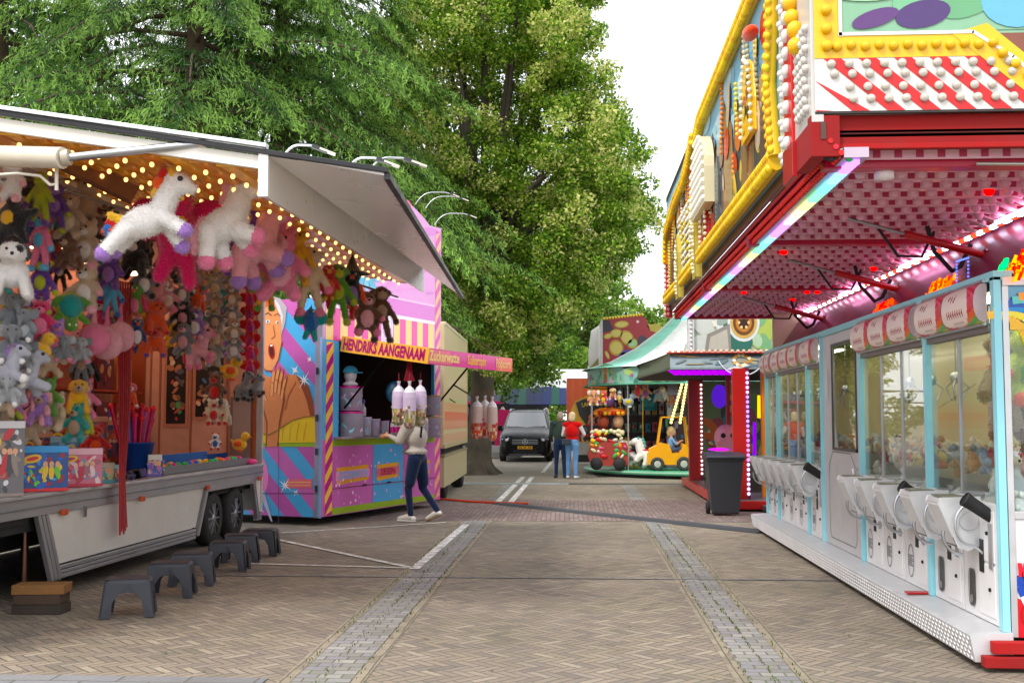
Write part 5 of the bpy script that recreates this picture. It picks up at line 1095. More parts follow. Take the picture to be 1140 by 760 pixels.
# ================================================================== cream truck behind
random.seed(2)
tk = thing('box_truck', 'cream box truck trailer with orange band parked behind the candyfloss stall', 'truck')
d = Vector((-.02, 1, 0)).normalized(); M3 = Matrix(((d.y, d.x, 0, -2.62), (-d.x, d.y, 0, 26.8), (0, 0, 1, 0), (0, 0, 0, 1)))
mb = MB(M3); mb.box(-2.5, 0, -5.6, 0, 1.02, 3.42, C('cdbf94')); mb.build('box_body', tk, bev=.02)
mb = MB(M3); mb.box(-2.48, .012, -5.5, .012, 3.38, 3.44, C('d8cfae')); mb.box(-.01, .014, -5.6, .014, 1.02, 1.1, C('b8ab84')); mb.box(-.02, .016, -.03, .016, 1.02, 3.42, C('b4a880')); mb.build('edge_trim', tk)
mb = MB(M3)
for z0_, z1_, c in ((1.55, 1.72, 'd8682c'), (1.38, 1.55, 'd8946c'), (1.12, 1.3, 'd8b08c'), (1.72, 1.9, 'd8a878'), (1.9, 2.0, 'c8c890')): mb.box(.001, .004, -5.5, -.03, z0_, z1_, C(c), 'print')
mb.build('orange_band', tk)
mb = MB(M3); mb.box(-2.3, -.1, -5.6, -.05, .72, 1.0, C('2a2826'), 'matte'); mb.build('chassis', tk)
mb = MB(M3); mb.box(-.1, 0, -5.5, -.02, .28, .85, C('c4b890')); mb.box(-.1, .01, -5.5, -.02, .85, .9, C('8f8668')); mb.build('side_skirt', tk, bev=.01)
for s in (-.55, -4.6):
    mb = MB(M3); mb.mat = 'rubber'; mb.col = C('19191a'); mb.lathe([(.2, -.13), (.45, -.13), (.48, -.1), (.48, .1), (.45, .13), (.2, .13)], (-.18, s, .48), 'x', 24); w_ = mb.build('wheel', tk)
    mb = MB(M3); mb.lathe([(0, .05), (.12, .06), (.2, .12), (.27, .1), (.28, 0)], (-.18, s, .48), 'x', 20, C('8c8c8a'), 'alu'); mb.build('rim', w_)
# ================================================================== arcade trailer (right)
random.seed(31)
ar = thing('arcade_trailer', 'silver arcade trailer with cyan pillars, tread plate step and raised red bulb canopy', 'fairground stall')
XF, YN, YF = 2.75, 7.46, 16.5
CY, SIL, RED = C('9fd9e4'), C('a9aaad'), C('b01a22')
mb = MB(); mb.mat = 'matte'; mb.col = C('1b1b1c')
mb.box(XF+.05, 5.2, YN+.1, YF-.1, .1, .2); mb.build('underframe', ar)
mb = MB(); mb.mat = 'silver'; mb.col = C('d2d3d5')
mb.slab([(2.53, YN-.03, .05), (2.50, YN-.03, .215), (2.52, YN-.03, .225), (XF+.02, YN-.03, .235), (XF+.02, YN-.03, .05)], (0, YF-YN+.03, 0))
y = YN
while y < YF-.05:
    for r_ in range(5):
        zz = .056+.031*r_; xx = 2.529-.03*(zz-.05)/.165; yy = y+.035*(r_ % 2)
        mb.ell((xx-.001, yy+.025, zz+.013), (.006, .026, .011), 6, 4, (.5, 0, 0), C('eeeeee'), 'silver')
    y += .07
mb.build('step_deck', ar)
mb = MB(); mb.box(2.56, 5.3, YN-.12, YN-.035, .03, .10, C('8c1216'), 'matte'); mb.box(2.62, 5.3, YN-.11, YN-.035, .115, .19, C('a0161c'), 'matte'); mb.build('red_beam', ar, bev=.006)
for y in (9.05,): mb = MB(); mb.box(2.56, 2.74, y-.06, y+.03, .237, .25, C('a81c24')); mb.build('red_tab', ar)
PIL = [(YN, .13), (8.93, .13), (11.0, .1), (12.72, .1), (13.52, .09), (15.5, .1), (16.42, .08)]
for y, w_ in PIL:
    w_ *= .52
    mb = MB(); mb.box(XF-.03, XF+.018, y, y+w_, .236, 2.52, CY); mb.box(XF-.032, XF-.0295, y+w_*.45, y+w_*.55, .3, 2.5, C('a8dcea')); mb.build('pillar', ar, bev=.012)
mb = MB(); mb.col = C('c8c9cb'); mb.box(XF-.03, XF+.1, YN, YF, 2.5, 2.56, CY); mb.box(XF+.09, 5.2, YN, YF, 2.5, 2.54, C('70686c')); mb.box(5.1, 5.2, YN, YF, .2, 3.3, C('a04050')); mb.box(XF+.1, 5.1, YF-.06, YF, .2, 3.3, C('c8bc9c')); mb.box(3.95, 3.99, YN+.2, 8.9, .24, 2.5, C('d8cfa8')); mb.box(3.95, 3.99, 9., YF, .24, 2.5, C('d8cfa8'))
mb.box(XF+.1, 5.1, YN+.1, YF, .21, .24, C('404044')); mb.build('body', ar)
# door section
d0, d1 = 11.12, 12.72
mb = MB(); mb.col = C('d6d5d6'); mb.mat = 'silver'; mb.box(XF, XF+.03, d0, d1, .24, 1.28); mb.box(XF, XF+.03, d0, d0+.12, 1.28, 2.5); mb.box(XF, XF+.03, d1-.45, d1, 1.28, 2.5); mb.box(XF, XF+.03, d0+.12, d1-.45, 2.36, 2.5); dr = mb.build('door', ar, bev=.004)
mb = MB(); mb.box(XF+.002, XF+.012, d0+.12, d1-.45, 1.28, 2.36, (1, 1, 1), 'glass'); mb.build('pane', dr)
mb = MB(); 
for a in (d0+.1, d1-.47): mb.box(XF-.012, XF+.002, a, a+.03, 1.26, 2.38, C('3a3c40'))
for z in (1.26, 2.36): mb.box(XF-.012, XF+.002, d0+.1, d1-.44, z, z+.03, C('3a3c40'))
mb.build('window_frame', dr)
fd = (Vector((XF, 0, 0)), Vector((0, -1, 0)), Z, Vector((-1, 0, 0)))
mb = MB()
pp = [(-d1+.3, .32), (-d1+.24, .4), (-d1+.24, 1.1), (-d1+.32, 1.16), (-d1+.42, 1.24), (-d0-.4, 1.24), (-d0-.3, 1.16), (-d0-.2, 1.1), (-d0-.2, .4), (-d0-.26, .32)]
mb.artline(fd, pp+[pp[0]], .012, C('7c7a7c'), 1); mb.artell(fd, (-d1+.2, 1.95), (.07, .2), C('d8d8dc'), 2); mb.build('door_trim', dr)
mb = MB(); mb.tube([(XF-.0, d0+.1, .95), (XF-.05, d0+.1, .95), (XF-.05, d0+.1, 1.1), (XF, d0+.1, 1.1)], .012, 8, C('c8c8cc'), 'metal'); mb.build('handle', dr)
# ---- claw machines
GM = 'claw machines built into the arcade trailer'
def banner_art(mb, y0, w_):
    """rolled header: half-round profile, printed with a pale oval on magenta"""
    nu, nv = 44, 22; vs = []; fs = []; cl = []
    for j in range(nv+1):
        a = PI*(j/nv)-PI/2; z = 2.365+.135*math.sin(a); x = XF-.03-.085*math.cos(a)**.8
        for i in range(nu+1): vs.append((x, y0+w_*(1-i/nu), z))
    for j in range(nv):
        for i in range(nu):
            u, v = (i+.5)/nu, (j+.5)/nv
            c = 'd62850'
            if v > .55 and abs(v-.93+.5*(u-.45)**2*1.2) < .03 or (v > .5 and abs(v-.82+.9*(u-.5)**2) < .02): c = 'f07890'
            if v < .55*u-.12: c = 'e8702c'
            if v < .5*u-.2: c = '58a83c'
            if v < .42*u-.26: c = 'c8c83c'
            if ((u-.36)/.46)**2+((v-.5-.0*u)/.44)**2 < 1: c = 'f6e4dc'
            if .2 < u < .46 and .58 < v < .74 and ((i*3+j*5) % 4 < 2) and abs(v-.66) < .02+.07*((i*7) % 3)/2: c = '8c2048'
            if .16 < u < .68 and .32 < v < .47 and (i % 3 < 2) and abs(v-.4) < .03+.045*((i*5) % 3)/2: c = 'a02c50'
            if .3 < u < .6 and .2 < v < .25 and i % 2: c = 'b06878'
            fs.append((j*(nu+1)+i, j*(nu+1)+i+1, (j+1)*(nu+1)+i+1, (j+1)*(nu+1)+i)); cl.append(C(c))
    n0 = len(mb.f); mb.add(vs, fs, cl[0], 'print', True); mb.c[n0:] = cl
def machine(y0, w_, funnel, oval, label, n):
    t = thing('claw_machine', label, 'claw machine', GM)
    mb = MB(); mb.col = C('e6e5e5'); mb.box(XF, XF+.75, y0+.008, y0+w_-.008, .24, 1.03); mb.box(XF-.006, XF, y0+.05, y0+w_*.52, .28, .62, C('ecebeb')); mb.box(XF-.006, XF, y0+.05, y0+w_*.52, .64, .98, C('eae9e9')); mb.build('cabinet', t, bev=.006)
    mb = MB(); mb.box(XF-.012, XF-.0065, y0+w_*.36, y0+w_*.48, .56, .78, C('16161a'), 'plastic'); mb.box(XF-.014, XF-.0065, y0+w_*.1, y0+w_*.2, .6, .9, C('c2c2c4'), 'alu'); mb.build('coin_slot', t)
    f = (Vector((XF-.001, y0+w_, .24)), Vector((0, -1, 0)), Z, Vector((-1, 0, 0)))
    mb = MB(); oc = (w_*.27, .19)
    if oval == 'hole':
        ring = [(oc[0]+.055*max(-1, min(1, 1.25*math.cos(a))), oc[1]+.12*max(-1, min(1, 1.15*math.sin(a)))) for a in [2*PI*k/24 for k in range(24)]]
        mb.art(f, ring, C('3c3e42'), 1); mb.artline(f, ring+[ring[0]], .016, C('a8aaae'), 3, 'metal'); mb.artell(f, (oc[0]-.01, oc[1]-.08), (.03, .03), C('cfd0d4'), 2, 0, 12, 'metal'); mb.build('prize_window', t)
    else:
        ring = [(oc[0]+.075*math.cos(a), oc[1]+.13*math.sin(a)) for a in [2*PI*k/24 for k in range(24)]]
        mb.artline(f, ring+[ring[0]], .01, C('60626a'), 1)
        for k in range(7): mb.art(f, [(oc[0]-.07, oc[1]-.045+.014*k), (oc[0]+.07-.02*(k % 3), oc[1]-.045+.014*k), (oc[0]+.07-.02*(k % 3), oc[1]-.037+.014*k), (oc[0]-.07, oc[1]-.037+.014*k)], C('6c6e76'), 1)
        mb.build('oval_badge', t)
    mb = MB(); 
    for z, yy in ((.46, .2), (.83, .25)): mb.lathe([(0, -.012), (.012, -.012), (.014, 0)], (XF-.006, y0+yy*w_, z), 'x', 10, C('2a2a2e'), 'metal')
    mb.build('lock', t)
    # slanted payout chute
    c0_, c1_ = y0+w_*.46, y0+w_*.88
    mb = MB(); mb.col = C('dededf'); mb.mat = 'silver'
    mb.slab([(XF+.0, c0_, 1.06), (2.485, c0_, 1.05), (2.475, c0_, 1.02), (2.60, c0_, .72), (2.66, c0_, .70), (XF, c0_, .74)], (0, c1_-c0_, 0)); ch = mb.build('payout_chute', t, bev=.006)
    mb = MB(); mb.slab([(2.481, c0_+.02, 1.035), (2.476, c0_+.02, 1.0), (2.585, c0_+.02, .735), (2.598, c0_+.02, .74)], (0, c1_-c0_-.04, 0), C('dadadb')); mb.box(2.5, 2.66, c0_+.03, c1_-.03, 1.056, 1.066, C('7c7a6c')); 
    mb.lathe([(0, -.006), (.016, -.006), (.018, .004)], (2.535, (c0_+c1_)/2, .9), 'x', 10, C('3a3a3e')); mb.obox((2.593, (c0_+c1_)/2, .76), (.03, c1_-c0_-.02, .07), (0, -.42, 0), C('77787c'), 'metal'); mb.build('chute_face', ch)
    mb = MB(); yy = c0_-.075
    mb.lathe([(0, .0), (.06, .0), (.065, .015), (.06, .02), (0, .02)], (2.67, yy+.075, .90), 'y', 24, C('c8c8ca'), None, False); mb.build('white_plate', ch)
    mb = MB(); pts = [(2.68+.115*math.cos(a)-.0, yy+.03, .875+.14*math.sin(a)) for a in [R(95+k*15) for k in range(13)]]; mb.tube([(XF, yy+.02, 1.03)]+pts+[(XF, yy+.02, .68)], .0095, 8, C('d0d2d6'), 'metal')
    mb.build('steel_guard', ch); mb = MB(); pts = [(2.63+.13*math.cos(a), c0_+.01, .80+.13*math.sin(a)) for a in [R(165+k*13) for k in range(9)]]; mb.tube(pts, .012, 8, C('c0c2c8'), 'metal'); mb.build('lower_guard', ch)
    if funnel:
        mb = MB(); a = Vector((XF+.03, y0+.13, .93)); b = Vector((XF-.16, y0+.13, 1.06)); dd = (b-a).normalized(); mb.tube([a, b-dd*.05, b], [.042, .046, .052], 16, C('1c1d20'), 'rubber', False); mb.tube([b, b-dd*.04], [.042, .038], 16, C('050506'), 'rubber'); mb.tube([b, b+dd*.006], [.052, .046], 16, C('2c2e34'), 'rubber', False); mb.build('black_funnel', t)
    # glass case
    mb = MB(); mb.mat = 'alu'; mb.col = C('b9babd')
    mb.box(XF, XF+.03, y0, y0+.018, 1.03, 2.17); mb.box(XF-.02, XF+.05, y0, y0+w_, 2.17, 2.23, C('8f8c88')); mb.box(XF+.03, XF+.75, y0, y0+.02, 1.03, 1.2); mb.box(XF, XF+.75, y0, y0+w_, 2.44, 2.5, C('504c4c')); mb.build('frame', t, bev=.003)
    mb = MB(); mb.box(XF+.01, XF+.016, y0+.019, y0+w_-.001, 1.04, 2.17, (1, 1, 1), 'glass'); mb.build('pane', t)
    mb = MB(); mb.box(XF+.06, XF+.14, y0+.06, y0+w_-.06, 2.40, 2.43, C('fff0d0'), 'tube'); mb.build('fill_tube', t)  # glowing tube added under the header to light the dark case
    # claw
    mb = MB(); cx_, cy_ = XF+.35, y0+w_*.5; mb.tube([(cx_, cy_, 2.44), (cx_, cy_, 1.95)], .006, 6, C('9a9ca0'), 'metal'); mb.ell((cx_, cy_, 1.93), .05, col=C('c0c2c6'), mat='metal')
    for k in range(3): a = k*2.1; mb.tube([(cx_, cy_, 1.93), (cx_+.1*math.cos(a), cy_+.1*math.sin(a), 1.85), (cx_+.04*math.cos(a), cy_+.04*math.sin(a), 1.74)], .009, 6, C('c0c2c6'), 'metal')
    mb.build('claw', t)
    mb = MB(); mb.slab([(XF-.02, y0+.007, 2.24)]+[(XF-.03-.083*math.cos(R(a))**.8, y0+.007, 2.365+.133*math.sin(R(a))) for a in range(-80, 81, 20)]+[(XF-.02, y0+.007, 2.49)], (0, w_-.014, 0), C('c8b0b4'), 'print'); banner_art(mb, y0+.005, w_-.01); bn = mb.build('banner', t)
    mb = MB(); mb.tube([(XF-.04, y0, 2.222), (XF-.04, y0+w_, 2.222)], .012, 8, C('cacbcf'), 'metal'); mb.tube([(XF-.04, y0, 2.508), (XF-.04, y0+w_, 2.508)], .012, 8, C('cacbcf'), 'metal'); mb.build('banner_rail', bn)
    rebase(t)
    # prize heap
    mb = MB()
    for k in range(34):
        c = (XF+random.uniform(.09, .62), y0+random.uniform(.08, w_-.08), 1.05+random.uniform(.0, .36)*random.random()**.5); s_ = random.uniform(.035, .06); cc_ = C(random.choice(['d8cfc0', 'c8a890', 'e0b8bc', 'd0bc80', 'a85058', 'a0a4ac', '8c9cb4', '8c6a54', 'e4e0dc', 'c89068', 'e8e4dc'])); mb.ell(c, (s_, s_*1.4, s_), 8, 6, (k, k*.7, 0), cc_, 'fabric'); mb.ell((c[0]-s_*.7, c[1]-s_*.5, c[2]+s_), (s_*.65,)*3, 6, 5, None, cc_, 'fabric'); mb.ell((c[0]-s_*.9, c[1]-s_*.9, c[2]+s_*1.5), (s_*.25,)*3, 5, 4, None, cc_, 'fabric')
    mb.ell((XF+.38, y0+w_/2, 1.03), (.34, w_*.45, .1), 14, 6, None, C('c8c0b4'), 'fabric'); mb.build('prize_heap', label=f'heap of small plush prizes behind the glass of the {n} claw machine', cat='plush prizes', kind='stuff')
ords = ['first', 'second', 'third', 'fourth', 'fifth', 'sixth', 'seventh', 'eighth', 'ninth', 'tenth', 'eleventh']
ms_ = [(7.6, .66, True, 'hole'), (8.27, .65, False, 'hole'), (9.07, .63, True, 'badge'), (9.71, .63, False, 'badge'), (10.35, .63, False, 'badge'), (12.83, .66, True, 'badge'), (13.62, .61, False, 'badge'), (14.24, .61, False, 'badge'), (14.86, .61, False, 'badge'), (15.6, .40, False, 'badge'), (16.01, .40, False, 'badge')]
desc = ['claw machine nearest the viewer, with black funnel and oblong prize window', 'claw machine with oblong prize window but no funnel, second from the viewer', 'claw machine with oval badge and black funnel, third from the viewer', 'claw machine with oval badge in the middle of its trio, fourth from the viewer', 'claw machine with oval badge right before the trailer door',
        'claw machine with black funnel just beyond the trailer door, sixth from the viewer', 'seventh claw machine from the viewer, second beyond the trailer door', 'eighth claw machine from the viewer, third beyond the trailer door', 'ninth claw machine from the viewer, last before the far cyan pillar', 'narrow tenth claw machine from the viewer, just beyond the far cyan pillar', 'narrow claw machine at the very far end of the trailer, eleventh from the viewer']
for (y0, w_, fu, ov), lb, n in zip(ms_, desc, ords): machine(y0, w_, fu, ov, lb, n)
mb = MB(); mb.box(3.5, 3.94, 9.0, YF-.1, .24, 1.0, C('b8b4ac')); mb.build('inner_counter', ar)
random.seed(91); mb = MB()
for k in range(620):
    c = (3.5+random.uniform(0, .42), random.uniform(9.05, YF-.15), 1.0+random.uniform(.02, .36)*random.random()**.4); r_ = random.uniform(.03, .065)
    cc_ = C(random.choice(['e8dccc', 'd8b898', 'e0c0c0', 'd8c488', 'b86060', 'b0b4bc', '98a8c0', 'a07858', 'f0ece4', 'd8a070', 'f0f0e8', 'e8dcd0', 'c8b8a8']))
    ro_ = (random.uniform(-1, 1), random.uniform(-1, 1), 0); mb.ell(c, (r_*1.5, r_*.8, r_), 8, 6, ro_, cc_, 'fabric'); mb.ell((c[0]-r_*.9, c[1], c[2]+r_*.8), (r_*.6,)*3, 6, 5, None, cc_, 'fabric')
mb.build('prize_heap', label='long heap of plush prizes on the rear counter inside the arcade trailer', cat='plush prizes', kind='stuff')
for y in (9.6, 11.2, 12.8, 14.4, 15.8): mb = MB(); mb.box(3.2, 3.26, y-.5, y+.5, 2.42, 2.45, C('fff0d0'), 'tube'); mb.build('fill_tube', ar)  # added tubes, brighten the back wall and rear counter behind the glass
# ---- near end case
mb = MB(); mb.mat = 'alu'; mb.col = C('d6d6d8')
mb.box(XF+.024, XF+.065, YN+.0, YN+.06, .2, 2.5); mb.box(XF+.024, 5.2, YN-.01, YN+.05, 2.46, 2.52); mb.box(XF+.065, 5.2, YN, YN+.05, .95, 1.0); mb.box(5.1, 5.2, YN, YN+.06, .2, 2.5); mb.box(3.9, 3.94, YN, YN+.05, .2, 2.46); ec = mb.build('end_frame', ar, bev=.004)
mb = MB(); mb.box(XF+.065, 5.1, YN+.012, YN+.02, 1.0, 2.46, (1, 1, 1), 'glass'); mb.build('end_pane', ar)
mb = MB(); mb.box(XF+.065, 5.1, YN+.01, YN+.04, .2, .95, C('dcdbdc'), 'print')
fe = (Vector((XF+.066, YN+.01, .2)), Vector((1, 0, 0)), Z, Vector((0, -1, 0)))
def sw(pts, w0, w1, col, lay, fr=fe):
    for i in range(len(pts)-1):
        a, b = Vector(pts[i]), Vector(pts[i+1]); t0, t1 = i/(len(pts)-1), (i+1)/(len(pts)-1); d = (b-a).normalized(); q = Vector((-d.y, d.x)); wa, wb = w0+(w1-w0)*t0, w0+(w1-w0)*t1
        mb.art(fr, [tuple(a-q*wa/2), tuple(b-q*wb/2), tuple(b+q*wb/2), tuple(a+q*wa/2)], col, lay)
arc = lambda cx, cy, r_, a0, a1, n=14: [(cx+r_*math.cos(R(a0+(a1-a0)*k/n)), cy+r_*math.sin(R(a0+(a1-a0)*k/n))) for k in range(n+1)]
mb.art(fe, [(0, .0), (.9, .0), (.9, .08), (.3, .1), (.1, .2), (0, .25)], C('c8203c'), 1)
sw(arc(.5, .48, .5, 190, 300), .07, .03, C('2448a0'), 2); sw(arc(.52, .55, .5, 195, 290), .03, .02, C('141c50'), 2.5); sw(arc(.5, .43, .5, 200, 300), .03, .01, C('f0f0f4'), 3)
sw(arc(.03, .3, .13, -20, 100, 10), .03, .09, C('d83848'), 4); sw(arc(.08, .33, .08, -40, 90, 10), .02, .05, C('e87880'), 4.5); mb.artell(fe, (.05, .14), (.03, .06), C('b01c30'), 4)
for k in range(30): mb.artell(fe, (random.uniform(1.2, 2.2), random.uniform(.05, .7)), (.05, .08), C(random.choice(['d83848', '2448a0', 'e8b030', '50a0d0'])), 2+k*.05, k, 12)
mb.build('end_panel', ar)
mb = MB(); ft = (Vector((XF+.125, YN+.008, 2.17)), Vector((1, 0, 0)), Z, Vector((0, -1, 0)))
top_art = MB(); mb = MB(); mb.box(XF+.066, 5.1, YN+.022, YN+.03, 2.17, 2.46, C('58a8d0'), 'print')
ft = (Vector((XF+.066, YN+.009, 2.17)), Vector((1, 0, 0)), Z, Vector((0, -1, 0)))
for k, c in enumerate(['f0c030', 'f0e060', '3c90d0', '2a5cb0', '70c8c0', 'f0a030']): sw(arc(-.1+.05*k, -.12-.03*k, .22+.055*k, 100, 5), .05, .06, C(c), 2+k*.3, ft)
sw(arc(.9, .3, .5, 180, 290), .1, .04, C('2a50a8'), 5, ft); mb.art(ft, [(0, 0), (.35, .0), (.0, .06)], C('e8b848'), 5)
mb.build('top_print', ar)
# big plush toys and white beads behind the near end glass
at_px('long', ['beige', 'beige', 'brown', 'brown'], 1116, 430, 8.1, 120, 'big beige brown plush hanging behind the near end glass', .3, group=None)
at_px('bear', ['lime', 'green', 'orange', 'lime'], 1140, 405, 7.95, 90, 'round lime green plush at the picture edge behind the near end glass', .3, group=None)
at_px('bear', ['brown', 'beige', 'brown', 'brown'], 1150, 470, 8.3, 80, 'brown plush bear low behind the near end glass', .3, group=None)
w = at_px('dog', ['white', 'cream', 'brown', 'red'], 1122, 522, 7.75, 58, 'white plush dog with red cap and brown paws lying on the white beads', .2, group=None)
cb = rng.uniform([XF+.09, YN+.06, 1.0], [3.9, YN+.55, 1.12], (900, 3)); mb = MB()
for c in cb: mb.ell(tuple(c), .022, 6, 4, None, C('e2e0dc'), 'plastic')
mb.box(XF+.09, 3.9, YN+.06, YN+.6, 1.0, 1.08, C('dedcd8'), 'plastic'); mb.build('white_beads', label='bed of white beads behind the near end glass', cat='beads', kind='stuff')
mb = MB(); mb.box(XF+.8, 5.0, YN+.62, YN+.66, 1.0, 2.4, C('c8bca0'), 'matte'); mb.build('inner_wall', ar); mb = MB(); mb.box(XF+.3, 3.8, YN+.2, YN+.3, 2.4, 2.43, C('fff0d0'), 'tube'); mb.build('fill_tube', ar)  # inner wall, and an added tube that lights the near end case
# ---- canopy
XO, XI, ZU, C0, C1 = 1.38, 3.28, 3.10, 6.46, 17.0
mb = MB(); mb.box(XO+.12, XI, C0+.05, C1, ZU+.12, ZU+.16, C('b85070')); mb.box(XO+.1, 5.2, C0+.05, C1, 4.86, 4.92, C('4a3a34')); mb.box(5.1, 5.2, C0, C1, 3.3, 4.9, C('a05060')); mb.box(XO+.04, XO+.08, C0+.05, C1, 3.3, 4.86, C('6a4a40')); mb.box(XI, 5.1, C0+.05, C1, ZU+.12, ZU+.18, C('8c2038')); cp = mb.build('canopy', ar)
rails = []; y = C0+.28
while y < C1-.1: rails.append(y); y += .30
m2 = MB()
for i, y in enumerate(rails):
    m2.box(XO+.2, XI-.04, y-.075, y+.105, ZU+.045, ZU+.1, C('d7a4b4')); m2.box(XO+.2, XI-.04, y-.085, y-.075, ZU+.02, ZU+.1, C('e4bcc8'))
    for k in range(14): xx = XO+.27+k*.125; m2.box(xx-.022, xx+.022, y-.088, y-.0855, ZU+.03, ZU+.075, C('b04c66'))
m2.build('bulb_rail', ar)
mb = MB()
for y in (C0+.3, 9.75, 13.2, C1-.06): mb.box(XO+.1, XI+.1, y-.06, y+.06, ZU-.02, ZU+.12, C('a82c44'))
mb.box(XI-.05, XI+.06, C0, C1, ZU-.03, ZU+.14, C('8c1830')); mb.build('cross_beam', ar, bev=.006)
ub = [(XO+.27+k*.125, y) for y in rails for k in range(15)]
ub.sort(key=lambda p: p[1])
def cap(mb, c, r, col, mat='plastic', ax=None):
    mb.lathe([(r*.85, .02), (r, .0), (r*.95, -r*.6), (r*.6, -r*1.05), (0, -r*1.2)], c, 'z', 9, col, mat)
for i, (x, y) in enumerate(ub[:30]):
    m_ = MB(); lit = (i*7) % 13 == 0; cap(m_, (x, y, ZU+.03), .036, C('ff5040') if lit else C('d4aab4'), 'glow' if lit else 'plastic'); m_.build('bulb', ar)
m_ = MB()
for i, (x, y) in enumerate(ub[30:]):
    lit = random.random() < .012; cap(m_, (x, y, ZU+.03), .036, C('ff4038') if lit else C('cfa0b0'), 'glow' if lit else 'plastic')
m_.build('bulbs', ar, kind='stuff')
# LED strip with segments of colour on the lower outer edge + red bead lines
mb = MB(); segc = ['c090ff', '90b8ff', '80e0e8', '80e8a0', 'd0e890', 'f0d8a8', 'f0b0d0', 'd090f8']
y = C0+.05; k = 0
while y < C1: mb.box(XO+.2, XO+.26, y, min(C1, y+.055), ZU-.035, ZU-.01, C(segc[k//4 % 8]), 'glow'); y += .075; k += 1
mb.build('led_strip', ar)
mb = MB(); mb.box(XO+.16, XO+.3, C0, C1, ZU-.009, ZU+.05, C('c8b8c4'), 'alu')
for i, (dx, dz, c) in enumerate(((.145, .02, 'd82838'), (.115, .055, 'd8404c'), (.085, .09, 'b81c2c'))): mb.tube([(XO+dx, C0, ZU+dz), (XO+dx, C1, ZU+dz)], .016, 7, C(c), 'plastic')
mb.box(XO+.03, XO+.06, C0, C1, ZU+.1, ZU+.2, C('4a3028')); mb.build('edge_profile', ar)
mb = MB(); yy = C0+.05
while yy < C1:
    for dx, dz in ((.145, .005), (.115, .04)): mb.ell((XO+dx-.004, yy, ZU+dz), (.014, .02, .016), 5, 4, None, C('f05048'), 'plastic')
    yy += .07
mb.build('red_bead', ar, kind='stuff')
# aisle fascia
fa = (Vector((XO, 0, 0)), Vector((0, -1, 0)), Z, Vector((-1, 0, 0)))       # u = -y
mb = MB(); mb.box(XO, XO+.04, 7.45, C1, 3.28, 4.86, C('7fb4d2'), 'print'); mb.box(XO-.01, XO+.1, C0, C1, 4.86, 4.93, C('3c2c28'))
for k in range(60): mb.artell(fa, (-random.uniform(7.6, 16.8), random.uniform(4., 4.75)), (random.uniform(.2, .7), random.uniform(.05, .16)), C(random.choice(['a8cfe0', '6aa8d0', 'c8e0e8', '88bcd8'])), 1+k*.02, 0, 14)
for k in range(60):
    u = -random.uniform(7.8, 16.7); h = random.uniform(.2, 1.0); w2_ = random.uniform(.05, .3); z0_ = 3.42; c = random.choice(['6a5444', '8a6c50', '4c4a4a', 'a07c54', '5c6468', 'b89060', '7c4038'])
    mb.art(fa, [(u-w2_, z0_), (u+w2_, z0_), (u+w2_*.7, z0_+h), (u+w2_*.2, z0_+h*1.15), (u-w2_*.5, z0_+h*.95)], C(c), 3+k*.05)
for k in range(70): u = -random.uniform(7.8, 16.7); z_ = random.uniform(3.45, 4.5); mb.artell(fa, (u, z_), (random.uniform(.05, .16), random.uniform(.08, .22)), C(random.choice(['e0a830', 'c84828', 'e8c860', 'd87830', '70503c', 'c8b8a0', '2c3038'])), 6.2+k*.04, k, 12)
fs = mb.build('fascia', ar)
# raised cut-outs: figures and a bulb-covered dome
for (y0_, z0_, h, w3, c, nm) in ((8.6, 3.75, .62, .5, 'e8b820', 'cutout'), (11.6, 3.34, .6, .5, 'b02028', 'cutout'), (12.6, 3.34, .7, .6, 'c8a030', 'cutout'), (14.6, 3.4, .5, .5, 'b8b0a8', 'cutout')):
    mb = MB(); mb.slab([(XO-.03, y0_-w3/2, z0_), (XO-.03, y0_+w3/2, z0_), (XO-.03, y0_+w3*.35, z0_+h*.7), (XO-.03, y0_+w3*.1, z0_+h), (XO-.03, y0_-w3*.3, z0_+h*.85), (XO-.03, y0_-w3*.5, z0_+h*.4)], (-.04, 0, 0), C(c)); o = mb.build(nm, fs, bev=.01)
    ol = [Vector((XO-.075, a_, b_)) for a_, b_ in ((y0_-w3/2, z0_), (y0_-w3*.5, z0_+h*.4), (y0_-w3*.3, z0_+h*.85), (y0_+w3*.1, z0_+h), (y0_+w3*.35, z0_+h*.7), (y0_+w3/2, z0_))]; mb = MB()
    for p_, q_ in zip(ol[:-1], ol[1:]):
        n_ = max(1, int((q_-p_).length/.05))
        for i_ in range(n_): mb.ell(p_.lerp(q_, i_/n_), .02, 6, 4, None, C('e8e0c8'), 'plastic')
    fr_ = (Vector((XO-.071, y0_, z0_)), Vector((0, -1, 0)), Z, Vector((-1, 0, 0)))
    for i_ in range(16): mb.artell(fr_, (random.uniform(-w3*.3, w3*.3), random.uniform(.05, h*.75)), (random.uniform(.02, .06), random.uniform(.02, .08)), C(random.choice(['8c4828', 'e8c860', '3c3430', 'c86838', 'f0e0b0', '5c7c90'])), .3+i_*.1, i_, 9)
    mb.build('bulb_outline', o, kind='stuff')
mb = MB(); mb.ell((XO-.09, 8.2, 4.43), (.06, .13, .05), 12, 8, None, C('e05a1c'), 'fabric'); mb.build('orange_brush', fs)
mb = MB(); mb.slab([(XO-.03, 10.9, 3.7)]+[(XO-.03, 11.5-.6*math.cos(R(a)), 4.05+.42*math.sin(R(a))) for a in range(0, 181, 15)]+[(XO-.03, 12.1, 3.7)], (-.1, 0, 0), C('d8d0b0')); dm = mb.build('dome', fs)
def beads(pts, r, col, name, par, mat='plastic', kind='stuff', dirn=(-1, 0, 0)):
    m_ = MB()
    for p in pts: m_.ell(p, r, 6, 4, None, col if not callable(col) else col(), mat)
    return m_.build(name, par, kind=kind)
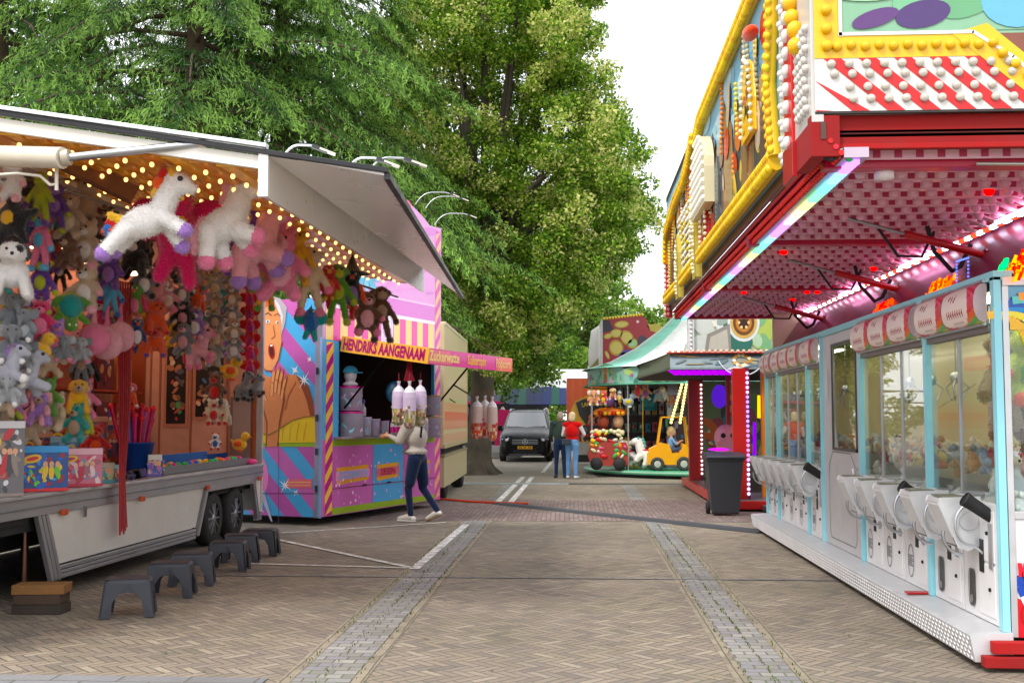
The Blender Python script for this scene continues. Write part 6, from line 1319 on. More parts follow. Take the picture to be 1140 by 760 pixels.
beads([(XO-.135, 10.95+.09*i, 3.75+.085*j) for i in range(13) for j in range(9) if (10.95+.09*i-11.5)**2/.36+max(0, 3.75+.085*j-4.05)**2/.17 < 1], .03, C('f0ece0'), 'bulbs', dm)
beads([(XO-.03, 12.9+.08*i, 3.45+.09*j) for i in range(24) for j in range(9) if (i*5+j*3) % 4], .026, lambda: C(random.choice(['f0ece0', 'e8e0c0', 'd8c850'])), 'bulb_field', fs)
# yellow borders made of beaded rope
def rope(pts, r, name='yellow_border', base='e2b616', par=fs, bead=.065):
    m_ = MB(); m_.tube(pts, r*.8, 8, C(base), 'plastic')
    for a, b in zip(pts[:-1], pts[1:]):
        a, b = Vector(a), Vector(b); L_ = (b-a).length; n = max(1, int(L_/bead)); d = (b-a)/L_
        x = d.cross(Vector((-1, 0, 0))).normalized()
        for k in range(n):
            for o_ in (-.5, .5): m_.ell(a+(b-a)*(k+.5)/n+x*r*o_*1.1+Vector((-1, 0, 0))*r*.55, (r*.5, r*.5, r*.5), 5, 4, None, C(random.choice(['f0c818', 'e8b810', 'f4d430'])), 'plastic')
    return m_.build(name, par)
rope([(XO-.03, 7.5, 4.76), (XO-.03, 11.9, 4.76), (XO-.03, 12.3, 4.66), (XO-.03, 12.7, 4.76), (XO-.03, 13.1, 4.6), (XO-.03, 13.8, 4.5), (XO-.03, 15.0, 4.48), (XO-.03, 16.6, 4.3), (XO-.03, 16.75, 3.9)], .075)
rope([(XO-.03, 7.55, 3.32), (XO-.03, 12.1, 3.32)], .075); rope([(XO-.03, 12.5, 3.32), (XO-.03, 14.2, 3.32)], .075); rope([(XO-.03, 14.6, 3.32), (XO-.03, 16.8, 3.36)], .075)
rope([(XO-.04, 7.55, 3.35), (XO-.04, 7.7, 3.9), (XO-.04, 7.55, 4.3), (XO-.04, 7.6, 4.8)], .06)
random.seed(77)
mb = MB()
for k in range(22):   # strings of small bulbs standing on the mural
    y0_ = random.uniform(7.9, 16.6); z0_ = random.uniform(3.45, 4.1); z1_ = z0_+random.uniform(.3, .75); sl_ = random.uniform(-.25, .25); c = C(random.choice(['e8e4d8', 'd8c860', 'e0e0e0', 'c8b890', 'd8843c']))
    for j in range(int((z1_-z0_)/.045)): mb.ell((XO-.02, y0_+sl_*j*.045, z0_+.045*j), .02, 6, 4, None, c, 'plastic')
mb.build('bulb_strings', fs, kind='stuff')
for k in range(9):
    y0_ = 8.0+k*.95+random.uniform(-.2, .2); h = random.uniform(.35, .75); w3 = random.uniform(.15, .3); mb = MB(); c = C(['5c4438', '8c6c48', 'a89868', '4c5458', '9c3c30', 'c8a048', '6c5444', 'b0a898', '70503c'][k])
    mb.slab([(XO-.01, y0_-w3, 3.4), (XO-.01, y0_+w3, 3.4), (XO-.01, y0_+w3*.6, 3.4+h*.6), (XO-.01, y0_+w3*.7, 3.4+h*.8), (XO-.01, y0_+w3*.1, 3.4+h), (XO-.01, y0_-w3*.5, 3.4+h*.7), (XO-.01, y0_-w3*.4, 3.4+h*.3)], (-.025, 0, 0), c); o = mb.build('cutout', fs, bev=.006)
for y in (12.3, 14.4):
    mb = MB(); mb.slab([(XO-.02, y-.14, 3.12), (XO-.02, y+.1, 3.12), (XO-.02, y+.14, 3.7), (XO-.02, y, 3.95), (XO-.02, y-.12, 3.7)], (-.08, 0, 0), C('c0b060')); o = mb.build('ornament', fs, bev=.01)
    beads([(XO-.105, y-.06+.06*(j % 3), 3.18+.05*j) for j in range(13)], .022, C('e8e0c8'), 'bulbs', o)
# corner column near
mb = MB(); mb.box(XO-.02, XO+.05, C0+.003, 7.45, 3.3, 4.86, C('c8c4c0'), 'print'); mb.box(XO-.04, XO-.02, 6.95, 7.2, 3.2, 4.86, C('c02228')); mb.box(XO-.05, XO-.02, 6.9, 7.22, 3.08, 3.3, C('a01820')); cc = mb.build('corner_column', ar, bev=.004)
for k in range(12):
    m_ = MB(); m_.ell((XO-.045, 7.08, 3.33+.115*k), (.03, .045, .045), 10, 6, None, C('dedcd8'), 'plastic'); m_.build('white_bulb', cc)
beads([(XO-.03, 7.27+.07*(j % 2), 3.25+.055*j) for j in range(29)], .028, C('d8d6d2'), 'bulbs', cc)
beads([(XO-.03, 6.55+.08*i+.03*(j % 2), 3.4+.06*j) for j in range(9) for i in range(4)], .028, C('d0ccc6'), 'bulbs', cc)
for k in range(9):
    m_ = MB(); p = (XO-.05, 6.84-.05*math.cos(k*.8)-.05*(k < 2), 3.84+.105*k); m_.ell(p, (.05, .06, .055), 10, 7, None, C('e6b91a'), 'plastic'); m_.build('yellow_bulb', cc)
# far end column
mb = MB(); mb.box(XO-.03, XO+.06, 16.85, 17.02, 3.1, 4.2, C('b41c26')); fcx = mb.build('far_column', ar); beads([(XO-.045, 16.93, 3.15+.07*j) for j in range(15)]+[(XO-.0, 16.83, 3.15+.07*j) for j in range(15)], .026, C('e0b0a8'), 'bulbs', fcx)
# near fascia (towards the camera)
mb = MB(); XE = 4.6
mb.box(XO, XE, C0, C0+.05, 3.36, 4.86, C('8db59a'), 'print'); fn = (Vector((XO, C0, 0)), Vector((1, 0, 0)), Z, Vector((0, -1, 0)))
mb.art(fn, [(0, 3.36), (XE-XO, 3.36), (XE-XO, 3.67), (0, 3.67)], C('d8d6d2'), 1)
k = 0; x = -.55
while x < 2.0:
    q = [(x, 3.67), (x+.10, 3.67), (x+.10+.36, 3.36), (x+.36, 3.36)]; q = [(max(0, a), b if a >= 0 else 3.67-(0-x)/.36*.31 if b > 3.5 else b) for a, b in q]
    if q[2][0] > .01: mb.art(fn, q, C('c4262c'), 2)
    x += .2
YEL = C('e3bb1c')
mb.art(fn, [(0, 3.67), (XE-XO, 3.67), (XE-XO, 3.80), (.14, 3.80), (.14, 4.86), (0, 4.86)], YEL, 2)
mb.art(fn, [(.78, 3.80), (1.3, 3.36), (1.55, 3.36), (.98, 3.86)], YEL, 3); mb.art(fn, [(1.3, 3.36), (XE-XO, 3.36), (XE-XO, 3.8), (.9, 3.8)], C('7c4c3c'), 2.5)
mb.artline(fn, [(.14, 3.81), (.9, 3.81), (1.12, 3.66), (1.45, 3.36)], .02, C('e8e4e0'), 4); mb.artline(fn, [(.15, 3.8), (.15, 4.86)], .02, C('e8e4e0'), 4)
mb.art(fn, [(.16, 3.82), (.9, 3.82), (1.4, 3.82), (1.4, 4.86), (.16, 4.86)], C('86b092'), 1.5)
for c_, r_, cl, ro in (((.35, 3.9), (.14, .05), '5a3a70', .3), ((.62, 3.92), (.16, .08), '4a3468', .2), ((.9, 4.0), (.2, .09), '6aa078', .4), ((.3, 4.05), (.2, .05), '9cc4a0', 0), ((.75, 4.1), (.3, .06), '5a8a60', -.2), ((1.15, 3.98), (.2, .15), '74b0d8', 0), ((1.5, 4.0), (.3, .25), '8cc4e8', 0), ((.55, 3.98), (.1, .12), '7ab08a', 0), ((1.2, 4.2), (.3, .1), '4f7fb8', 0)): mb.artell(fn, c_, r_, C(cl), 3+(c_[0]*7+c_[1]*3) % 1.3, ro)
nf = mb.build('end_fascia', ar)
n_ = 0; x = .06; row = 0
for j, z in enumerate((3.43, 3.50, 3.575, 3.635)):
    for i in range(11):
        xx = .06+.1*i+(j % 2)*.035+(3-j)*.052
        if xx < 1.14-(j*.0):
            m_ = MB(); m_.lathe([(.025, 0), (.024, .012), (.017, .018), (0, .022)], (XO+xx, C0-.008, z), 'y', 12, C('c4beb4'), 'plastic'); m_.build('white_bulb', nf)
for i in range(12):
    m_ = MB(); m_.ell((XO+.13+.08*i, C0-.018, 3.735+.008*(i % 2)), (.029, .022, .027), 10, 7, None, C('e0b41a'), 'plastic'); m_.build('yellow_bulb', nf)
for z in (3.74, 3.84, 3.95, 4.06): m_ = MB(); m_.ell((XO+.07, C0-.025, z), (.032, .022, .03), 10, 7, None, C('e0b41a'), 'plastic'); m_.build('yellow_bulb', nf)
for i in range(3): m_ = MB(); m_.ell((XO+1.06+.07*i, C0-.025, 3.68-.065*i), (.029, .022, .027), 10, 7, None, C('e0b41a'), 'plastic'); m_.build('yellow_bulb', nf)
mb = MB(); mb.box(XO+.02, XE, C0+.05, C0+.18, 3.17, 3.35, C('8c1014'), 'matte'); mb.box(XO+.14, XE, C0+.044, C0+.05, 3.235, 3.245, C('4c0c0e'), 'matte'); mb.box(XO+.14, XE, C0+.04, C0+.06, 3.15, 3.18, C('a01418'), 'matte'); mb.box(XO-.026, XO+.14, C0+.006, C0+.09, 3.1, 3.34, C('8c1014'), 'matte'); mb.box(XO-.024, XO+.06, C0+.09, 6.94, 3.1, 3.31, C('8c1014'), 'matte'); mb.box(XO, XE, C0+.0, C0+.02, 3.345, 3.362, C('2c2424'));  mb.build('end_beam', ar, bev=.004)
mb = MB(); mb.tube([(XO+.06, C0+.06, 3.14), (XO+.22, C0+.04, 3.15)], .012, 6, C('a8a8a8'), 'metal'); mb.tube([(XO+.03, C0+.06, 3.12), (XO+.09, C0+.03, 3.08), (XO+.17, C0+.05, 3.12), (XO+.3, C0+.1, 3.11)], .01, 6, C('1c1c1c'), 'rubber'); mb.build('cable', ar)
mb = MB(); mb.ell((XO+.2, C0+.05, 3.1), .026, 8, 6, None, C('40c070'), 'plastic'); mb.build('lamp_cap', ar)
mb = MB(); mb.lathe([(.0, -.07), (.06, -.06), (.06, -.01), (.04, 0)], (XO+.48, C0+.36, 3.1), 'z', 14, C('e0d8d8'), 'plastic'); mb.build('spot_housing', ar)
mb = MB(); mb.tube([(2.35, C0+.2, 3.09), (2.9, C0+.12, 3.06)], .012, 6, C('b8b4ac'), 'metal'); mb.build('rod', ar)
# inner wall above the machines, LED line, striped ramps, neon
mb = MB(); mb.slab([(2.9, C0+.4, 2.55), (XI, C0+.4, ZU-.02), (XI+.03, C0+.4, ZU-.02), (2.93, C0+.4, 2.55)], (0, C1-C0-.6, 0), C('6c3048')); iw = mb.build('upper_wall', ar)
mb = MB(); y = C0; k = 0
while y < C1-.3: mb.box(XI-.09, XI-.06, y, y+.10, ZU-.05, ZU-.02, C('ff6050') if k % 2 else C('e8e4ff'), 'glow' if k % 2 else 'glowhi'); y += .14; k += 1
mb.build('led_line', ar)
mb = MB(); y = C0+.3
while y < C1-.2: mb.slab([(XI-.32, y, ZU+.04), (XI-.10, y+.05, ZU-.03), (XI-.10, y+.13, ZU-.03), (XI-.32, y+.08, ZU+.04)], (0, 0, .01), C('d8b0b8')); y += .22
mb.build('pale_slat', ar)
def neon(px, py, Y, w_, h_, cols, name, n=60, vert=False):
    c = P(px, py, Y); m_ = MB()
    for k in range(n):
        p = c+Vector((random.uniform(-.02, .02), random.uniform(-w_*2, w_*2), random.uniform(-h_, h_)*.5)); p.x = 2.9+(p.z-2.55)*.69-.03
        m_.tube([p, p+Vector((-.01, .02, -.05))], .011, 5, C(random.choice(cols)), 'glow')
    m_.build(name, ar)
neon(1015, 322, 9.3, .14, .22, ['ff6a20', 'ff8a30', 'ff4a18'], 'neon_sign', 90); neon(975, 345, 11, .14, .2, ['ff5a30', 'ff3a38'], 'neon_sign', 60)
neon(1128, 290, 7.5, .12, .2, ['ff4a18', 'ff8020', 'ff3020', 'ffa030'], 'neon_sign', 90); neon(1101, 300, 7.9, .02, .16, ['20e060', '30ff80'], 'neon_sign', 26)
mb = MB(); 
for (a, b) in (((1065, 291), (1078, 287)), ((1078, 287), (1078, 316)), ((1065, 291), (1065, 316))):
    for t_ in range(8): p = P(a[0]+(b[0]-a[0])*t_/7, a[1]+(b[1]-a[1])*t_/7, 8.3); mb.ell(p, .008, 5, 4, None, C('7080ff'), 'glow')
mb.build('blue_led_frame', ar)
for y in (8.6, 10.9, 14.2):
    mb = MB(); mb.tube([(2.05, y, ZU+.02), (2.5, y+.05, ZU-.1)], .013, 8, C('9c9ca0'), 'metal'); mb.tube([(2.5, y+.05, ZU-.1), (3.12, y+.12, ZU-.26)], .03, 10, C('a01824')); mb.tube([(3.12, y+.12, ZU-.26), (3.2, y+.12, ZU-.26)], .05, 10, C('701018')); mb.build('lift_arm', ar)
    mb = MB(); mb.tube([(2.75, y+.3, ZU+.0), (2.8, y+.3, ZU-.2), (2.95, y+.35, ZU-.35), (3.05, y+.45, ZU-.3), (3.15, y+.5, ZU-.12)], .018, 7, C('16141a'), 'rubber'); mb.tube([(2.4, y+.4, ZU), (2.55, y+.4, ZU-.22), (2.75, y+.45, ZU-.22), (2.85, y+.45, ZU-.02)], .012, 7, C('16141a'), 'rubber'); mb.build('hose', ar)
# magenta glow under the canopy comes from lit tubes
for y in (8.0, 10.5, 13, 15.5): mb = MB(); mb.box(XI-.16, XI-.13, y-.5, y+.5, ZU-.06, ZU-.035, C('ffb0dc'), 'glowhi'); mb.build('pink_tube', ar)
# ================================================================== ride with silver fascia and red pillars
random.seed(41)
rd = thing('fun_house', 'fairground ride with silver fascia, bulb edge, red lit pillars and red platform', 'fairground ride')
RED = C('a81820')
mb = MB(); mb.box(2.55, 7, 19.6, 27, .04, .2, C('8f8d90'), 'alu'); mb.box(2.5, 7, 19.52, 19.6, .04, .18, C('c02424')); mb.box(2.48, 2.55, 19.6, 27, .04, .2, C('c02424')); mb.build('platform', rd, bev=.01)
mb = MB(); mb.box(3.15, 3.9, 18.55, 19.5, .03, .12, C('9a989a'), 'alu'); mb.box(3.13, 3.9, 18.5, 18.55, .03, .13, C('c42424')); mb.build('step', rd)
ftop, fbot = 2.76, 2.46
mb = MB()
poly = [(1.66, 20.0), (7.2, 20.0), (7.2, 27), (1.5, 27), (1.3, 24.5)]
mb.add([(x, y, fbot+.02) for x, y in poly], [(0, 1, 2, 3, 4)], C('3a3436'), 'matte'); mb.add([(x, y, ftop-.02) for x, y in poly], [(4, 3, 2, 1, 0)], C('3a3a40'), 'matte')
for i in (0, 4): 
    a, b = (poly[0], poly[1]) if i == 0 else (poly[0], poly[4]); mb.slab([(a[0], a[1], fbot), (b[0], b[1], fbot), (b[0]+.1, b[1]+.1, ftop), (a[0]+.0, a[1]+.1, ftop)], (.04, .04, 0), C('8c989c') if i == 0 else C('98a094'), 'alu')
fa = mb.build('fascia', rd)
mb = MB(); ff = (Vector((1.66, 19.99, fbot)), Vector((1, 0, 0)), Vector((0, .1/.316, .3/.316)), Vector((0, -.95, .3)))
for k in range(70): mb.artell(ff, (random.uniform(.1, 5.2), random.uniform(.03, .28)), (random.uniform(.05, .3), random.uniform(.01, .035)), C(random.choice(['5c6e74', 'a8b4b8', '6a7478', 'c8ccc8', '8c8468', 'b89c60'])), 1+k*.02, random.uniform(-.4, .4), 10)
for cx_ in (1.25, 3.2):
    for k in range(14): a = k*.45; mb.artell(ff, (cx_+.16*math.cos(a)*(1-k*.03), .16+.1*math.sin(a)), (.035, .03), C(random.choice(['c89c48', 'e8d8b0', 'a87830', 'd8d4cc'])), 3+k*.1, a, 10)
    mb.artline(ff, arc(cx_, .3, .42, 200, 340), .02, C('c8ccd0'), 2.5)
mb.build('ornament_print', fa)
for k in range(36): m_ = MB(); m_.ell((1.66+.1*k, 20.06, ftop+.02), .032, 8, 5, None, C('f0b8a0'), 'plastic'); m_.build('bulb', rd)
m_ = MB(); m_.box(1.6, 7.2, 20.02, 20.12, ftop-.02, ftop+.0, C('b04038')); m_.build('bulb_bar', rd)
# purple light grids under the roof
mb = MB()
for i in range(9):
    for j in range(5): c = Vector((1.72+.16*i*.8+.06*j, 20.5+.42*j, fbot-.015)); mb.box(c.x-.05, c.x+.05, c.y-.05, c.y+.05, fbot-.02, fbot+.0, C('8c30b8'), 'glow')
mb.build('purple_lights', rd)
for x, y, w_ in ((2.86, 19.75, .16), (2.72, 25.8, .18)):
    mb = MB(); mb.box(x-w_, x+w_*.4, y-.1, y+.1, .2, fbot, RED); p_ = mb.build('pillar', rd, bev=.01)
    for k in range(26 if y < 21 else 22):
        m_ = MB(); m_.ell((x+w_*.55, y-.12, .3+.083*k if y < 21 else .35+.095*k), (.028, .028, .03), 6, 4, None, C(['e8c8ff', 'ff90d8', 'b890ff', 'ffb0e0'][k//7 % 4]) if y < 21 else C('ffd0d0'), 'glow'); m_.build('led_dot', p_)
    mb = MB(); mb.box(x+w_*.4, x+w_*.8, y-.1, y+.0, .2, fbot, C('60283c')); mb.build('led_channel', p_)
mb = MB(); mb.box(3.3, 3.42, 20.3, 20.45, .2, fbot, C('e08828')); mb.box(3.1, 3.26, 21.5, 21.6, .2, fbot, C('a02030')); mb.box(3.42, 3.6, 20.3, 20.45, .2, fbot, C('d8b830')); mb.box(2.95, 3.02, 22.4, 22.5, .2, fbot, C('8c1c28')); mb.build('frame_post', rd)
# inside murals
mb = MB(); mb.box(5.6, 5.7, 20, 27, .2, fbot, C('789870'), 'print'); mb.box(2.86, 5.6, 26.8, 26.9, .2, fbot, C('7c9c70'), 'print'); fi = (Vector((2.86, 26.8, .2)), Vector((1, 0, 0)), Z, Vector((0, -1, 0)))
for k in range(110): mb.artell(fi, (random.uniform(.28, 2.5), random.uniform(.25, 2.0)), (random.uniform(.05, .25), random.uniform(.05, .3)), C(random.choice(['4c9cac', '6cb860', 'f0c848', '487cbc', 'e87c40', '9cd058', '284858', 'f0e8b0', 'b04c60'])), 1+k*.02, k, 10)
fi2 = (Vector((5.6, 20, .2)), Vector((0, 1, 0)), Z, Vector((-1, 0, 0)))
for k in range(110): mb.artell(fi2, (random.uniform(.05, 6.9), random.uniform(.1, 2.2)), (random.uniform(.05, .35), random.uniform(.05, .3)), C(random.choice(['2c7c8c', '4c9c50', 'e0b838', '285c9c', 'c85c30', '8c3c88', 'e8a0b8'])), 1+k*.02, k, 10)
mb.build('mural', rd)
for (px, y0, y1, Y, c, m__) in ((845, 440, 465, 21.5, 'ffb050', 'glow'), (832, 455, 480, 22, 'ffa040', 'glow'), (851, 452, 476, 21.5, 'ffc070', 'glow'), (840, 470, 515, 22, '6c30b0', 'glow')):
    a, b = P(px, y0, Y), P(px, y1, Y); mb = MB(); mb.tube([a, b], .03, 8, C(c), m__); mb.build('light_tube', rd)
mb = MB(); c = P(801, 441, 23); mb.ell(c, (.16, .08, .24), 16, 10, None, C('3a2478'), 'glow'); mb.build('purple_lamp', rd)
mb = MB(); c = P(800, 500, 20.8); mb.ell(c, (.2, .1, .03), 14, 6, None, C('a040b0'), 'glow'); mb.build('purple_lamp', rd)
pg = thing('pink_figure', 'pale pink rounded figure with dark eye between the red pillars of the ride', 'figure'); me, sl = blob([('e', (0, 0, .5), (.24, .2, .5), None, 0), ('e', (0, -.02, 1.0), (.24, .2, .28), None, 0), ('e', (-.14, -.15, .95), (.08, .1, .08), None, 0)], .04)
o = finish('figure_body', paint_slots(me, sl, [C('e0a0b0')], 'plastic'), pg); mb = MB(); mb.ell((-.08, -.2, 1.05), .05, col=C('101010'), mat='plastic'); mb.ell((.1, -.2, 1.05), .05, col=C('101010'), mat='plastic'); mb.build('eyes', pg); c = P(809, 545, 22.2); pg.location = (c.x, 22.2, .21); pg['_done'] = 1
# upper mural board of the ride
mb = MB(); mb.box(2.15, 7, 21.2, 21.3, 2.76, 4.4, C('a8b8a0'), 'print'); fu = (Vector((2.15, 21.19, 2.76)), Vector((1, 0, 0)), Z, Vector((0, -1, 0)))
for k in range(90): x = random.uniform(.1, 4.6); mb.artell(fu, (x, random.uniform(.05, 1.5)), (random.uniform(.08, .4), random.uniform(.06, .3)), C(random.choice(['c8ccc4', 'd8dcd8', 'b0b8b4', '98a49c', 'e0dccc']) if x < .75 else random.choice(['5c8c68', '7ca87c', 'a8b868', 'c8c078', '3c6c60', 'b0c8a8'])), 1+k*.02, k, 12)
for k, c in enumerate(['d8dcdc', 'c8a868', '6c4830', 'b88048', '3c2820']): mb.artell(fu, (.98, .62), (.3-.05*k, .36-.06*k), C(c), 3.5+k, 0, 20)
for k in range(6): a = k*1.05; mb.artell(fu, (.98+.09*math.cos(a), .62+.1*math.sin(a)), (.025, .03), C('e8c890'), 9)
mb.art(fu, [(.25, .08), (.75, .05), (.72, .6), (.3, .4)], C('8c8880'), 5); mb.art(fu, [(.32, .12), (.7, .1), (.67, .5), (.36, .35)], C('b8b4a8'), 6)
mb.artline(fu, [(0, .05), (4.8, .05)], .05, C('e8e8e4'), 7); mb.build('mural_board', rd)
mb = MB(); mb.box(2.08, 2.2, 21.1, 21.2, 2.76, 4.4, C('d0d0d0')); 
for k in range(20): mb.ell((2.14, 21.08, 2.8+.08*k), .025, 6, 4, None, C('ece8e0'), 'plastic')
mb.build('board_post', rd)
# ================================================================== wheelie bin
bn = thing('wheelie_bin', 'dark grey wheelie bin standing before the red lit pillar', 'wheelie bin'); q = P(806, 570, 18.9)
bx, by = q.x, 18.9
mb = MB(); mb.mat = 'plastic'; mb.col = C('2e3036'); a, b = .22, .29
mb.add([(bx-a, by-.24, .04), (bx+a, by-.24, .04), (bx+a, by+.22, .1), (bx-a, by+.22, .1), (bx-b, by-.34, .93), (bx+b, by-.34, .93), (bx+b, by+.33, .93), (bx-b, by+.33, .93)], [(3, 2, 1, 0), (0, 1, 5, 4), (1, 2, 6, 5), (2, 3, 7, 6), (3, 0, 4, 7)]); mb.box(bx-b-.02, bx+b+.02, by-.36, by+.35, .9, .94); mb.build('bin_body', bn, bev=.02)
mb = MB(); mb.mat = 'plastic'; mb.col = C('33353c'); mb.slab([(bx-b-.03, by-.38, .945), (bx-b-.03, by-.36, .985), (bx-b-.03, by+.3, 1.03), (bx-b-.03, by+.37, .99), (bx-b-.03, by+.37, .945)], (2*b+.06, 0, 0)); mb.build('lid', bn, bev=.012)
for s in (-1, 1): mb = MB(); mb.mat = 'rubber'; mb.lathe([(0, -.03), (.09, -.03), (.1, 0), (.09, .03), (0, .03)], (bx+s*.24, by+.2, .1), 'x', 16, C('141416')); mb.build('wheel', bn)
mb = MB(); mb.tube([(bx-.24, by+.4, .93), (bx+.24, by+.4, .93)], .016, 8, C('2a2c30'), 'plastic'); mb.build('handle', bn)
# ================================================================== carousel
ca = thing('kids_carousel', 'small carousel with mint striped canopy, green platform, horses and a yellow forklift', 'carousel')
cx, cy, cr = 3.95, 33.0, 3.75
mb = MB(); mb.lathe([(0, .2), (cr-.05, .2), (cr, .18), (cr, .1), (cr-.1, .09), (0, .09)], (cx, cy, 0), 'z', 72, C('5fa888')); mb.lathe([(cr+.004, .175), (cr+.004, .15)], (cx, cy, 0), 'z', 72, C('b8d8c0')); mb.lathe([(cr-.6, .09), (cr-.6, 0)], (cx, cy, 0), 'z', 48, C('1c1c1c')); mb.build('platform', ca)
# canopy: concave cone, alternating mint and white
mb = MB(); nseg = 14; sub = 5
prof = [(cr+.05, 2.98), (cr*.8, 3.22), (cr*.6, 3.62), (cr*.4, 4.18), (cr*.2, 4.9), (.15, 5.6)]
for k in range(nseg):
    c = C('9adcc8') if k % 2 else C('eef0ec')
    for j in range(len(prof)-1):
        for s_ in range(sub):
            a0, a1 = 2*PI*(k+s_/sub)/nseg+.3, 2*PI*(k+(s_+1)/sub)/nseg+.3; r0, z0_ = prof[j]; r1, z1_ = prof[j+1]
            mb.add([(cx+r0*math.cos(a0), cy+r0*math.sin(a0), z0_), (cx+r0*math.cos(a1), cy+r0*math.sin(a1), z0_), (cx+r1*math.cos(a1), cy+r1*math.sin(a1), z1_), (cx+r1*math.cos(a0), cy+r1*math.sin(a0), z1_)], [(0, 1, 2, 3)], c, 'cloth', True)
mb.build('canopy', ca)
for k in range(12):
    a0, a1 = 2*PI*k/12+.26, 2*PI*(k+1)/12+.26; p0 = Vector((cx+cr*math.cos(a0), cy+cr*math.sin(a0), 2.5)); p1 = Vector((cx+cr*math.cos(a1), cy+cr*math.sin(a1), 2.5)); U = (p1-p0).normalized(); w_ = (p1-p0).length; n_ = U.cross(Z)
    if p0.y > cy+2: continue
    mb = MB(); mb.slab([p0, p1, p1+Z*.42, p0+(p1-p0)*.75+Z*.52, p0+(p1-p0)*.5+Z*.62, p0+(p1-p0)*.25+Z*.52, p0+Z*.42], -n_*.03, C('90b8ac'), 'print'); fr = (p0, U, Z, n_)
    for q_ in range(26): mb.artell(fr, (random.uniform(.1, w_-.1), random.uniform(.06, .4)), (random.uniform(.04, .14), random.uniform(.03, .1)), C(random.choice(['5c9c70', '8c5c8c', 'a8c078', '48786c', 'c89cb0', '70a8a0', 'a06890'])), 1+q_*.05, q_, 10)
    mb.artell(fr, (w_/2, .36), (.22, .26), C('7cc8a0'), 3); mb.artell(fr, (w_/2, .38), (.15, .18), C('c8b878'), 4); mb.artell(fr, (w_/2, .42), (.09, .1), C('c88868'), 5); mb.artell(fr, (w_/2, .2), (.1, .13), C('a85840'), 5)
    mb.build('valance', ca)
mb = MB(); mb.lathe([(cr-.05, 2.49), (cr+.02, 2.49), (cr+.02, 2.52), (cr-.05, 2.52)], (cx, cy, 0), 'z', 60, C('5ca88c')); mb.lathe([(0, 2.55), (cr-.05, 2.55)], (cx, cy, 0), 'z', 40, C('8c7c6c')); mb.build('canopy_ring', ca)
mb = MB(); mb.lathe([(1.35, .2), (1.3, 2.55)], (cx, cy, 0), 'z', 10, C('5c3c48'), 'print', False)
for k in range(60): a = random.uniform(PI, 2*PI); z_ = random.uniform(.4, 2.4); mb.obox((cx+1.34*math.cos(a), cy+1.34*math.sin(a), z_), (.03, random.uniform(.1, .4), random.uniform(.1, .3)), (0, 0, a), C(random.choice(['c89838', 'a83838', '4878a0', 'd8c8a0', '2c2430', '6ca860'])))
mb.build('centre_drum', ca)
for k in range(12):
    a = 2*PI*k/12+.26; mb = MB(); mb.tube([(cx+(cr-.12)*math.cos(a), cy+(cr-.12)*math.sin(a), .2), (cx+(cr-.12)*math.cos(a), cy+(cr-.12)*math.sin(a), 2.5)], .018, 6, C('c8c8c8'), 'metal')
    if math.sin(a) < .5: mb.build('pole', ca)
# carousel horses
me, sl, em = PL['pony']
hc = [( 'white', 'gold')]
for (px, py, Y, h, rz, pal) in ((700, 523, 30.9, .78, 2.9, ['dde0dc', 'dde0dc', 'c8a848', 'c8a878', 'dde0dc']), (716, 522, 30.6, .85, 3.0, ['e6e4de', 'e6e4de', '88887c', '5c9c94', 'e6e4de']), (691, 522, 31.3, .8, 2.8, ['d8d0c0', 'd8d0c0', 'a84838', 'e0b848', 'd8d0c0'])):
    hm_ = paint_slots(me, sl, [C(x) for x in pal]+[C('b84858')]*4, 'plastic'); q = P(px, py, Y); MX = Matrix.Translation((q.x, Y, .22)) @ Matrix.Rotation(rz, 4, 'Z') @ Matrix.Diagonal((h*1.15, h*1.15, h, 1)); hm_.transform(MX); o = finish('horse', hm_, ca)
    mb = MB(MX); mb.tube([(0, 0, -.02), (0, 0, 2.1/h)], .014, 6, C('c8a84c'), 'metal'); mb.ell((-.04, 0, .6), (.14, .13, .05), 10, 6, None, C('b83c4c'), 'plastic'); mb.build('pole_and_saddle', o)
# yellow forklift
def sub(name, par, fn_, **k): m_ = MB(); fn_(m_); return m_.build(name, par, **k)
q = P(746, 522, 30.4); fx, fy = q.x, 30.4
MF = Matrix.Translation((fx+.03, fy, .2)) @ Matrix.Scale(.86, 4) @ Matrix.Translation((-fx, -fy, -.2))
fl = thing('forklift_seat', None, None); fl.parent = ca
FY = C('e8a812')
mb = MB(MF); mb.slab([(fx-.72, fy-.3, .42), (fx+.5, fy-.3, .42), (fx+.62, fy-.3, .6), (fx+.62, fy-.3, .9), (fx+.36, fy-.3, 1.0), (fx+.3, fy-.3, .74), (fx-.02, fy-.3, .7), (fx-.1, fy-.3, .98), (fx-.3, fy-.3, 1.02), (fx-.66, fy-.3, .84), (fx-.74, fy-.3, .7)], (0, .6, 0), FY); mb.build('body', fl, bev=.03)
mb = MB(MF); 
for dy in (-.28, .28):
    mb.beam((fx-.42, fy+dy, 1.0), (fx-.3, fy+dy, 1.85), .04, .04, FY); mb.beam((fx+.5, fy+dy, .95), (fx+.42, fy+dy, 1.85), .04, .04, FY); mb.beam((fx-.32, fy+dy, 1.85), (fx+.44, fy+dy, 1.85), .04, .04, FY)
for t_ in range(4): mb.beam((fx-.3+.24*t_, fy-.28, 1.85), (fx-.3+.24*t_, fy+.28, 1.85), .03, .03, FY)
mb.build('roll_cage', fl)
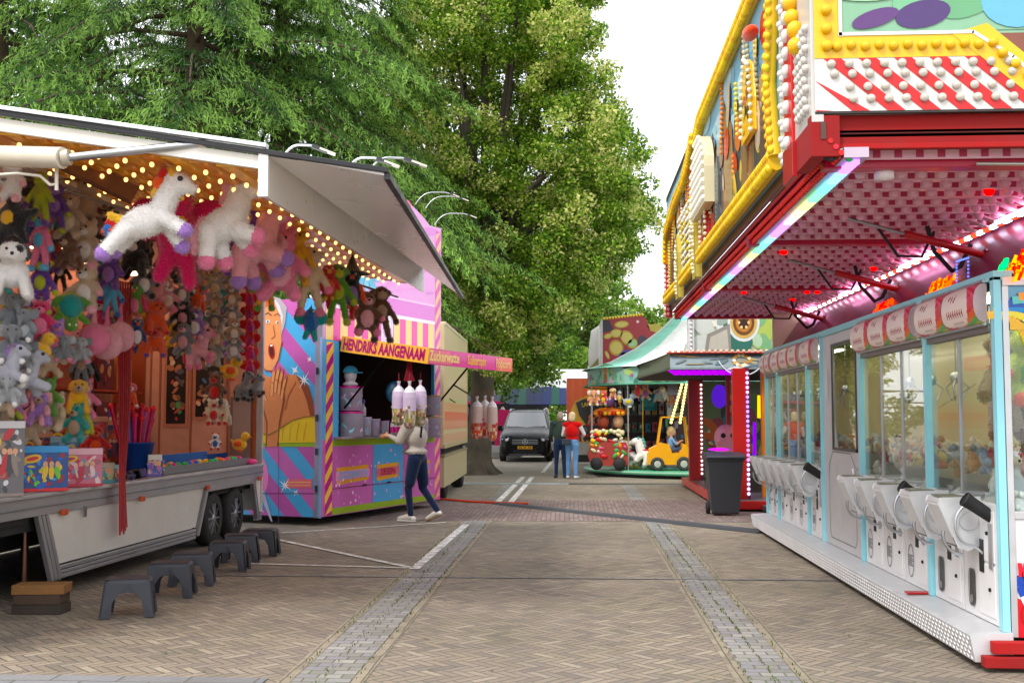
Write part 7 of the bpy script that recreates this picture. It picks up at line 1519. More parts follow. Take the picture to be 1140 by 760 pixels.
for dx, r_ in ((-.45, .21), (.36, .22)):
    mb = MB(MF); mb.lathe([(0, .05), (r_*.5, .05), (r_*.55, .08), (r_, .07), (r_, -.07), (0, -.07)], (fx+dx, fy-.31, .2+r_), 'y', 20, C('3a3a38'), 'rubber'); w_ = mb.build('wheel', fl)
    mb = MB(MF); mb.lathe([(0, .1), (r_*.5, .085)], (fx+dx, fy-.31, .2+r_), 'y', 16, C('b8b8b0')); mb.build('rim', w_)
mb = MB(MF); mb.lathe([(.13, -.01), (.15, 0), (.13, .01)], (fx+.22, fy, 1.1), 'x', 14, C('202020'), 'rubber'); mb.build('steering_wheel', fl)
# small painted train car with flowers and fruit figures
q = P(676, 522, 30.8); gx, gy = q.x, 30.8
mb = MB(); mb.slab([(gx-.42, gy-.35, .35), (gx+.5, gy-.35, .35), (gx+.55, gy-.35, .7), (gx+.48, gy-.35, .92), (gx-.4, gy-.35, .92), (gx-.5, gy-.35, .6)], (0, .7, 0), C('9c4038')); tcar = mb.build('flower_car', ca, bev=.03)
mb = MB()
for k in range(34): mb.ell((gx+random.uniform(-.42, .48), gy-.35+random.uniform(-.03, .02), random.uniform(.55, 1.25)), (random.uniform(.03, .11), .03, random.uniform(.03, .07)), 8, 5, (0, random.uniform(-1, 1), 0), C(random.choice(['d8d0a8', 'c83838', '48984c', 'e8c850', 'e0dcc8', 'd86080', 'e89030'])), 'plastic')
for k in range(9): mb.ell((gx-.4+.1*k, gy-.3, 1.22+.03*(k % 2)), (.07, .07, .06), 8, 6, None, C('ddd6b0'), 'plastic')
mb.build('flower_trim', tcar)
for dx in (-.3, .32): mb = MB(); mb.lathe([(0, .05), (.15, .05), (.17, 0), (0, -.05)], (gx+dx, gy-.36, .37), 'y', 16, C('282828'), 'rubber'); mb.build('wheel', tcar)
mb = MB(); mb.ell((gx-.1, gy-.1, 1.5), (.16, .14, .18), 12, 8, None, C('a04c38'), 'plastic'); mb.ell((gx+.3, gy-.1, 1.5), (.15, .14, .18), 12, 8, None, C('c8a080'), 'plastic'); mb.ell((gx+.1, gy-.1, 1.78), (.45, .2, .1), 14, 8, None, C('c86c28'), 'plastic')
for k in range(7): mb.ell((gx-.3+.12*k, gy-.3, 1.72), .06, 8, 6, None, C(['e89030', 'a82c28', 'd8b040'][k % 3]), 'plastic')
mb.ell((gx+.1, gy-.05, 2.05), (.12, .1, .16), 10, 7, None, C('6c5080'), 'plastic'); mb.build('figures', tcar)
# hanging prizes and garlands at the rim
for k in range(12):
    x = gx-.35+.24*k+random.uniform(-.06, .06); kd_ = random.choice(['bear', 'duck', 'elephant', 'dog', 'bird']); pm, psl, pe = PL[kd_]; pp_ = [C(random.choice(['e8d8c8', 'd89040', 'c84850', 'd8b848', '8c5c98', 'e0e0d8', '98a8b0', 'c89070'])) for _ in range(9)]; s_ = random.uniform(.34, .5)
    hm_ = paint_slots(pm, psl, pp_); hm_.transform(Matrix.Translation((x, 30.3+.05*k, random.uniform(1.85, 2.12))) @ Matrix.Rotation(random.uniform(-.6, .6), 4, 'Z') @ Matrix.Scale(s_, 4)); finish('hanging_plush', hm_, ca)
# lit bulb posts
for px0, px1 in ((759, 747), (764, 757)):
    a, b = P(px0, 428, 29.9), P(px1, 470, 29.9); mb = MB(); mb.tube([a, b], .035, 6, C('b89840')); sp = mb.build('bulb_post', ca)
    for k in range(13): m_ = MB(); m_.ell(a.lerp(b, k/12)+Vector((0, -.04, 0)), .04, 6, 4, None, C('ffe6a0'), 'glow'); m_.build('bulb', sp)
# ================================================================== prize kiosk with shelves behind the carousel
kk = thing('prize_kiosk', 'dark prize kiosk with crowded shelves and a turquoise box, seen past the carousel', 'kiosk')
mb = MB(); mb.box(1.0, 3.7, 36.9, 37.0, 0, 3.1, C('3c2a30')); mb.box(3.7, 3.8, 34.5, 37, 0, 3.1, C('2c2026')); mb.box(.9, 3.9, 35.0, 37.2, 3.1, 3.2, C('4c3a3c')); mb.build('walls', kk)
mb = MB(); 
for z in (.6, 1.15, 1.7, 2.25): mb.box(1.1, 3.6, 36.5, 36.9, z-.03, z, C('5c4c48'))
mb.build('shelf', kk)
for z in (.6, 1.15, 1.7, 2.25):
    for k in range(11):
        x = 1.2+.22*k; m_ = MB(); c = random.choice(['d8d8d4', 'c86870', '5890b0', 'e0c8c0', '8c4c6c', 'a8b8c8', 'd8b060', '486858', 'd8a0b8']); h = random.uniform(.25, .42); m_.box(x-.08, x+.08, 36.55, 36.75, z+.002, z+h, C(c), 'print'); m_.ell((x, 36.54, z+h*.55), (.05, .02, h*.25), 8, 5, None, C(random.choice(['e8e0d8', 'c04858', '3c6890', 'e8c040'])), 'print')
        o = m_.build('packed_prize', label='small packed prize on the kiosk shelves behind the carousel', cat='prize', group='packed prizes on the kiosk shelves')
mb = MB(); c = P(722, 446, 35.5); mb.box(c.x-.25, c.x+.25, 35.4, 35.6, c.z-.3, c.z+.22, C('38a0b0')); mb.box(c.x-.17, c.x+.17, 35.39, 35.4, c.z-.18, c.z+.1, C('70c8cc')); mb.build('turquoise_sign', kk, bev=.01)
# ================================================================== red panel with coins
cp_ = thing('coin_tower', 'tall ride board, white side and red front painted with gold coins', 'fairground ride')
mb = MB(); Yc = 40
a, b, c_, d_ = P(671, 420, Yc), P(736, 420, Yc), P(720, 352, Yc), P(671, 356, Yc)
mb.slab([a, P(740, 420, Yc), P(738, 372, Yc), P(724, 368, Yc), P(719, 354, Yc), P(712, 351, Yc), d_], (0, .15, 0), C('9c2c34'), 'print'); fc = (Vector((a.x, Yc, a.z)), Vector((1, 0, 0)), Z, Vector((0, -1, 0)))
def cw(px, py): q = P(px, py, Yc); return (q.x-a.x, q.z-a.z)
mb.art(fc, [cw(671, 356), cw(678, 356), cw(684, 368), cw(671, 370)], C('2c1c2c'), 1)
for (x, y, rx, ry, ro) in ((692, 361, 8, 4, .1), (686, 371, 7, 5, .1), (698, 376, 7, 9, .6), (686, 387, 8, 9, .2), (677, 374, 5, 3, .3), (704, 382, 6, 6, 0), (676, 395, 2, 5, .4), (690, 402, 6, 3, .5)): mb.artell(fc, cw(x, y), (rx*.032, ry*.032), C('b8993c'), 2, ro); mb.artell(fc, cw(x, y), (rx*.026, ry*.024), C('d0c070') if x != 704 else C('a8c890'), 3, ro)
for (x, y) in ((697, 393), (704, 394), (701, 398), (694, 396)): mb.artell(fc, cw(x, y), (.2, .12), C('50489c'), 4, .3)
mb.artell(fc, cw(716, 381), (.2, .25), C('3c3440'), 2, .4); mb.artell(fc, cw(710, 358), (.05, .05), C('f0d0d0'), 3)
mb.build('coin_board', cp_)
mb = MB(); s0_, s1_ = P(671, 356, Yc), P(671, 420, Yc); mb.slab([(s0_.x-.001, Yc, s1_.z), (s0_.x-.001, Yc, s0_.z), (s0_.x-.1, Yc+6, s0_.z-.1), (s0_.x-.1, Yc+6, s1_.z)], (-.05, 0, 0), C('dcdcdc')); mb.slab([P(655, 392, 43), P(658, 368, 43), P(667, 362, 43), P(668, 420, 43), P(655, 420, 43)], (0, .1, 0), C('d8d8d8')); mb.slab([P(656, 410, 42.9), P(668, 396, 42.9), P(668, 420, 42.9), P(656, 420, 42.9)], (0, -.03, 0), C('8c8458')); mb.build('side_wall', cp_)
mb = MB(); mb.box(s0_.x, s0_.x+2.3, Yc+.2, Yc+6, 0, s1_.z+.1, C('4c4044')); mb.build('base', cp_)
for k in range(14): m_ = MB(); q = P(672+3.3*k, 356-.35*k, Yc); m_.ell(q+Vector((0, 0, .04)), .055, 6, 4, None, C('e8c860'), 'plastic'); m_.build('bulb', cp_)
mb = MB(); mb.slab([P(724, 368, Yc), P(738, 372, Yc), P(738, 364, Yc), P(730, 360, Yc), P(720, 362, Yc)], (0, .1, 0), C('b8a850')); mb.build('leaf_ornament', cp_)
# ================================================================== orange backdrop with shield and red sports car
ob = thing('orange_backdrop', 'orange painted ride wall showing a black shield with golden bull above a red sports car', 'fairground ride')
Yo = 39.0; A_, B_ = P(631, 500, Yo), P(700, 500, Yo); top = P(631, 421, Yo).z
mb = MB(); mb.box(A_.x, B_.x, Yo, Yo+.1, .5, top, C('e0682c'), 'print'); fo = (Vector((A_.x, Yo, 0)), Vector((1, 0, 0)), Z, Vector((0, -1, 0)))
W_ = B_.x-A_.x
for k in range(24): mb.art(fo, [(W_*k/24, .9), (W_*(k+1)/24, .9), (W_*(k+1)/24, top-.02), (W_*k/24, top-.02)], C(['f46c48', 'f67044', 'f67848'][(k*7) % 3] if k < 8 else ['f89448', 'f89a4c', 'f88e44'][(k*5) % 3]), 1)
def ow(px, py): q = P(px, py, Yo); return (q.x-A_.x, q.z)
mb.artell(fo, ow(662, 462), (.85, .7), C('f4c040'), 1.5)
sh = [(641, 448), (650, 444), (662, 443), (676, 445), (684, 450), (680, 464), (672, 472), (662, 478), (652, 472), (645, 462)]
mb.art(fo, [ow(662+(x-662)*1.1, 460+(y-460)*1.1) for x, y in sh], C('d8a830'), 2); mb.art(fo, [ow(*p) for p in sh], C('141210'), 3); mb.text(fo, 'LAMBORGHINI', .19, (ow(664, 449)[0], ow(664, 451)[1]), C('e0b848'), 4, bold=.03, sx=.78, center=True, curve=2.2)
for p, r_, ro in (((664, 460), (.2, .12), .4), ((659, 464), (.12, .1), 0), ((669, 457), (.12, .1), .3), ((656, 469), (.04, .12), -.3), ((661, 470), (.03, .1), .2), ((668, 467), (.04, .12), .3), ((673, 455), (.1, .03), .8)): mb.artell(fo, ow(*p), r_, C('e8801c'), 4.5, ro)
mb.art(fo, [ow(643, 478), ow(652, 472), ow(676, 470), ow(698, 474), ow(698, 488), ow(645, 488)], C('b81c20'), 5); mb.art(fo, [ow(655, 474), ow(675, 472), ow(680, 476), ow(658, 477)], C('2c1c20'), 6); mb.art(fo, [ow(645, 486), ow(698, 486), ow(698, 489), ow(646, 489)], C('301418'), 6)
mb.artell(fo, ow(651, 478.5), (.17, .17), C('1c1c20'), 7); mb.artell(fo, ow(651, 478.5), (.1, .1), C('70707c'), 8); mb.artline(fo, [ow(660, 481), ow(690, 479)], .04, C('e85850'), 7)
mb.build('painted_wall', ob)
mb = MB(); mb.box(A_.x+.3, B_.x, Yo-.5, Yo, .35, .8, C('c8c4bc')); mb.box(A_.x+.3, B_.x, Yo-.4, Yo+.1, .1, .34, C('2c2c2c'))
for k in range(12): mb.add([(A_.x+.3+.16*k, Yo-.503, .74), (A_.x+.38+.16*k, Yo-.503, .74), (A_.x+.44+.16*k, Yo-.503, .84), (A_.x+.36+.16*k, Yo-.503, .84)], [(0, 1, 2, 3)], C('e0b028') if k % 2 == 0 else C('e0b028'), 'print')
mb.box(A_.x+.3, B_.x, Yo-.5, Yo-.02, .8, .85, C('1c1c1c')); mb.build('bumper_deck', ob)
# ================================================================== tents and dark ride far behind
for i, (x0_, x1_, Y, z0_, z1_, lb) in enumerate(((-5.4, -1.6, 58, 2.6, 3.9, 'white party tent roof behind the parked van, left'), (-2.0, 1.2, 62, 2.9, 4.4, 'white party tent roof behind the parked van, right'))):
    t = thing('tent', lb, 'tent', 'white tents far behind')
    mb = MB(); n = 8; vs = []; 
    mb.add([(x0_, Y, z0_), (x1_, Y, z0_), (x1_-.5, Y+3, z1_), (x0_+.5, Y+3, z1_), (x0_, Y+6, z0_), (x1_, Y+6, z0_)], [(0, 1, 2, 3), (3, 2, 5, 4), (0, 3, 4), (1, 5, 2)], C('dcdcdc'), 'cloth'); mb.slab([(x0_, Y, z0_-.4), (x1_, Y, z0_-.4), (x1_, Y, z0_), (x0_, Y, z0_)], (0, .03, 0), C('d4d4d4'), 'cloth'); mb.build('canvas', t)
    for x in (x0_+.05, (x0_+x1_)/2, x1_-.05): mb = MB(); mb.tube([(x, Y+.05, 0), (x, Y+.05, z0_)], .04, 6, C('c8c8c8')); mb.build('post', t)
dr_ = thing('dark_ride', 'dark ride hall with green and blue striped awning behind the parked van', 'fairground ride')
mb = MB(); mb.box(-5.2, -1.3, 52, 52.2, 0, 2.6, C('201c20')); mb.box(-5.2, -5.1, 48.6, 52, 0, 2.6, C('2a2630')); mb.box(-5.2, -1.0, 48.5, 52, .0, .35, C('b8b0b4')); mb.build('hall', dr_)
mb = MB()
for k in range(9):
    x0_, x1_ = -2.9+.36*k, -2.9+.36*(k+1); mb.slab([(x0_, 48.2, 2.15), (x1_, 48.2, 2.15), (x1_, 49.6, 2.95-.03*abs(k-4)), (x0_, 49.6, 2.95-.03*abs(k-4))], (0, 0, .03), C(['182c40', '1c4438', '1c2440', '20284c', '202c58', '1c4c40', '24305c', '702838', '1c2840'][k]), 'cloth')
mb.slab([(-5.4, 48.3, 2.2), (-2.9, 48.3, 2.2), (-2.9, 49.6, 2.6), (-5.4, 49.6, 2.6)], (0, 0, .03), C('1c2838'), 'cloth'); mb.box(-4.9, -3.2, 48.25, 48.29, 2.2, 2.32, C('d02c78')); mb.build('awning', dr_)
for k in range(12): x = -5+.33*k; mb = MB(); mb.ell((x, 51+random.uniform(-.5, .5), random.uniform(.9, 2.0)), (.13, .13, .28), 8, 6, None, C(random.choice(['3c3444', '7c7480', '24202c', '5c3c48', '2c3c54', 'a89c98'])), 'fabric'); mb.build('hanging_prize', dr_)
mb = MB(); q = P(561, 462, 45); mb.slab([(-3.3, 44.9, .5), (-2.6, 44.9, .5), (-2.7, 44.9, 1.9), (-3.1, 44.9, 1.95)], (0, .5, 0), C('c8286c')); mb.build('banner_stand', label='narrow pink banner standing left of the parked van', cat='banner')
mb = MB(); mb.box(-5.5, -2.2, 44.2, 46, .02, .3, C('a8a8a8'), 'alu'); mb.box(-5.5, -2.2, 44.15, 44.2, .25, .45, C('c4c4c4'), 'alu'); mb.build('low_platform', label='low grey metal platform left of the parked van', cat='platform')
sb_ = deciduous('shrub', 'bright green shrub between the van and the couple', (-1.15, 46, 0), .05, .5, [(Vector((-1.15+random.uniform(-.3, .3), 46, random.uniform(.8, 2.0))), .45) for k in range(5)], 320, .14, ('6c9c3c', '8cbc50', '4c7c30', 'a0c860'), group='shrubs', seed=77)
# ================================================================== cables on the ground
mb = MB(); a = Vector((-1.45, 21.0, .006)); b = Vector((2.62, 16.0, .006)); d = (b-a).normalized(); q = Vector((-d.y, d.x, 0))*.17
mb.slab([a-q, b-q, b-q*.5+Vector((0, 0, .03)), a-q*.5+Vector((0, 0, .03))], (0, 0, .0005), C('3c3e42'), 'rubber'); mb.add([a-q, b-q, b-q*.5+Z*.03, a-q*.5+Z*.03, b+q*.5+Z*.03, a+q*.5+Z*.03, b+q, a+q], [(0, 1, 2, 3), (3, 2, 4, 5), (5, 4, 6, 7), (0, 3, 5, 7), (1, 6, 4, 2)], C('46484e'), 'rubber'); mb.build('cable_mat', label='long dark rubber cable mat lying across the brick square', cat='cable mat')
mb = MB(); mb.tube([(-3.4, 22.5, .02), (-2.6, 21.9, .02), (-2.0, 21.3, .02), (-1.4, 21.0, .02), (-.9, 20.9, .02)], .028, 7, C('c8501c'), 'rubber'); mb.build('orange_cable', label='orange cable running from behind the stalls to the dark cable mat', cat='cable')
mb = MB(); mb.slab([(-3.1, 27.1, .006), (-3.1, 27.16, .035), (-3.1, 27.32, .035), (-3.1, 27.38, .006)], (2.9, 0, 0), C('c4c8cc'), 'alu'); mb.slab([(-.2, 27.1, .006), (-.2, 27.16, .035), (-.2, 27.32, .035), (-.2, 27.38, .006)], (3.2, .1, 0), C('6c6e68'), 'alu'); mb.build('cable_duct', label='flat metal cable duct crossing the square before the carousel', cat='cable duct')
# ================================================================== people
def hand(w, dirv, side, s=1.0, slot=0, curl=.5):
    """prims of a relaxed hand at wrist w, pointing along dirv; side = thumb direction"""
    d = Vector(dirv).normalized(); sd = Vector(side).normalized(); n = d.cross(sd); w = Vector(w); pr = []
    pr.append(('c', w, w+d*.075*s, .026*s, .036*s, slot))
    for k, (o, L_) in enumerate(((.028, .07), (.010, .08), (-.010, .074), (-.028, .058))):
        b = w+d*.085*s+sd*o*s; m = b+d*L_*.55*s-n*.012*curl*s; e = m+(d*.6-n*.8*curl).normalized()*L_*.5*s
        pr += [('c', b, m, .0105*s, .0095*s, slot), ('c', m, e, .0095*s, .008*s, slot)]
    b = w+d*.03*s+sd*.028*s; m = b+(d*.6+sd*.8).normalized()*.04*s; pr += [('c', b, m, .013*s, .011*s, slot), ('c', m, m+(d*.9+sd*.2).normalized()*.032*s, .011*s, .009*s, slot)]
    return pr
def head(c, f, up, s, skin):
    """head prims; c centre, f facing"""
    c = Vector(c); f = Vector(f).normalized(); up = Vector(up).normalized(); r = f.cross(up)
    rot = Matrix((r, f, up)).transposed().to_euler(); rot = tuple(rot)
    pr = [('e', c, (.075*s, .095*s, .115*s), rot, skin), ('e', c+f*.025*s-up*.06*s, (.055*s, .065*s, .06*s), rot, skin), ('c', c+f*.09*s+up*.005*s, c+f*.112*s-up*.022*s, .01*s, .015*s, skin)]
    for sgn in (-1, 1): pr.append(('e', c+r*sgn*.077*s-up*.01*s, (.012*s, .02*s, .03*s), rot, skin))
    return pr, (c, f, up, r)
def face(par, fr, s):
    c, f, up, r = fr
    mb = MB()
    for sgn in (-1, 1):
        e = c+f*.083*s+r*sgn*.03*s+up*.012*s; mb.ell(e, .011*s, 8, 6, None, C('e8e4e0'), 'plastic'); mb.ell(e+f*.007*s, .006*s, 6, 4, None, C('2a3040'), 'plastic')
        mb.beam(e+up*.02*s-r*.015*s+f*.003, e+up*.02*s+r*.015*s+f*.003, .005, .005, C('6a5038'), 'hair')
    mb.build('eyes', par)
    mb = MB(); m_ = c+f*.088*s-up*.05*s; mb.ell(m_, (.02*s, .012*s, .007*s), 8, 5, None, C('a8564c'), 'skin'); mb.build('mouth', par)
def person(name_label, J, cols, hands, hd, hairf, s=1.0, vox=.014, w=1.0, extra=[], shoes=None, slotmats=None, group=None):
    """J: joints; slots 0 skin 1 top 2 trousers 3 sleeves 4 shoe"""
    t = thing('person', name_label, 'person', group); t['_done'] = 1
    pr = []
    hip, ch, nk = Vector(J['hip']), Vector(J['chest']), Vector(J['neck']); sx = Vector(J['side']).normalized()
    rt = tuple(Matrix((sx, Vector((0, 0, 1)).cross(sx), Vector((0, 0, 1)))).transposed().to_euler())
    pr += [('e', hip+Vector((0, 0, .02)), (.165*w, .125*w, .14), rt, 2), ('e', hip.lerp(ch, .35), (.155*w, .12*w, .16), rt, 1), ('e', hip.lerp(ch, .7), (.165*w, .125*w, .17), rt, 1), ('e', ch, (.18*w, .125*w, .15), rt, 1), ('c', ch+Vector((0, 0, .08)), nk, .085, .055, 1), ('c', nk-Vector((0, 0, .04)), Vector(hd[0])-Vector((0, 0, .05)), .053, .05, 0)]
    for k in ('L', 'R'):
        sh, el, wr = Vector(J['sh'+k]), Vector(J['el'+k]), Vector(J['wr'+k]); pr += [('c', ch.lerp(sh, .5)+Vector((0, 0, .06)), sh, .085, .075, 1), ('c', sh, el, .062, .048, 3), ('c', el, wr, .048, .034, 3)]
        hj, kn, an = Vector(J['hj'+k]), Vector(J['kn'+k]), Vector(J['an'+k]); pr += [('c', hj, kn, .095*w, .062, 2), ('c', kn, an, .062, .046, 2), ('c', hip, hj, .12*w, .1*w, 2)]
        hh = J.get('hand'+k)
        if hh: pr += hand(wr, hh[0], hh[1], 1, 0)
        tp = Vector(J['toe'+k]); pr += [('c', an+Vector((0, 0, -.03)), an.lerp(tp, .4)+Vector((0, 0, -.01)), .044, .045, 4), ('c', an.lerp(tp, .2)-Vector((0, 0, .02)), tp, .045, .036, 4)]
        hl = Vector(J.get('heel'+k, an-Vector((0, 0, .05))-(tp-an).normalized()*.02)); pr.append(('e', hl, (.042, .05, .04), None, 4))
    hp, fr = head(hd[0], hd[1], hd[2] if len(hd) > 2 else (0, 0, 1), s, 0); pr += hp; pr += extra
    me, sl = blob(pr, vox, 2)
    pal = [C(c) for c in cols]
    body = finish('body', paint_slots(me, sl, pal, 'cloth', {0: 'skin', 4: 'plastic'}), t)
    face(body, fr, s)
    c, f, up, r = fr; hm, hs = blob(hairf(c, f, up, r, s), .012, 2); return t, body, hm, hs
# customer at the candyfloss hatch
q = P(452, 580, 17.45); fx0, fy0 = q.x, 17.45
D_ = Vector((-.93, .36, 0)); S_ = Vector((.36, .93, 0))          # facing, left-right
B_ = Vector((fx0+.17, fy0-.02, 0))
def L3(f, s_, z): return B_+D_*f+S_*s_+Vector((0, 0, z))
J = dict(hip=L3(.0, 0, 1.0), chest=L3(.07, 0, 1.4), neck=L3(.09, 0, 1.58), side=S_, shL=L3(.07, -.2, 1.5), shR=L3(.07, .2, 1.5), elL=L3(.17, -.25, 1.24), elR=L3(.17, .24, 1.24), wrL=L3(.40, -.16, 1.32), wrR=L3(.40, .14, 1.3),
    hjL=L3(0, -.1, .93), hjR=L3(0, .1, .93), knL=L3(.10, -.1, .52), knR=L3(-.04, .1, .52), anL=L3(.05, -.1, .11), anR=L3(-.30, .12, .17), toeL=L3(.24, -.12, .05), toeR=L3(-.12, .13, .045), heelR=L3(-.34, .12, .13), heelL=L3(.0, -.1, .05), handL=(D_, (0, 0, 1)), handR=(D_, (0, 0, 1)))
hood = [('e', L3(-.04, 0, 1.56), (.14, .14, .08), None, 1), ('e', L3(.04, 0, 1.08), (.2, .19, .07), None, 1), ('e', L3(.03, 0, 1.3), (.19, .2, .2), None, 1), ('c', L3(.07, -.2, 1.48), L3(.17, -.26, 1.25), .085, .07, 3), ('c', L3(.07, .2, 1.48), L3(.17, .25, 1.25), .085, .07, 3), ('c', L3(0, -.09, .95), L3(.07, -.1, .6), .11, .085, 2), ('c', L3(0, .1, .95), L3(-.06, .1, .6), .11, .085, 2)]
def short_hair(c, f, up, r, s): return [('e', c-f*.012+up*.03, (.083, .083, .1), None, 0), ('e', c-f*.04-up*.02, (.07, .06, .08), None, 0)]
t, body, hm, hs = person('customer in light grey hoodie, navy jeans and white sneakers leaning to the candyfloss hatch', J, ['c08c70', 'b8b2aa', '17233f', 'b8b2aa', 'd8d6d0'], None, (L3(.13, 0, 1.76), D_+Vector((0, 0, -.15))), short_hair, 1.0, extra=hood)
finish('hair', paint_slots(hm, hs, [C('4a3424')], 'hair'), t)
mb = MB(); 
for a, b in ((J['heelR'], J['toeR']), (J['heelL'], J['toeL'])):
    dd = (b-a).normalized(); nn = dd.cross(S_).normalized(); nn = nn if nn.z < 0 else -nn; mb.beam(a+nn*.035-dd*.03, b+nn*.03+dd*.03, .085, .02, C('8c7458') if a is J['heelR'] else C('dedcd6'), 'rubber')
mb.build('shoe_sole', t, bev=.006)
mb = MB(); mb.tube([L3(-.1, -.12, 1.58), L3(-.15, -.13, 1.45), L3(-.13, -.12, 1.3)], .018, 6, C('16161a'), 'cloth'); mb.build('strap', t)
# couple
q = P(637, 532, 29.6); bx0, by0 = q.x, 29.6
def couple(bx, by, scale, D_, label, cols, hairc, hairfun, arms, width, leg, extraf=None):
    S_ = Vector((D_.y, -D_.x, 0))*1.0
    B_ = Vector((bx, by, 0)); L = lambda f, s_, z: B_+D_*f*scale+S_*s_*scale+Vector((0, 0, z*scale))
    J = dict(hip=L(0, 0, .93), chest=L(.02, 0, 1.28), neck=L(.02, 0, 1.44), side=S_, hjL=L(0, -.09, .86), hjR=L(0, .09, .86), **{k: L(*v) for k, v in arms.items()}, **{k: L(*v) for k, v in leg.items()}, handL=(D_*.6+Vector((0, 0, .5)), (0, 0, 1)), handR=(D_*.3+Vector((0, 0, -.9)), tuple(D_)))
    t, body, hm, hs = person(label, J, cols, None, (L(.03, 0, 1.58), D_+Vector((0, 0, -.1))), hairfun, scale, w=width, group=None, extra=extraf(L) if extraf else [])
    finish('hair', paint_slots(hm, hs, [C(hairc)], 'hair'), t); return t, L
legs = dict(knL=(.03, -.1, .48), knR=(.02, .09, .48), anL=(.0, -.11, .1), anR=(-.04, .1, .1), toeL=(.17, -.13, .045), toeR=(.14, .12, .045))
bob = lambda c, f, up, r, s: [('e', c-f*.012+up*.03, (.092, .095, .11), None, 0), ('e', c-f*.05-up*.04, (.09, .06, .1), None, 0)]
arm1 = dict(shL=(.02, -.19, 1.38), shR=(.02, .19, 1.38), elL=(.04, -.25, 1.12), elR=(.08, .3, 1.14), wrL=(.25, -.12, 1.08), wrR=(.3, .18, 1.05))
D1 = Vector((.25, .97, 0)).normalized()
t, L = couple(bx0, by0, 1.03, D1, 'blond woman in red padded vest with white sleeves and light blue jeans, seen from behind', ['c89478', 'b8161c', '6f93bd', 'd6d0cc', 'e4e4e4'], 'd8c4a0', bob, arm1, 1.0, legs, lambda L: [('e', L(.0, 0, 1.2), (.19, .15, .2), None, 1), ('e', L(.02, 0, 1.02), (.18, .14, .08), None, 1)])
mb = MB(); c = L(-.16, -.1, .95); mb.obox(c, (.24, .1, .15), (0, 0, .1), C('3c4048'), 'cloth'); mb.build('belt_bag', t, bev=.02)
arm2 = dict(shL=(.0, -.2, 1.4), shR=(.0, .2, 1.4), elL=(.02, -.25, 1.13), elR=(.02, .25, 1.13), wrL=(.16, -.2, .95), wrR=(.16, .2, .95))
D2 = Vector((-.1, 1, 0)).normalized()
t, L = couple(bx0-.31, by0+.25, 1.04, D2, 'grey-haired person in dark green coat and dark jeans standing left of the woman in red', ['b88468', '36423c', '20304c', '36423c', '202024'], 'a89c8c', short_hair, arm2, 1.05, legs, lambda L: [('e', L(.0, 0, 1.15), (.2, .15, .26), None, 1)])
# child on the forklift
t = thing('person', 'small blond child in light blue shirt sitting in the yellow carousel forklift', 'person'); t['_done'] = 1
fx, fy = P(746, 522, 30.4).x, 30.4
c0 = Vector((fx+.04, fy, .68))
pr = [('e', c0+V(0, 0, .08), (.1, .1, .1), None, 2), ('e', c0+V(.0, 0, .25), (.1, .09, .16), None, 1), ('c', c0+V(0, 0, .38), c0+V(0, 0, .46), .035, .035, 0), ('c', c0+V(.02, -.1, .34), c0+V(.12, -.13, .22), .042, .036, 1), ('c', c0+V(.12, -.13, .22), c0+V(.24, -.06, .3), .034, .025, 0), ('c', c0+V(.02, .1, .34), c0+V(.12, .13, .22), .042, .036, 1), ('c', c0+V(.12, .13, .22), c0+V(.24, .06, .3), .034, .025, 0),
      ('c', c0+V(0, -.05, .06), c0+V(.22, -.07, .1), .06, .048, 2), ('c', c0+V(.22, -.07, .1), c0+V(.27, -.07, -.12), .042, .032, 0), ('c', c0+V(0, .05, .06), c0+V(.22, .07, .1), .06, .048, 2), ('c', c0+V(.22, .07, .1), c0+V(.27, .07, -.12), .042, .032, 0), ('c', c0+V(.27, -.07, -.14), c0+V(.35, -.07, -.15), .035, .03, 4), ('c', c0+V(.27, .07, -.14), c0+V(.35, .07, -.15), .035, .03, 4)]
for sg in (-1, 1): pr += hand(c0+V(.24, .06*sg, .3), (.9, 0, .3), (0, -sg, .3), .6)
hp, fr = head(c0+V(.01, 0, .56), (.9, -.4, -.1), (0, 0, 1), .95, 0); pr += hp
me, sl = blob(pr, .012, 2); body = finish('body', paint_slots(me, sl, [C('d8a488'), C('7f9fc4'), C('4c5870'), C('7f9fc4'), C('c8c8c8')], 'cloth', {0: 'skin', 4: 'plastic'}), t); face(body, fr, .9)
hm, hs = blob(bob(fr[0], fr[1], fr[2], fr[3], 1), .012, 2); finish('hair', paint_slots(hm, hs, [C('d8bc8c')], 'hair'), t)
# ================================================================== black van
vn = thing('parked_van', 'black passenger van with yellow number plate, facing the viewer at the end of the aisle', 'van'); 
vx, vy = P(584.5, 512, 41.0).x, 41.0
BK = C('0c0d10')
def ring(y, hw, zb, zs, zt, tw, n=8):
    """cross-section: bottom zb, shoulder zs (half width hw), roof zt (half width tw)"""
    h = [(hw*.93, zb), (hw, zb+.14), (hw*1.0, zs-.12), (hw*.985, zs), (hw*.95, zs+(zt-zs)*.25), (tw+(hw*.93-tw)*.35, zs+(zt-zs)*.72), (tw*.98, zt-.05), (tw*.85, zt-.005), (tw*.4, zt+.02)]
    return [(vx+a, vy+y, b) for a, b in h]+[(vx-a, vy+y, b) for a, b in reversed(h)]
st_ = [(0.0, .70, .34, .66, .74, .66), (.05, .84, .25, .72, .84, .78), (.2, .92, .22, .86, .98, .84), (.55, .955, .22, .97, 1.09, .86), (.95, .965, .22, 1.04, 1.20, .84), (1.12, .965, .22, 1.06, 1.28, .82), (1.75, .965, .22, 1.08, 1.79, .72), (2.1, .965, .22, 1.08, 1.88, .72), (3.5, .965, .24, 1.08, 1.91, .73), (4.7, .96, .26, 1.08, 1.88, .72), (4.95, .93, .3, 1.05, 1.80, .70)]
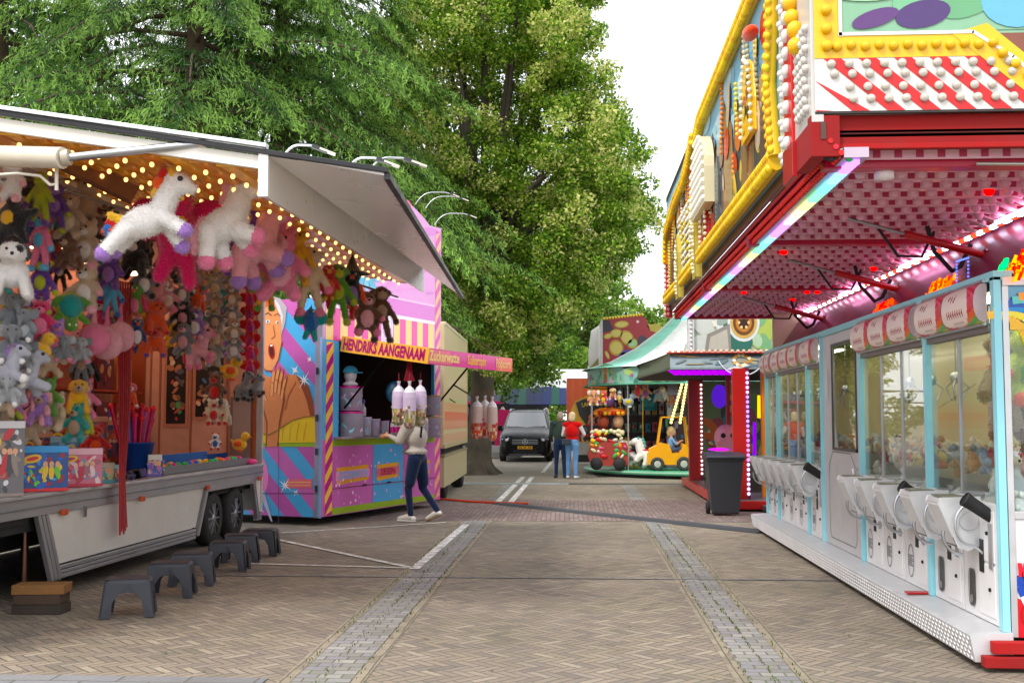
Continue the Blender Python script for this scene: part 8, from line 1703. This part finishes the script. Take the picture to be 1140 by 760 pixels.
mb = MB(); rings = [ring(*s) for s in st_]; n = len(rings[0]); vs = [v for r_ in rings for v in r_]; fs = [(i*n+k, i*n+(k+1) % n, (i+1)*n+(k+1) % n, (i+1)*n+k) for i in range(len(rings)-1) for k in range(n)]
mb.add(vs, fs, BK, 'carpaint', True); mb.add(rings[0], [tuple(range(n))[::-1]], BK, 'carpaint'); mb.add(rings[-1], [tuple(range(n))], BK, 'carpaint'); mb.build('body', vn)
mb = MB(); Wb, Wt = .80, .64; mb.add([(vx-Wb, vy+1.02, 1.17), (vx, vy+.93, 1.17), (vx+Wb, vy+1.02, 1.17), (vx+Wt, vy+1.70, 1.80), (vx, vy+1.64, 1.815), (vx-Wt, vy+1.70, 1.80)], [(0, 1, 4, 5), (1, 2, 3, 4)], C('5a666c'), 'carglass', True); mb.build('windscreen', vn)
mb = MB(); mb.box(vx-.7, vx+.7, vy+1.6, vy+2.2, .9, 1.2, C('18181a'), 'matte'); mb.build('dashboard', vn)
for s in (-1, 1):
    mb = MB(); mb.slab([(vx+s*.50, vy+.035, .70), (vx+s*.80, vy+.08, .70), (vx+s*.93, vy+.34, .80), (vx+s*.93, vy+.52, .93), (vx+s*.88, vy+.36, .96), (vx+s*.60, vy+.06, .88)], (0, .05, 0), C('b8bec4'), 'metal'); hl_ = mb.build('headlight', vn, bev=.01)
    mb = MB(); mb.ell((vx+s*.66, vy+.035, .79), (.06, .03, .055), 12, 8, None, C('e8ecf0'), 'metal'); mb.ell((vx+s*.81, vy+.14, .81), (.05, .03, .045), 12, 8, None, C('e8ecf0'), 'metal'); mb.build('reflector', hl_)
    mb = MB(); mb.box(vx+s*1.0-.09, vx+s*1.0+.09, vy+1.2, vy+1.3, 1.12, 1.32, BK, 'carpaint'); mb.beam((vx+s*.9, vy+1.25, 1.12), (vx+s*1.0, vy+1.25, 1.18), .05, .04, BK, 'carpaint'); mb.build('wing_mirror', vn, bev=.03)
    mb = MB(); mb.tube([(vx+s*.64, vy+1.95, 1.86), (vx+s*.64, vy+2.05, 1.94), (vx+s*.64, vy+4.5, 1.95), (vx+s*.64, vy+4.6, 1.88)], .018, 6, C('a8a8ac'), 'metal'); mb.build('roof_rail', vn)
    mb = MB(); mb.slab([(vx+s*.50, vy+.0, .34), (vx+s*.82, vy+.06, .36), (vx+s*.80, vy+.05, .47), (vx+s*.50, vy+.0, .47)], (0, .04, 0), C('16171a'), 'plastic'); mb.build('fog_lamp', vn)
    for y in (.88, 4.05):
        mb = MB(); mb.mat = 'rubber'; mb.lathe([(.2, -.11), (.31, -.11), (.33, -.08), (.33, .08), (.31, .11), (.2, .11)], (vx+s*.86, vy+y, .33), 'x', 24, C('18181a')); w_ = mb.build('wheel', vn); mb = MB(); mb.lathe([(0, s*.09), (.2, s*.1), (.22, s*.06)], (vx+s*.86, vy+y, .33), 'x', 20, C('9a9ca0'), 'metal'); mb.build('rim', w_)
mb = MB(); mb.slab([(vx-.48, vy-.012, .63), (vx+.48, vy-.012, .63), (vx+.52, vy-.005, .74), (vx+.46, vy+.02, .86), (vx-.46, vy+.02, .86), (vx-.52, vy-.005, .74)], (0, .03, 0), C('131417'), 'plastic'); gr = mb.build('grille', vn)
for z in (.67, .735, .80): mb = MB(); mb.box(vx-.47, vx+.47, vy-.03+.012*(z > .78), vy-.015+.012*(z > .78), z-.011, z+.011, C('b4b8bc'), 'metal'); mb.build('slat', gr)
mb = MB(); c = Vector((vx, vy-.04, .745)); mb.lathe([(.085, 0), (.1, .012), (.1, -.004), (.085, -.006)], c, 'y', 24, C('d8dade'), 'metal')
for k in range(3): a = PI/2+k*2*PI/3; e = c+Vector((math.cos(a)*.09, 0, math.sin(a)*.09)); d_ = Vector((-math.sin(a), 0, math.cos(a)))*.016; mb.slab([c-d_, e, c+d_], (0, -.01, 0), C('e4e6ea'), 'metal')
mb.build('star_emblem', gr)
mb = MB(); mb.box(vx-.27, vx+.27, vy-.035, vy-.015, .47, .58, C('e0a818'), 'print')
for k in range(8):
    if k not in (2, 5): mb.box(vx-.21+.055*k, vx-.175+.055*k, vy-.037, vy-.0352, .497, .553, C('4a3a10'), 'print')
mb.build('number_plate', vn)
mb = MB(); mb.slab([(vx-.46, vy-.01, .30), (vx+.46, vy-.01, .30), (vx+.42, vy-.012, .44), (vx-.42, vy-.012, .44)], (0, .04, 0), C('08080a'), 'plastic'); mb.build('air_intake', vn)
mb = MB(); mb.box(vx-.6, vx+.6, vy-.02, vy+.0, .262, .275, C('b8bcc0'), 'metal'); mb.build('chrome_strip', vn)
for s in (-.3, .25): mb = MB(); mb.beam((vx+s, vy+.98, 1.19), (vx+s+.38, vy+1.04, 1.24), .015, .015, C('111112'), 'plastic'); mb.build('wiper', vn)
# ================================================================== finishing: every thing gets its origin at its base
for o in list(COL.objects):
    if o.parent is None and o.type in ('MESH', 'EMPTY') and o.get('kind') != 'structure': rebase(o)
for o in COL.objects:
    for k in ('_done', '_y'):
        if k in o: del o[k]
    if o.parent is not None and 'category' in o: del o['category']
    if o.parent is not None and 'label' in o and not o['label']: del o['label']
scene.render.resolution_x = 1024; scene.render.resolution_y = 682
